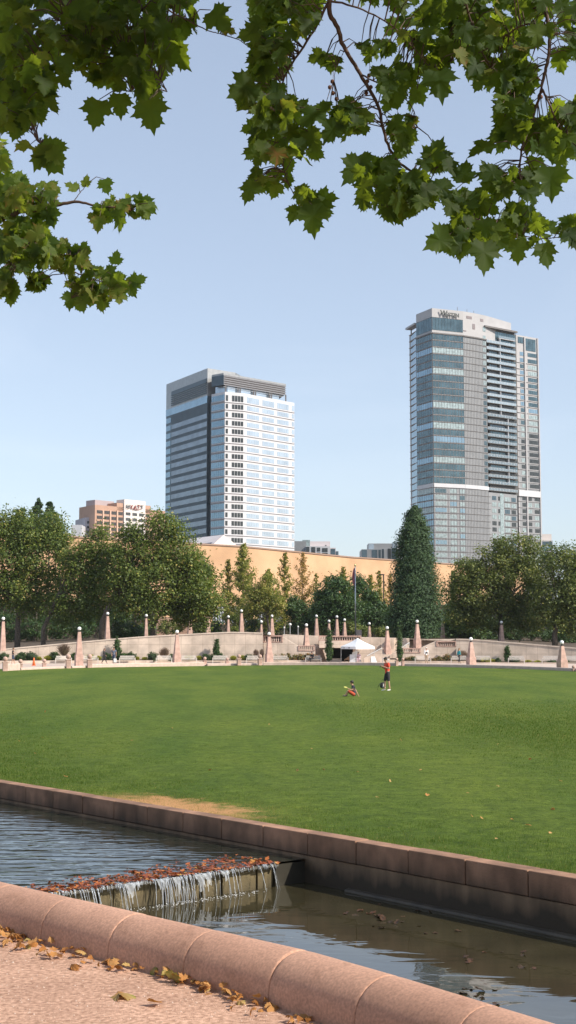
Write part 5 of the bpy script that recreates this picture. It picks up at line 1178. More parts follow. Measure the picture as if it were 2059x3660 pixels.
# a dark hedge mass far behind the trunks
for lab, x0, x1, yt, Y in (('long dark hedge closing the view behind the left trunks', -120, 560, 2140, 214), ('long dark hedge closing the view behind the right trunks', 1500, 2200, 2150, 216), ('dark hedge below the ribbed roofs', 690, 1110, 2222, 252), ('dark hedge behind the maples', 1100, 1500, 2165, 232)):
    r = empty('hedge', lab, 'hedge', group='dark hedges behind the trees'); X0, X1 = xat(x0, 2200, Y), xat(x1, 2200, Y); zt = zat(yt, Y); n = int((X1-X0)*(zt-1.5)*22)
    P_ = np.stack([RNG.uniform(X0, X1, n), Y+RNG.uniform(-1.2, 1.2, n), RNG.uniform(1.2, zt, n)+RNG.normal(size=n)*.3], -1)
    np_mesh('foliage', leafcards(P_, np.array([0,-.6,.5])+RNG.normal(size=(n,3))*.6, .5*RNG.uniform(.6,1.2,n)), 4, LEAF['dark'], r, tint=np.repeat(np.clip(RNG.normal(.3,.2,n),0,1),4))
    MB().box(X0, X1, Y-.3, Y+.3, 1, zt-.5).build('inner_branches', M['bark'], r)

# planting below the retaining wall
def mound(label, x, y0, y1, wpx, m, dY=-1.4, n=900, size=.10, name='clipped_shrub', group=None, kind='ball'):
    Y = Yw(x)+dY; s = Y/F; q = atY(x, y1, Y); X = q[0]; zb = q[2]; h = (y1-y0)*s; w = wpx*s/2
    r = empty(name, label, 'shrub' if kind != 'grass' else 'grass plant', (X, Y, zb), group)
    if kind == 'grass':
        k = n; an = RNG.uniform(0, 6.28, k); ln = RNG.uniform(.5, 1.05, k)*h; sp = RNG.uniform(.1, 1, k)*w; base = np.zeros((k,3)); base[:,0] = RNG.normal(size=k)*.12*w; base[:,1] = RNG.normal(size=k)*.12*w
        tip = np.stack([np.cos(an)*sp, np.sin(an)*sp, ln*(1-.25*(sp/w)**2)], -1)+base; mid = base*.5+tip*.5; mid[:,2] += .12*ln; pr = unit(np.cross(tip-base, np.array([0,1,.01])))*(.045 if m == 'yel' else .022)
        V = np.stack([base-pr*.6, mid-pr, tip, mid+pr], 1); np_mesh('blades', V, 4, LEAF[m], r, tint=np.repeat(RNG.uniform(0,1,k),4))
    else:
        bl = [(0,0,h*.5,w,w*.8,h*.52)] if kind != 'cone' else [(0,0,h*t,w*ww,w*ww,h*.14) for t, ww in ((.1,.8),(.25,1),(.42,.95),(.6,.8),(.75,.6),(.88,.32))]
        V, t = blob_leaves(bl, n, size, .22, surf=.75, cl_den=.8); np_mesh('foliage', V, 4, LEAF[m], r, tint=t)
        if kind == 'cone': MB().lathe(0,0,[(w*.7,.0),(w*.82,h*.25),(w*.72,h*.5),(w*.45,h*.75),(.02,h*.95)],10).build('inner_branches', M['box_in'], r)
        else: MB().ball(0,0,h*.45,w*.8,12,8,h*.45/(w*.8)).build('inner_branches', M['box_in'], r)
    return r
M['box_in'] = mat('inner_twigs', (.018,.032,.012), .95, .3, 8)
GB = 'clipped dark green shrubs in the planters'; GY = 'yellow tufts in the planters'; GP = 'purple grasses in the planters'; GC = 'cypresses against the walls'
for x, a, b, w, lab in [(12, 2335, 2362, 36, 'dark clipped shrub at the left picture edge'), (70, 2338, 2361, 34, 'low dark clipped shrub left of the walker in shorts'), (80, 2334, 2361, 26, 'small dark clipped shrub just behind the walker'), (111, 2331, 2361, 46, 'largest dark clipped shrub left of the orange cone'),
                   (196, 2332, 2361, 38, 'dark clipped shrub below the first purple grass'), (262, 2337, 2361, 26, 'dark clipped shrub behind the first tall obelisk'), (384, 2336, 2361, 26, 'green clipped shrub behind the walking woman'), (440, 2337, 2361, 30, 'dark clipped shrub left of the bench by the small cypress'), (467, 2334, 2361, 34, 'dark clipped shrub just right of the first wall cypress'),
                   (546, 2335, 2361, 38, 'dark clipped shrub left of the second purple grass'), (612, 2341, 2361, 18, 'dark clipped shrub behind the second tall obelisk'), (737, 2340, 2361, 30, 'dark clipped shrub under the cypress shadow'), (764, 2340, 2361, 28, 'dark clipped shrub left of the narrow dark cypress'), (789, 2337, 2361, 30, 'dark clipped shrub right of the narrow dark cypress'),
                   (890, 2340, 2361, 32, 'dark clipped shrub left of the middle purple grass'), (1706, 2350, 2368, 20, 'dark clipped shrub right of the fourth tall obelisk'), (1777, 2355, 2371, 20, 'dark clipped shrub right of the bright yellow shrub'), (1838, 2354, 2371, 40, 'dark clipped shrub behind the bench by the wall cypress'), (1975, 2360, 2374, 36, 'dark clipped shrub left of the rightmost tall obelisk'), (2024, 2358, 2374, 16, 'dark clipped shrub right of the rightmost tall obelisk')]:
    mound(lab, x, a, b, w, 'box', n=1300, size=.13, group=GB)
for x, a, b, w, lab in [(140, 2346, 2361, 22, 'small yellow tuft right of the largest clipped shrub'), (172, 2342, 2361, 32, 'yellow tuft left of the first purple grass'), (322, 2338, 2359, 38, 'yellow tuft above the bench behind the first tall obelisk'), (350, 2343, 2363, 28, 'yellow tuft left of the walking woman'), (491, 2346, 2361, 18, 'small yellow tuft right of the man with white bag'), (517, 2347, 2361, 20, 'yellow tuft left of the round shrub by the second purple grass'),
                   (676, 2342, 2359, 34, 'yellow tuft above the bench right of the second obelisk'), (712, 2343, 2361, 24, 'yellow tuft left of the cypress shadow'), (834, 2343, 2361, 26, 'yellow tuft left of the dark ball topped post'), (868, 2341, 2361, 22, 'yellow tuft right of the dark ball topped post'),
                   (1737, 2349, 2370, 46, 'large bright yellow shrub above a right bench'), (1764, 2355, 2371, 26, 'yellow tuft touching the bright yellow shrub'), (1888, 2358, 2374, 26, 'yellow tuft right of the wall cypress'), (1922, 2359, 2375, 26, 'yellow tuft in the shade left of the right bench')]:
    mound(lab, x, a, b, w, 'yel', n=520, size=.1, group=GY, kind='grass', name='yellow_tuft')
for x, a, b, w, lab in [(229, 2298, 2345, 60, 'large purple grass left of the first tall obelisk'), (587, 2312, 2352, 42, 'purple grass left of the second tall obelisk'), (915, 2320, 2352, 24, 'purple grass in the middle before the panelled wall'), (936, 2318, 2354, 20, 'purple grass touching the third tall obelisk'), (1655, 2322, 2365, 46, 'purple grass left of the fourth tall obelisk'), (1632, 2338, 2366, 30, 'low brown grass behind the walker in teal')]:
    mound(lab, x, a, b, w, 'purp', n=420, size=.1, group=GP, kind='grass', name='purple_grass')
for x, a, b, w, dY, lab in [(418, 2276, 2362, 27, -.9, 'wide dark cypress against the left wall behind the man with white bag'), (774, 2281, 2355, 22, -.9, 'short dark cypress against the panelled wall'), (1176.5, 2240, 2358, 26, -4.2, 'tallest cypress before the balcony with the balustrade'), (1428, 2240, 2362, 20, -3.6, 'thin cypress between two ball topped posts'), (1813, 2304, 2372, 17, -.6, 'narrow cypress against the shaded right wall')]:
    mound(lab, x, a, b, w, 'dark', n=3200, size=.14, group=GC, kind='cone', name='cypress', dY=dY)
for i, (x, a, b, w) in enumerate([(985,2344,2361,26),(1008,2340,2361,28),(1030,2338,2361,30),(1053,2342,2361,26),(1077,2340,2361,30),(1100,2338,2361,26),(1120,2342,2361,24),(1455,2352,2365,26),(1475,2347,2365,30),(1550,2355,2367,24),(1575,2348,2367,30),(1596,2342,2367,28),(1615,2346,2367,28)]):
    mound(['orange tinged border plant at the left of the middle bed','second border plant from the left end of the middle bed','reddish border plant above the gap of two benches','green brown border plant in the middle of the bed','brown border plant left of the seated person','tall border plant over the seated person','last border plant left of the tall cypress','first border plant right of the thin cypress','border plant left of the man in khaki','border plant right of the man in khaki','border plant between the two right walkers','taller border plant left of the walker in teal','border plant beside the walker in teal'][i], x, a, b, w, 'mixed', n=800, size=.15, group='mixed border plants below the stair walls', name='border_plant')

# ================================================================ PEOPLE
def skinmesh(name, joints, edges, m, parent, sub=2, root=0):
    """joints: {key:(x,y,z,r)}; one continuous skinned surface"""
    keys = list(joints); me = bpy.data.meshes.new(name); me.from_pydata([joints[k][:3] for k in keys], [(keys.index(a), keys.index(b)) for a, b in edges], [])
    o = link(bpy.data.objects.new(name, me), parent); sm = o.modifiers.new('skin', 'SKIN'); sm.use_smooth_shade = True
    sv = me.skin_vertices[0].data if me.skin_vertices else None
    if sv is None:
        bpy.context.view_layer.objects.active = o; bpy.ops.mesh.customdata_skin_add() if hasattr(bpy.ops.mesh, 'customdata_skin_add') else None; sv = me.skin_vertices[0].data
    for i, k in enumerate(keys): r = joints[k][3]; r = r if hasattr(r, '__len__') else (r, r); sv[i].radius = r; sv[i].use_root = (i == root)
    ss = o.modifiers.new('sub', 'SUBSURF'); ss.levels = sub; ss.render_levels = sub
    me.materials.append(m); return o
SKIN = mat('skin', (.42, .24, .16), .6, .05); HAIRD = mat('dark_hair', (.02, .015, .012), .6, .2, 40)
def cloth(name, c): return mat(name, c, .85, .12, 12)
def person(label, loc, rz, J, shirt, bottoms, shoes=(.05,.05,.05), hair=HAIRD, long_hair=False, sleeves='short', legs='long', scale=1.0, skin=SKIN, seg='person', gown=False):
    """J: joints in body axes (x right, y forward, z up)"""
    r = empty('person', label, 'person', loc, rz=rz); r.scale = (scale,)*3
    d = dict(J); H = Vector(d['head']); N = Vector(d['neck']); up = (H-N).normalized(); f = Vector(d.get('look', (0,1,0))).normalized(); sd = f.cross(up).normalized()
    j = {'pelvis': (*d['pelvis'], (.14,.10)), 'spine': (*d['spine'], (.13,.095)), 'chest': (*d['chest'], (.155,.105)), 'neck': (*N, .052), 'head': (*H, (.088,.102)), 'top': (*(H+up*.085), (.062,.075)), 'chin': (*(H-up*.075+f*.03), (.05,.055))}
    j['nose'] = (*(H+f*.105-up*.015), .014)
    e = [('pelvis','spine'),('spine','chest'),('chest','neck'),('neck','chin'),('chin','head'),('head','top'),('head','nose')]
    for s in 'LR':
        sg_ = -1 if s == 'L' else 1
        j['ear'+s] = (*(H+sd*sg_*.088-f*.01), .016); e.append(('head','ear'+s))
        sh, el, wr = (Vector(d[k+s]) for k in ('sh','el','wr')); hp, kn, an, to = (Vector(d[k+s]) for k in ('hip','kn','an','toe'))
        j['sh'+s] = (*sh, .055); j['el'+s] = (*el, .042); j['wr'+s] = (*wr, .027); pd = (wr-el).normalized(); pm_ = wr+pd*.075; j['palm'+s] = (*pm_, (.036,.018))
        e += [('chest','sh'+s),('sh'+s,'el'+s),('el'+s,'wr'+s),('wr'+s,'palm'+s)]
        ax_ = pd.cross(Vector((0,0,1))); ax_ = ax_.normalized() if ax_.length > .1 else Vector((1,0,0)); cu = pd.cross(ax_)
        for q, (o_, L_) in enumerate(((-.030,.070),(-.010,.080),(.010,.076),(.030,.060))):
            a = pm_+ax_*o_+pd*.03; b = a+pd*L_*.5+cu*.010*sg_; c = b+pd*L_*.4+cu*.022*sg_; j[f'f{q}a{s}'] = (*a, .0095); j[f'f{q}b{s}'] = (*b, .0088); j[f'f{q}c{s}'] = (*c, .0075); e += [('palm'+s, f'f{q}a{s}'),(f'f{q}a{s}', f'f{q}b{s}'),(f'f{q}b{s}', f'f{q}c{s}')]
        a = wr+pd*.035-ax_*.036; b = a+pd*.035-ax_*.022; j['ta'+s] = (*a, .011); j['tb'+s] = (*b, .009); e += [('wr'+s,'ta'+s),('ta'+s,'tb'+s)]
        j['hip'+s] = (*hp, .088); j['kn'+s] = (*kn, .055); j['calf'+s] = (*(kn.lerp(an,.35)), .052); j['an'+s] = (*an, .036); j['toe'+s] = (*to, (.038,.025))
        e += [('pelvis','hip'+s),('hip'+s,'kn'+s),('kn'+s,'calf'+s),('calf'+s,'an'+s),('an'+s,'toe'+s)]
    skinmesh('body', j, e, skin, r)
    sh_ = {'z': (*(Vector(d['pelvis'])+(Vector(d['pelvis'])-Vector(d['spine']))*.62), (.165,.125)), 'a': (*d['pelvis'], (.16,.12)), 'b': (*d['spine'], (.155,.12)), 'c': (*d['chest'], (.18,.125)), 'n': (*Vector(d['chest']).lerp(N, .55), .075)}
    ee = [('z','a'),('a','b'),('b','c'),('c','n')]
    for s in 'LR':
        sh, el, wr = (Vector(d[k+s]) for k in ('sh','el','wr')); sh_['s'+s] = (*sh, .078); t = .72 if sleeves == 'short' else 1.0; sh_['e'+s] = (*sh.lerp(el, t), .066 if sleeves == 'short' else .055); ee += [('c','s'+s),('s'+s,'e'+s)]
        if sleeves != 'short': sh_['w'+s] = (*el.lerp(wr,.93), .043); ee.append(('e'+s,'w'+s))
    skinmesh('shirt', sh_, ee, shirt, r, 2)
    P0 = Vector(d['pelvis']); up0 = (Vector(d['spine'])-P0).normalized(); b = {'p': (*P0, (.13,.10)), 't': (*(P0+up0*.10), (.135,.105))}; ee = [('t','p')]
    for s in 'LR':
        hp, kn, an = (Vector(d[k+s]) for k in ('hip','kn','an')); b['h'+s] = (*hp, .108); b['k'+s] = (*(hp.lerp(kn, 1.04) if legs == 'short' else kn), .085 if legs == 'short' else .068); ee += [('p','h'+s),('h'+s,'k'+s)]
        if legs == 'long': b['a'+s] = (*kn.lerp(an, .93), .052); ee.append(('k'+s,'a'+s))
    skinmesh('shorts' if legs == 'short' else 'trousers', b, ee, bottoms, r, 2)
    for s in 'LR':
        an, to = Vector(d['an'+s]), Vector(d['toe'+s]); dd = (to-an); 
        skinmesh('shoe', {'a': (*(an-dd*.25-Vector((0,0,.03))), (.042,.045)), 'b': (*(an.lerp(to,.5)-Vector((0,0,.015))), (.045,.04)), 'c': (*(to+dd*.15), (.042,.028))}, [('a','b'),('b','c')], mat('shoe', shoes, .6, .05), r, 1)
    hr = {'o': (*(H-f*.05-up*.06), (.085,.07)), 'a': (*(H-f*.035+up*.02), (.112,.105)), 'b': (*(H+up*.075-f*.012), (.105,.112)), 'e': (*(H+up*.125-f*.005), (.085,.095))}; ee = [('o','a'),('a','b'),('b','e')]
    if long_hair: hr['c'] = (*(H-f*.07-up*.12), (.075,.045)); hr['d'] = (*(H-f*.08-up*.24), (.06,.03)); ee += [('a','c'),('c','d')]
    skinmesh('hair', hr, ee, hair, r, 2); return r
STAND = dict(pelvis=(0,0,.96), spine=(0,0,1.14), chest=(0,.0,1.34), neck=(0,.01,1.50), head=(0,.04,1.63), shL=(-.19,0,1.41), shR=(.19,0,1.41), elL=(-.25,-.02,1.12), elR=(.25,-.02,1.12), wrL=(-.24,.08,.88), wrR=(.24,.08,.88),
             hipL=(-.09,0,.90), hipR=(.09,0,.90), knL=(-.10,.01,.50), knR=(.10,.01,.50), anL=(-.11,-.02,.085), anR=(.11,-.02,.085), toeL=(-.13,.13,.035), toeR=(.13,.13,.035))
def walk(ph=1, **k):
    j = dict(STAND); j.update(knL=(-.09,.16*ph,.50), anL=(-.09,.26*ph,.09), toeL=(-.09,.26*ph+.15,.05), knR=(.09,-.02*ph,.50), anR=(.09,-.26*ph,.12), toeR=(.09,-.26*ph+.13,.04), elL=(-.25,-.12*ph,1.14), wrL=(-.23,-.10*ph,.90), elR=(.25,.06*ph,1.13), wrR=(.22,.22*ph,.95)); j.update(k); return j
LEFTF = math.pi/2; RIGHTF = -math.pi/2   # rotation that turns +y to face -x / +x
navy = cloth('navy_cloth', (.025,.03,.045)); blackc = cloth('black_cloth', (.022,.022,.025)); redc = cloth('red_cloth', (.72,.07,.035)); orangec = cloth('orange_cloth', (.42,.07,.03))
grassy = LAWN+.02
mx_, my_ = onz(1385, 2470, LAWN)
man = dict(STAND); man.update(head=(.0,.10,1.61), neck=(0,.05,1.49), look=(0,.8,-.6), shL=(-.19,.02,1.40), shR=(.19,.02,1.40), elL=(-.26,.0,1.14), elR=(.25,.02,1.13), wrL=(-.12,.26,1.25), wrR=(.10,.27,1.24), hipL=(-.09,0,.9), anR=(.14,.10,.085), toeR=(.15,.25,.035), knR=(.13,.08,.5), anL=(-.12,-.08,.085), toeL=(-.13,.07,.035), knL=(-.11,-.02,.5))
MAN = person('man in red shirt and black shorts looking down at his phone on the lawn', (mx_, my_, LAWN+.01), LEFTF+.35, man, redc, blackc, (.7,.7,.68), legs='short', scale=1.03)
# what he holds and what lies at his feet
ph_ = MB().box(-.04,.04,-.006,.006,-.075,.075).build('phone', mat('phone', (.02,.02,.02), .2), None, bevel=.004); ph_.matrix_world = Matrix.Translation((mx_, my_, LAWN)) @ Matrix.Rotation(LEFTF+.35, 4, 'Z') @ Matrix.Translation((0,.39,1.33)) @ Matrix.Rotation(.6, 4, 'X'); tag(ph_, 'black phone held up by the man in red', 'phone')
bxp, byp = onz(1368, 2467, LAWN); bp_ = empty('backpack', 'black backpack with white patches on the grass before the man in red', 'backpack', (bxp, byp-.15, LAWN))
skinmesh('bag_body', {'a': (0,0,.10,(.19,.13)), 'b': (0,0,.28,(.18,.12)), 'c': (.01,.02,.45,(.12,.09))}, [('a','b'),('b','c')], blackc, bp_, 2)
skinmesh('pocket', {'a': (.02,-.13,.12,(.10,.05)), 'b': (.02,-.12,.24,(.09,.04))}, [('a','b')], cloth('grey_cloth', (.12,.13,.15)), bp_, 2)
MB().box(.0,.045,-.195,-.18,.22,.36).build('patch', M['white'], bp_); MB().box(.09,.13,-.185,-.17,.12,.18).build('patch', M['white'], bp_)
MB().tube([(-.05,.02,.50),(-.02,.02,.58),(.05,.02,.55),(.06,.02,.50)], .015, 6).build('carry_loop', blackc, bp_, smooth=True)
MB().tube([(-.12,.1,.4),(-.26,.05,.2),(-.3,0,.03)], .014, 6).build('strap', blackc, bp_, smooth=True)
kx, ky = onz(1257, 2489, LAWN)
kid = dict(pelvis=(0,0,.12), spine=(0,.02,.30), chest=(0,.05,.50), neck=(0,.09,.64), head=(0,.13,.77), look=(0,1,-.1), shL=(-.16,.05,.57), shR=(.16,.05,.57), elL=(-.24,.14,.35), elR=(.21,-.10,.34), wrL=(-.22,.30,.42), wrR=(.19,-.24,.09), hipL=(-.09,.03,.11), hipR=(.09,.03,.11), knL=(-.22,.36,.34), knR=(.20,.34,.30), anL=(-.14,.50,.08), anR=(.10,.40,.08), toeL=(-.12,.64,.06), toeR=(.08,.54,.06))
person('child in dark shirt and orange shorts sitting on the lawn', (kx+.12, ky, LAWN), LEFTF+.05, kid, navy, orangec, (.1,.1,.12), legs='short', scale=.86)
tyx = kx-.10; o = MB().lathe(0,0,[(.01,.0),(.08,.005),(.09,.02),(.075,.025),(.01,.02)],16).build('flying_disc', mat('yellow_plastic', (.60,.58,.15), .5), None, smooth=True); o.location = (kx-.30, ky-.15, LAWN+.43); o.rotation_euler = (.3,.2,0); tag(o, 'small yellow disc held by the seated child', 'toy')
def on_prom(x, y, dY=-5.3): Y = Yw(x)+dY; return (xat(x, y, Y), Y, PROM)
person('man in black T shirt and dark shorts walking at the far left', on_prom(46, 2376, -6.5), RIGHTF, walk(.5, elR=(.24,.10,1.2), wrR=(.12,.30,1.18)), blackc, cloth('dark_blue_cloth', (.03,.045,.08)), (.3,.2,.15), hair=mat('brown_hair', (.12,.06,.03), .6), legs='short', scale=1.02)
person('woman in long black coat walking on the promenade', on_prom(372, 2373), RIGHTF, walk(1), blackc, blackc, (.05,.05,.05), hair=mat('brown_hair_b', (.10,.05,.03), .6), long_hair=True, sleeves='long', scale=.97)
person('bearded man in blue grey shirt and jeans carrying a white bag', on_prom(407, 2374), math.pi*.92, walk(.3), cloth('blue_grey_cloth', (.13,.16,.22)), cloth('jeans', (.05,.07,.12)), (.1,.1,.1), scale=1.04)
q = on_prom(412, 2374); wb = empty('carrier_bag', 'white carrier bag hanging from the hand of the man in blue grey', 'bag', (q[0]+.02, q[1]-.34, PROM))
MB().prism([(-.16,-.06),(.16,-.06),(.16,.06),(-.16,.06)], .12, .55).build('bag_body', M['white'], wb, bevel=.02); MB().tube([(-.08,0,.55),(-.03,0,.75),(.03,0,.75),(.08,0,.55)], .01, 6).build('handle', M['white'], wb)
sit = dict(pelvis=(0,0,.50), spine=(0,.02,.70), chest=(0,.07,.90), neck=(0,.12,1.05), head=(0,.17,1.17), look=(0,.9,-.4), shL=(-.18,.07,.97), shR=(.18,.07,.97), elL=(-.23,.12,.72), elR=(.23,.12,.72), wrL=(-.1,.34,.68), wrR=(.1,.34,.68), hipL=(-.09,.06,.50), hipR=(.09,.06,.50), knL=(-.11,.48,.50), knR=(.12,.46,.54), anL=(-.11,.46,.09), anR=(.02,.60,.16), toeL=(-.12,.60,.04), toeR=(.02,.72,.12))
Yb_ = Yw(1120)-4.0
person('person in black sitting on a white bench reading', (xat(1118, 2373, Yb_), Yb_-.05, PROM), math.pi*.75, sit, blackc, blackc, (.03,.03,.03), long_hair=True, sleeves='long')
ch_ = empty('folding_chair', 'light folding chair under the tent', 'chair', (xat(1283, 2371, 149.6), 149.7, PROM))
MB().box(-.24,.24,-.24,.24,.44,.47).build('seat', M['white'], ch_); MB().box(-.24,.24,.22,.25,.6,.95).build('backrest', M['white'], ch_)
for a in (-.22,.20):
    for b in (-.22,.20): MB().box(a,a+.03,b,b+.03,0,.439).build('leg', M['steel'], ch_)
person('person in pale pink floral clothes seated under the tent', (xat(1283, 2371, 149.6), 149.65, PROM), math.pi*.9, sit, cloth('pink_floral', (.60,.45,.50)), cloth('floral_skirt', (.50,.36,.42)), (.4,.3,.3), sleeves='long', hair=mat('grey_hair', (.3,.27,.25), .6))
person('white haired man in white shirt black vest and khaki trousers', on_prom(1524, 2374, -5.6), math.pi*1.1, walk(.2), cloth('white_shirt', (.70,.70,.70)), cloth('khaki', (.34,.26,.19)), (.2,.15,.1), hair=mat('white_hair', (.6,.56,.52), .6), sleeves='long', scale=1.03)
pv = [o for o in bpy.data.objects if o.name.startswith('person')][-1]; skinmesh('vest', {'a': (0,0,.98,(.165,.125)), 'b': (0,0,1.14,(.165,.13)), 'c': (0,0,1.36,(.185,.135))}, [('a','b'),('b','c')], blackc, pv, 2)
person('walker in teal jacket and black leggings on the promenade', on_prom(1641, 2378, -5.4), RIGHTF+.3, walk(.6), cloth('teal_cloth', (.02,.28,.33)), blackc, (.05,.05,.05), hair=mat('blond_hair', (.25,.15,.07), .6), long_hair=True, sleeves='long', scale=.98)
person('small person in yellowish top sitting beside the rightmost tall obelisk', (xat(2002, 2386, 141.5), 141.5, PROM), math.pi*.8, {k: (v[0], v[1], v[2]-.12) if k != 'look' else v for k, v in sit.items()}, cloth('mustard_cloth', (.45,.33,.12)), cloth('beige_cloth', (.40,.33,.25)), (.3,.3,.3), scale=.72)
# ================================================================ FOREGROUND FOLIAGE
half = [(0,0),(.10,.02),(.30,-.06),(.36,.04),(.46,.01),(.44,.12),(.60,.16),(.50,.24),(.55,.32),(.72,.46),(.55,.45),(.50,.53),(.36,.50),(.30,.56),(.36,.64),(.33,.70),(.42,.82),(.26,.78),(.22,.88),(.10,.90),(0,1.10)]
out_ = half+[(-x, y) for x, y in half[-2:0:-1]]
LO = np.array([(0,.36)]+out_)-np.array([0,0]); NL = len(out_)
LT = np.array([(0, 1+i, 1+(i+1) % NL) for i in range(NL)])
def plane_leaves(name, P_, up_, nrm, size, tint, m, parent, curl=.18, narrow=None):
    """P_: stem points, up_: direction base->tip, nrm: approx normal"""
    n = len(P_); y = unit(up_); z = unit(nrm-y*np.sum(nrm*y, 1, keepdims=True)); x = np.cross(y, z)
    lx = LO[None,:,0]*(narrow[:,None] if narrow is not None else .86); ly = np.broadcast_to(LO[None,:,1], (n, len(LO))); r2 = lx**2
    cu = RNG.uniform(-.4, 1.2, (n,1))*curl; fo = RNG.uniform(0., .38, (n,1))
    asy = RNG.normal(size=(n,1))*.16; h = np.abs(lx)*fo+lx*asy-cu*(ly-.3)**2*1.6-r2*cu*1.3+.05*np.sin(lx*5+ly*9+RNG.uniform(0,6,(n,1)))
    V = P_[:,None,:]+(lx[...,None]*x[:,None,:]+ly[...,None]*y[:,None,:]+h[...,None]*z[:,None,:])*size[:,None,None]
    tr = LT[None]+(len(LO)*np.arange(n))[:,None,None]
    ed = np.linalg.norm(LO-LO[0], axis=1); t = np.clip(tint[:,None]+RNG.normal(size=(n,len(LO)))*.05+(ed/ed.max()-.4)[None,:]*.12, 0, 1).ravel()
    return np_mesh(name, V.reshape(-1,3), 3, m, parent, tint=t, tris=tr.reshape(-1,3), smooth=False)
PL = leafmat('plane_leaf', [(0, (.016,.034,.008)), (.45, (.024,.054,.012)), (.8, (.085,.130,.020)), (.95, (.13,.13,.03)), (1, (.20,.08,.03))], .5, .62, .22, (.46,.60,.03))
# fine veins and blotches in the leaf itself
def vn(x, y, s, seed=0):
    g = np.random.default_rng(seed).uniform(0, 1, (256, 256)); x = x/s+100; y = y/s+20; i = np.floor(x).astype(int); j = np.floor(y).astype(int); fx = x-i; fy = y-j; fx = fx*fx*(3-2*fx); fy = fy*fy*(3-2*fy); i %= 256; j %= 256; i1 = (i+1) % 256; j1 = (j+1) % 256
    return (g[i,j]*(1-fx)+g[i1,j]*fx)*(1-fy)+(g[i,j1]*(1-fx)+g[i1,j1]*fx)*fy
def region_pts(poly, n, ins=16):
    poly = np.array(poly, float); n = max(1, int(n*1.5)); cen = poly.mean(0); rd = np.linalg.norm(poly-cen, axis=1).mean(); poly = cen+(poly-cen)*max(.84, 1-ins/rd); x0, y0 = poly.min(0); x1, y1 = poly.max(0); out = []
    while len(out) < n:
        p = (random.uniform(x0, x1), random.uniform(y0, y1)); c = False; j = len(poly)-1
        for i in range(len(poly)):
            if (poly[i][1] > p[1]) != (poly[j][1] > p[1]) and p[0] < (poly[j][0]-poly[i][0])*(p[1]-poly[i][1])/(poly[j][1]-poly[i][1])+poly[i][0]: c = not c
            j = i
        if c: out.append(p)
    return out
def dpt(x, y, Y): return atY(x*d2, y*d2, Y)
def make_tree(label, trunk_pts, trunk_r, branches, regions, extra, leafpx, seedY):
    root = empty('plane_tree', label, 'tree'); MB().tube(trunk_pts, trunk_r, 14).build('trunk', mat('mottled_bark', (.30,.25,.18), .85, .45, 5, .004, 40), root, smooth=True)
    twig = mat('twig_bark', (.075,.045,.030), .75, .3, 30) if 'twig_bark' not in bpy.data.materials else bpy.data.materials['twig_bark']
    nodes = []
    for pts, r0, r1 in branches:
        w = [Vector(dpt(*p)) for p in pts[:]] if not isinstance(pts[0], Vector) else pts
        # smooth the branch line
        sm = []
        for i in range(len(w)-1):
            p0 = w[max(0,i-1)]; p1 = w[i]; p2 = w[i+1]; p3 = w[min(len(w)-1,i+2)]
            for k in range(6):
                t = k/6; sm.append(.5*((2*p1)+(-p0+p2)*t+(2*p0-5*p1+4*p2-p3)*t*t+(-p0+3*p1-3*p2+p3)*t**3))
        sm.append(w[-1]); n_ = len(sm); MB().tube([p+Vector((random.gauss(0,.0015),random.gauss(0,.0015),random.gauss(0,.0015))) for p in sm], [(r0+(r1-r0)*(i/(n_-1))**.7)*.6 for i in range(n_)], 7).build('branch', twig, root, smooth=True)
        nodes += sm
    P_ = []; U_ = []; N_ = []; S_ = []; T_ = []; pet = MB(); nd = np.array(nodes)
    for poly, n, Y0, Y1, sz, yel in regions:  # last value shifts leaf tint, raised on sprays coloured as sunlit
        for x, y in region_pts(poly, n):
            Y = random.uniform(Y0, Y1); s = random.uniform(.72, 1.12)*sz; q = np.array(dpt(x, y-s*F/Y/d2*.30, Y))
            # stalk from the closest twig
            dd = np.linalg.norm((nd-q)*np.array([1,.35,1]), axis=1); near = nd[dd.argmin()]
            v = q-near; v = v/(np.linalg.norm(v)+1e-6); u = np.array([v[0]*.9+random.gauss(0,.35), random.gauss(0,.35), -.75+v[2]*.5+random.gauss(0,.25)])
            P_.append(q); U_.append(u); N_.append(np.array([random.gauss(0,.55), -1+random.gauss(0,.35), random.gauss(.35,.5)])); S_.append(s); T_.append(min(.90, max(0, random.gauss(.42+yel, .22))) if random.random() > .007 else 1)
            if dd.min() < .19:
                mdl = (Vector(near)+Vector(q))/2+Vector((0,0,.02)); pet.tube([Vector(near), mdl, Vector(q)+Vector(u).normalized()*s*.15], [.0032,.0024,.0018], 4)
    for x, y, Y, s, ux, uz, t in extra:
        q = np.array(dpt(x, y, Y)); u = np.array([ux, random.gauss(0,.1), uz]); P_.append(q); U_.append(u); N_.append(np.array([random.gauss(0,.25), -1, random.gauss(.2,.2)])); S_.append(s*.68); T_.append(t)
        near = nd[np.linalg.norm(nd-q, axis=1).argmin()]
        if np.linalg.norm(near-q) < .6: pet.tube([Vector(near), (Vector(near)+Vector(q))/2+Vector((0,0,.03)), Vector(q)], [.0034,.0026,.002], 4)
    A = [np.array(a) for a in (P_, U_, N_, S_, T_)]
    plane_leaves('leaves', *A, PL, root); pet.build('leaf_stalks', twig, root)
    # seed balls
    sb = MB()
    for x, y in seedY:
        q = Vector(dpt(x, y, 6.3)); sb.tube([q+Vector((0,0,.12)), q], [.0012,.0012], 4)
        for k in range(4): a = q+Vector((random.uniform(-.02,.02),0,-.03*k)); sb.ball(a.x, a.y, a.z, .011, 7, 5)
    if seedY: sb.build('seed_balls', mat('seed_brown', (.16,.07,.04), .9, .3, 80), root)
    return root
V3 = Vector
top_tr = V3((2.7, 2.6, 5.2))
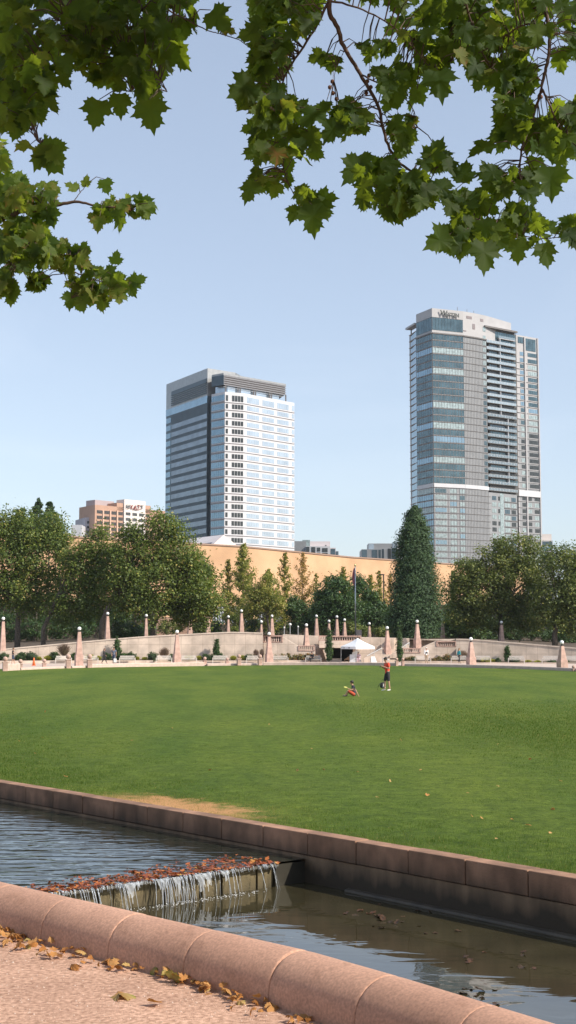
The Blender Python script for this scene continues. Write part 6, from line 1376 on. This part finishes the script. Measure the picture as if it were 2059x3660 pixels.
br = [([(1035,-420,5.6),(880,-200,5.9),(828,0,6.0),(848,70,6.05),(868,125,6.1),(905,185,6.1),(950,265,6.1),(965,330,6.1),(992,395,6.15),(1045,440,6.2),(1090,485,6.2),(1140,525,6.2),(1170,575,6.2),(1200,610,6.2)], .026, .005),
      ([(828,0,6.0),(790,75,6.05),(735,160,6.1),(712,205,6.1),(705,270,6.1),(712,345,6.15),(708,400,6.2),(722,450,6.2),(745,500,6.2),(760,520,6.2)], .012, .003),
      ([(1500,-420,5.5),(1420,-150,5.8),(1372,0,6.0),(1383,80,6.0),(1378,150,6.0),(1365,205,6.0),(1352,260,6.05),(1330,320,6.1),(1312,380,6.1),(1308,450,6.15),(1315,510,6.2),(1335,550,6.2),(1350,600,6.2)], .022, .004),
      ([(1365,225,6.0),(1385,270,6.0),(1405,315,6.05),(1432,350,6.1),(1460,380,6.1)], .009, .004),
      ([(1383,80,6.0),(1330,60,6.0),(1270,90,6.05),(1210,130,6.1),(1140,150,6.1)], .010, .003),
      ([(868,125,6.1),(845,170,6.1),(840,205,6.15)], .005, .002), ([(905,185,6.1),(960,215,6.1),(1030,260,6.2),(1050,320,6.2)], .008, .003),
      ([(992,395,6.15),(985,440,6.2),(930,470,6.2),(900,500,6.2)], .007, .003), ([(1140,525,6.2),(1220,560,6.2),(1300,590,6.2),(1380,600,6.2),(1445,585,6.2)], .007, .003),
      ([(828,0,6.0),(900,20,6.0),(980,60,6.05),(1040,120,6.1),(1090,180,6.1)], .010, .003),
      ([(1140,-300,5.6),(1150,-100,5.8),(1170,0,6.0),(1200,100,6.1),(1250,200,6.1),(1290,240,6.1)], .014, .004),
      ([(700,-360,5.6),(400,-200,5.9),(180,0,6.0),(150,90,6.0),(90,170,6.1),(40,240,6.1)], .020, .004), ([(560,-300,5.7),(480,-100,5.9),(380,0,6.0),(330,70,6.1),(320,170,6.1),(330,230,6.1)], .014, .003),
      ([(180,0,6.0),(235,50,6.0),(310,110,6.1),(390,180,6.1),(420,230,6.1)], .012, .003), ([(380,0,6.0),(450,40,6.0),(520,75,6.1),(555,85,6.1)], .009, .003), ([(90,170,6.1),(60,260,6.1),(80,330,6.1),(100,360,6.1)], .007, .003)]
# limbs from the trunk up and over
for e in (V3(dpt(1035,-420,5.6)), V3(dpt(1500,-420,5.5)), V3(dpt(1140,-300,5.6)), V3(dpt(700,-360,5.6)), V3(dpt(560,-300,5.7))):
    br.append(([top_tr, top_tr.lerp(e, .5)+V3((0,0,.35)), e], .07, .025))
Z = .099
reg = [  # polygon (display px), count, depth range, leaf length, tint shift (sunlit sprays painted lighter)
 ([(-30,-60),(520,-60),(520,30),(490,60),(455,100),(430,165),(395,235),(330,225),(250,215),(205,150),(150,215),(100,290),(50,330),(-30,340)], 330, 5.7, 6.7, Z, -.10),
 ([(-30,60),(120,70),(100,240),(-30,300)], 50, 6.2, 7.2, Z*.95, .15), ([(330,215),(405,200),(400,262),(350,270)], 5, 5.8, 6.2, Z*1.05, -.1), ([(60,350),(140,370),(130,415),(70,395)], 5, 5.8, 6.2, Z*1.1, -.05),
 ([(615,-60),(830,-60),(800,60),(750,130),(700,160),(640,130),(620,60)], 70, 5.8, 6.5, Z, -.05), ([(620,100),(740,100),(730,200),(640,190)], 22, 5.9, 6.4, Z, -.08),
 ([(590,215),(660,190),(755,240),(775,300),(700,310),(620,290)], 24, 5.9, 6.4, Z*.95, -.05), ([(630,300),(770,300),(800,390),(740,430),(640,410)], 24, 5.9, 6.4, Z, -.02), ([(630,430),(745,420),(765,450),(700,500),(640,480)], 11, 6.0, 6.4, Z*.92, -.05),
 ([(735,470),(810,480),(810,550),(765,580),(740,550)], 8, 6.0, 6.3, Z*1.05, -.05),
 ([(800,-50),(1010,-50),(1000,0),(870,10)], 14, 5.9, 6.5, Z, .1), ([(795,120),(860,140),(850,190),(805,190)], 6, 6, 6.3, Z*.8, .05), ([(875,120),(960,100),(1020,130),(960,150)], 8, 6, 6.4, Z*.85, .05),
 ([(935,170),(1050,160),(1060,270),(960,260)], 20, 5.9, 6.5, Z, -.05), ([(800,270),(910,250),(960,280),(930,350),(860,350),(810,330)], 17, 5.9, 6.3, Z*1.08, 0), ([(965,300),(1050,280),(1050,350),(990,400)], 11, 6, 6.4, Z, -.05),
 ([(880,390),(960,390),(1000,430),(1070,430),(1130,470),(1070,560),(1000,560),(890,510)], 42, 5.9, 6.4, Z*1.05, -.05), ([(1050,380),(1130,400),(1120,440),(1060,430)], 6, 5.9, 6.3, Z*1.1, -.08),
 ([(970,-60),(1480,-60),(1480,60),(1300,110),(1180,160),(1060,150),(970,70)], 150, 5.8, 6.8, Z, .12), ([(1020,100),(1140,120),(1130,210),(1050,210)], 18, 6.0, 6.5, Z*1.1, .0), ([(1150,120),(1350,90),(1360,250),(1260,240),(1170,190)], 52, 5.9, 6.8, Z*1.05, .02),
 ([(1380,60),(1480,50),(1480,150),(1400,170)], 17, 5.9, 6.6, Z, .05), ([(1270,230),(1350,250),(1330,330),(1270,380),(1240,340)], 22, 5.9, 6.4, Z*1.08, -.06), ([(1300,330),(1400,250),(1480,280),(1480,420),(1400,400),(1330,430)], 34, 5.9, 6.5, Z*1.05, .0),
 ([(1205,430),(1300,410),(1380,450),(1340,500),(1230,500)], 20, 5.9, 6.4, Z*1.02, -.04), ([(1110,480),(1220,480),(1230,560),(1150,560)], 18, 5.9, 6.4, Z*.95, .02), ([(1100,590),(1200,560),(1290,560),(1270,620),(1210,640),(1120,625)], 20, 5.8, 6.3, Z*1.1, -.03),
 ([(1260,510),(1380,520),(1400,600),(1330,630),(1260,600)], 20, 5.9, 6.4, Z*.98, .0), ([(1390,560),(1480,540),(1480,600),(1410,620)], 7, 5.9, 6.3, Z*1.05, -.05), ([(1395,280),(1480,230),(1480,330)], 10, 5.9, 6.4, Z, .0),
]
ext = [(250,250,5.9,.21,-.2,-1,.2),(375,250,5.8,.24,.15,-1,.35),(300,235,6,.17,.05,-1,.2),(560,70,6.1,.10,1,-.4,.99),(440,120,5.9,.19,.5,-.8,.3),(530,25,5.9,.2,.5,-.6,.15),(100,365,5.9,.25,.55,-.7,.35),(640,205,5.9,.22,-.7,-.5,.2),(785,515,6,.22,.05,-1,.3),(775,330,6,.17,.4,-.7,.6),(640,455,6,.17,-.4,-.9,.3),
       (805,275,6,.2,-.6,-.6,.5),(1080,410,6,.19,.4,.7,.2),(1190,70,6,.2,.1,-1,.5),(1100,175,5.9,.24,.1,-1,.35),(1130,590,5.9,.21,-.6,-.4,.45),(1215,605,5.8,.23,.0,-1,.2),(1365,610,6,.18,.2,-1,.3),(1300,600,6,.17,.1,-1,.6),(1435,560,6,.22,.3,-.8,.3),(1385,420,5.9,.24,.0,-1,.5),(1240,360,6,.2,-.6,-.3,.15),(905,400,6,.21,-.3,-.5,.15),(1165,460,6,.17,.1,.7,.2)]
make_tree('overhanging plane tree whose big dark leaves hang across the top of the view', [V3((2.9,2.1,-.1)), V3((2.85,2.2,1.5)), V3((2.8,2.4,3.5)), top_tr, V3((2.9,2.9,7.5)), V3((2.6,3.4,10))], [.34,.25,.21,.18,.12,.04],
          br, reg, ext, None, [(838,205),(1000,330),(930,190),(1352,200)])
# unseen crown shading the hanging sprays; oversized rear clumps added to cut sky fill
rootT = bpy.data.objects['plane_tree'] if False else [o for o in bpy.data.objects if o.get('label', '').startswith('overhanging')][0]
n_ = 9500; cc = np.array([[.2,4.3,7.2,1.8,1.5,1.0],[2.0,3.6,7.6,1.5,1.6,1.2],[1.0,5.8,7.0,.9,.8,.6],[1.6,.4,7.6,2.2,2.6,1.3],[-2.0,1.0,7.0,2.2,2.8,1.2],[0,-4,7.2,4.2,3.4,1.5],[-4.2,-3,6.8,2.4,3.4,1.5]])
i = RNG.choice(len(cc), n_, p=[.12,.09,.05,.15,.17,.25,.17]); dd = unit(RNG.normal(size=(n_,3)))*RNG.uniform(0,1,(n_,1))**.45; Pq = cc[i,:3]+dd*cc[i,3:]
plane_leaves('upper_shade_leaves', Pq, RNG.normal(size=(n_,3))*.5+np.array([0,0,-.6]), RNG.normal(size=(n_,3))*.5+np.array([0,0,1.]), np.where(i < 3, .17, .42)*RNG.uniform(.8,1.2,n_), np.clip(RNG.normal(.45,.2,n_),0,1), PL, rootT)
mbb = MB()
for c in cc: mbb.tube([top_tr, top_tr.lerp(V3(c[:3]), .5)+V3((0,0,.3)), V3(c[:3])], [.08,.05,.02], 7)
mbb.build('branch', bpy.data.materials['twig_bark'], rootT, smooth=True)
# second tree: finer sprays lower on the left, tint raised to look sunlit
Z2 = .125
br2 = [([(-620,520,9.5),(-200,560,9.2),(0,548,9.0),(50,532,9.0),(95,528,9.0),(160,512,9.0),(200,508,9.0),(250,520,9.0),(300,522,9.0),(330,530,9.0)], .05, .005), ([(185,508,9.0),(205,480,9.0),(222,460,9.0)], .006,.003), ([(95,528,9.0),(110,490,9.0),(120,470,9.0)], .006,.003),
       ([(0,548,9.0),(50,585,9.0),(75,600,9.0),(110,630,9.0),(150,660,9.0),(190,685,9.0),(240,705,9.0),(300,712,9.0),(325,715,9)], .018, .004), ([(-200,560,9.2),(-60,610,9.1),(0,640,9.0),(40,670,9)], .014, .005), ([(-200,560,9.2),(-60,480,9.1),(10,470,9),(40,500,9)], .012,.004), ([(110,630,9),(160,640,9),(200,640,9)], .006,.003), ([(150,660,9.0),(175,720,9.0),(180,750,9)], .005,.003)]
reg2 = [([(-30,440),(50,445),(60,500),(20,545),(-30,545)], 22, 8.7, 9.3, Z2, 0.31), ([(50,475),(130,450),(150,500),(90,545),(50,530)], 16, 8.8, 9.2, Z2*.8, 0.36), ([(90,515),(140,520),(130,560),(90,555)], 6, 8.8, 9.2, Z2, 0.26), ([(215,520),(280,500),(300,560),(240,575)], 9, 8.8, 9.2, Z2*.85, 0.21), ([(280,500),(385,505),(365,560),(290,575)], 14, 8.8, 9.2, Z2*.95, 0.26),
        ([(-30,570),(60,575),(130,590),(160,640),(110,690),(30,690),(-30,660)], 45, 8.7, 9.3, Z2, 0.24), ([(120,610),(210,620),(240,680),(180,700),(130,680)], 24, 8.8, 9.2, Z2*.85, 0.36), ([(-30,670),(30,680),(45,740),(-30,765)], 19, 8.8, 9.2, Z2, 0.34), ([(200,680),(270,660),(350,712),(320,765),(240,778),(170,770),(180,720)], 32, 8.8, 9.2, Z2*.95, 0.24), ([(20,540),(120,560),(100,600),(20,590)], 12, 8.8, 9.2, Z2*.9, 0.26),
        ([(-30,350),(10,360),(15,430),(-30,440)], 9, 8.7, 9.3, Z2, 0.41), ([(60,690),(130,700),(110,730),(60,720)], 9, 8.9, 9.1, Z2*.9, 0.26)]
ext2 = [(262,450,9,.17,.2,-.7,.5),(195,478,9,.15,-.7,.4,.8),(250,720,9,.2,.1,-1,.3),(180,735,9,.19,-.1,-1,.3),(340,515,9,.2,.6,.2,.4),(330,712,9,.17,.8,.3,.5),(290,665,9,.15,.1,.8,.5),(215,470,9,.13,.1,.8,.9)]
make_tree('second plane tree whose small sunlit sprays reach in from the left', [V3((-4.6,8.6,-.1)), V3((-4.5,8.7,2)), V3((-4.4,9.0,4)), V3((-4.3,9.3,6.5)), V3((-4.0,9.6,9))], [.3,.23,.2,.14,.05], br2+[([V3((-4.4,9.0,4.0)), V3((-3.7,9.2,4.9)), V3(dpt(-620,520,9.5))], .09, .05)], reg2, ext2, None, [])

# ---------------------------------------------------------------- fallen leaves
DL = leafmat('dry_leaf', [(0, (.16,.07,.025)), (.4, (.42,.18,.05)), (.75, (.50,.27,.10)), (.92, (.45,.33,.13)), (1, (.22,.26,.05))], .25, .7, .3, (.5,.25,.05))
def crumpled(name, centers, size, tint, m, parent=None, curl=.55, kind=None, lift=.0, tilt=.45):
    n = len(centers); a = RNG.uniform(0, 6.28, n); up_ = np.stack([np.cos(a), np.sin(a), RNG.normal(size=n)*.25+lift], -1); nm = np.array([0,0,1.])+RNG.normal(size=(n,3))*tilt
    return plane_leaves(name, centers, up_, nm, size, tint, m, parent, curl=curl, narrow=RNG.uniform(.45,.95,n))
# drift along the foot of the parapet
n_ = 250; xs = RNG.uniform(-2.4, 1.35, n_); yy = np.interp(xs, [p[0] for p in NEARL], [p[1] for p in NEARL]); dens = .5+.5*np.sin(xs*5.1+1); off = np.abs(RNG.normal(size=n_))*.07+.015; off = off*(.5+dens)
Pq = np.stack([xs-off*.7, yy-off*.7, RNG.uniform(.008,.04,n_)], -1)
tag(crumpled('leaf_litter', Pq, RNG.uniform(.028,.066,n_), np.clip(RNG.normal(.5,.25,n_),0,1), DL, curl=1.3, lift=.15), 'drift of dry curled leaves along the foot of the parapet', 'fallen leaves', kind='stuff')
def one_leaf(label, p, s, t, group=None, lift=.0, ang=None):
    o = crumpled('fallen_leaf', np.array([p], float), np.array([s]), np.array([t]), DL, curl=.8, lift=lift); tag(o, label, 'leaf', group); return o
q = onz(282*d2, 2507*d2, 0)
for lab, x, y, s, t in [('large olive dry leaf lying alone on the open path', 278, 2508, .12, .88), ('brown curled leaf overlapping the large olive leaf', 318, 2500, .10, .80), ('small curled orange leaf lying right of the olive pair', 381, 2527, .075, .55), ('tan curled leaf near the bottom edge below the drift', 672, 2545, .09, .65),
                        ('upright orange leaf leaning on the parapet left of the drift', 148, 2372, .10, .6), ('big curled orange leaf at the bottom of the drift', 785, 2563, .12, .6), ('green and yellow leaf in the middle of the drift', 450, 2475, .10, 1.0), ('tan leaf on the ground left of the green leaf', 368, 2425, .08, .7)]:
    qx, qy = onz(x*d2, y*d2, 0); one_leaf(lab, (qx, qy, .012), s, t, lift=.5 if 'upright' in lab else .0)
# leaves on the lawn
LG = 'dry leaves scattered on the lawn'
lawn_px = [(112,1790),(108,1855),(45,1862),(335,1862),(433,1830),(675,1822),(785,1883),(745,1938),(812,1935),(1010,1862),(900,1940),(1255,1870),(1335,1910),(1250,1975),(1210,2058),(1322,2075),(1185,2052),(1395,2035),(1070,2000),(1175,1995),(945,2005),(1380,2095),(1250,2110),(1285,2060),(1060,1935),(980,1965),(1410,1965),(170,1955),(90,1895),(530,1935)]
near_ref = ['near the seated child', 'in the far left grass', 'beside the canal wall']
l0_ = None
for k_, (x, y) in enumerate(lawn_px):
    qx, qy = onz(x*d2, y*d2, LAWN+.04); s = random.uniform(.05,.085)
    one_leaf('small dry leaf lying on the open lawn', (qx, qy, LAWN+.05), s, random.choice([.7,.8,.55,.85]), LG)
n_ = 90; xs = RNG.uniform(-4, 3.2, n_); ys = np.interp(xs, [p[0] for p in FARL], [p[1] for p in FARL])+.3+np.abs(RNG.normal(size=n_))*.9
# leaves gathered on and behind the weir lip, and sunk in the lower pool
n_ = 1050; s_ = S0+RNG.uniform(0, 1, n_)*4.7; o_ = -np.abs(RNG.normal(size=n_))*.34*(1.15-.5*(s_-S0)/4); o_ = np.where(RNG.uniform(size=n_) < .15, RNG.uniform(-.03,.05,n_), o_-.02)
Pq = np.array([wp(a, b, 0) for a, b in zip(s_, o_)]); Pq[:,2] = WU+RNG.uniform(.005,.010,n_)
WLF = leafmat('wet_leaf', [(0, (.09,.03,.015)), (.5, (.34,.085,.03)), (.85, (.58,.20,.05)), (1, (.55,.38,.10))], .2, .35, .5, (.5,.15,.03))
tag(crumpled('floating_leaves', Pq, RNG.uniform(.035,.08,n_), np.clip(RNG.normal(.45,.26,n_),0,1), WLF, curl=.04, tilt=.025), 'raft of wet orange leaves gathered behind the weir lip', 'fallen leaves', kind='stuff')
pts = [(onz(x*d2, y*d2, WL)) for x, y in ((905,2300),(930,2325),(975,2312),(990,2320),(1085,2290),(1015,2330),(1195,2405),(1190,2420),(1210,2500),(1180,2510),(1240,2515),(1150,2490),(880,2290),(1320,2430),(960,2290),(1120,2350),(1290,2395))]
Pq = np.array([(a+random.gauss(0,.12), b+random.gauss(0,.12), WL+.004) for a, b in pts for _ in range(3)])
tag(crumpled('sunken_leaves', Pq, RNG.uniform(.04,.11,len(Pq)), np.clip(RNG.normal(.15,.12,len(Pq)),0,.4), leafmat('sunk_leaf', [(0,(.040,.026,.012)),(1,(.16,.05,.02))], 0, .5), curl=.02, tilt=.02), 'dull brown leaves lying in the shallow lower pool', 'fallen leaves', kind='stuff')

# ---------------------------------------------------------------- grass blades
def grass(n, Y0, Y1, h, w, name, pw=1.0):
    t = RNG.uniform(0,1,n)**pw; Y = Y0+(Y1-Y0)*t; hw_ = Y*.232+.6; X = RNG.uniform(-1,1,n)*hw_; fy = np.interp(X, [p[0] for p in FARL], [p[1] for p in FARL]); k = (Y > fy+.30) & (RNG.uniform(size=n) < np.clip((64-Y)/34, 0, 1)**1.3); X, Y, fy = X[k], Y[k], fy[k]; n = len(X)
    dist = (Y-fy)*.65; patch = np.exp(-(((X+1.9)-(-.35)*(Y-22))**2/3.2+((Y-(21.6-.9*X*.5))/2.0)**2))
    cx_, cy_ = -2.1, 22.8; ca_, sa_ = math.cos(-.86), math.sin(-.86); ux = (X+1.95)*ca_+(Y-22.1)*sa_; uy = -(X+1.95)*sa_+(Y-22.1)*ca_; patch = np.exp(-((ux/1.7)**2+(uy/.75)**2)**1.5)*1.35; patch = patch*(.35+1.1*vn(X, Y, .28, 8)*vn(X, Y, .9, 9)*1.6); patch += .8*np.exp(-(((X+.9)/.8)**2+((Y-21.3)/.9)**2))
    dry = np.clip(1.25*patch+.9*np.exp(-dist/.30)*RNG.uniform(.3,1,n)+RNG.normal(size=n)*.10, 0, 1); dry = np.where(RNG.uniform(size=n) < .08, .6, dry)
    cl = .6*vn(X, Y, .35, 3)+.4*vn(X, Y, .11, 4); big_ = vn(X, Y*.5, 1.6, 5); hh = h*RNG.uniform(.5,1.15,n)*(1-.25*dry)*(.55+.9*cl); a = RNG.uniform(0,6.28,n); lean = RNG.uniform(.1,.9,n)*hh; ww = w*RNG.uniform(.6,1.2,n)*(Y/20)**.8
    B = np.stack([X,Y,np.full(n,LAWN-.01)],-1); tip = B+np.stack([np.cos(a)*lean, np.sin(a)*lean, hh],-1); pr = np.stack([np.cos(a+1.57)*ww, np.sin(a+1.57)*ww*.4, np.zeros(n)],-1)
    V = np.stack([B-pr, B+pr, tip], 1)
    return np_mesh(name, V, 3, GM, tint=np.repeat(np.clip(dry*.85+.30*(1-cl)*RNG.uniform(.3,1,n)+.10*(big_-.5)+RNG.normal(size=n)*.09,0,1),3))
GM = leafmat('grass_blades', [(0,(.050,.095,.014)), (.22,(.120,.170,.032)), (.5,(.26,.23,.07)), (1,(.58,.38,.19))], .5, .7, .25, (.18,.30,.02))
tag(grass(680000, 13, 62, .052, .0050, 'grass', 1.55), 'short mown grass of the near lawn with a dry straw patch', 'grass', kind='stuff')

# ================================================================ AIR
hz_ = MB().box(-900, 900, -400, 900, -3.6, 180).build('haze', bpy.data.materials.new('haze')); m = hz_.data.materials[0]; m.use_nodes = True; n = m.node_tree; n.nodes.clear()
ou = n.nodes.new('ShaderNodeOutputMaterial'); pv_ = n.nodes.new('ShaderNodeVolumePrincipled'); pv_.inputs['Density'].default_value = .00007; pv_.inputs['Color'].default_value = (.86, .91, .96, 1)
n.links.new(pv_.outputs[0], ou.inputs['Volume']); tag(hz_, kind='stuff')
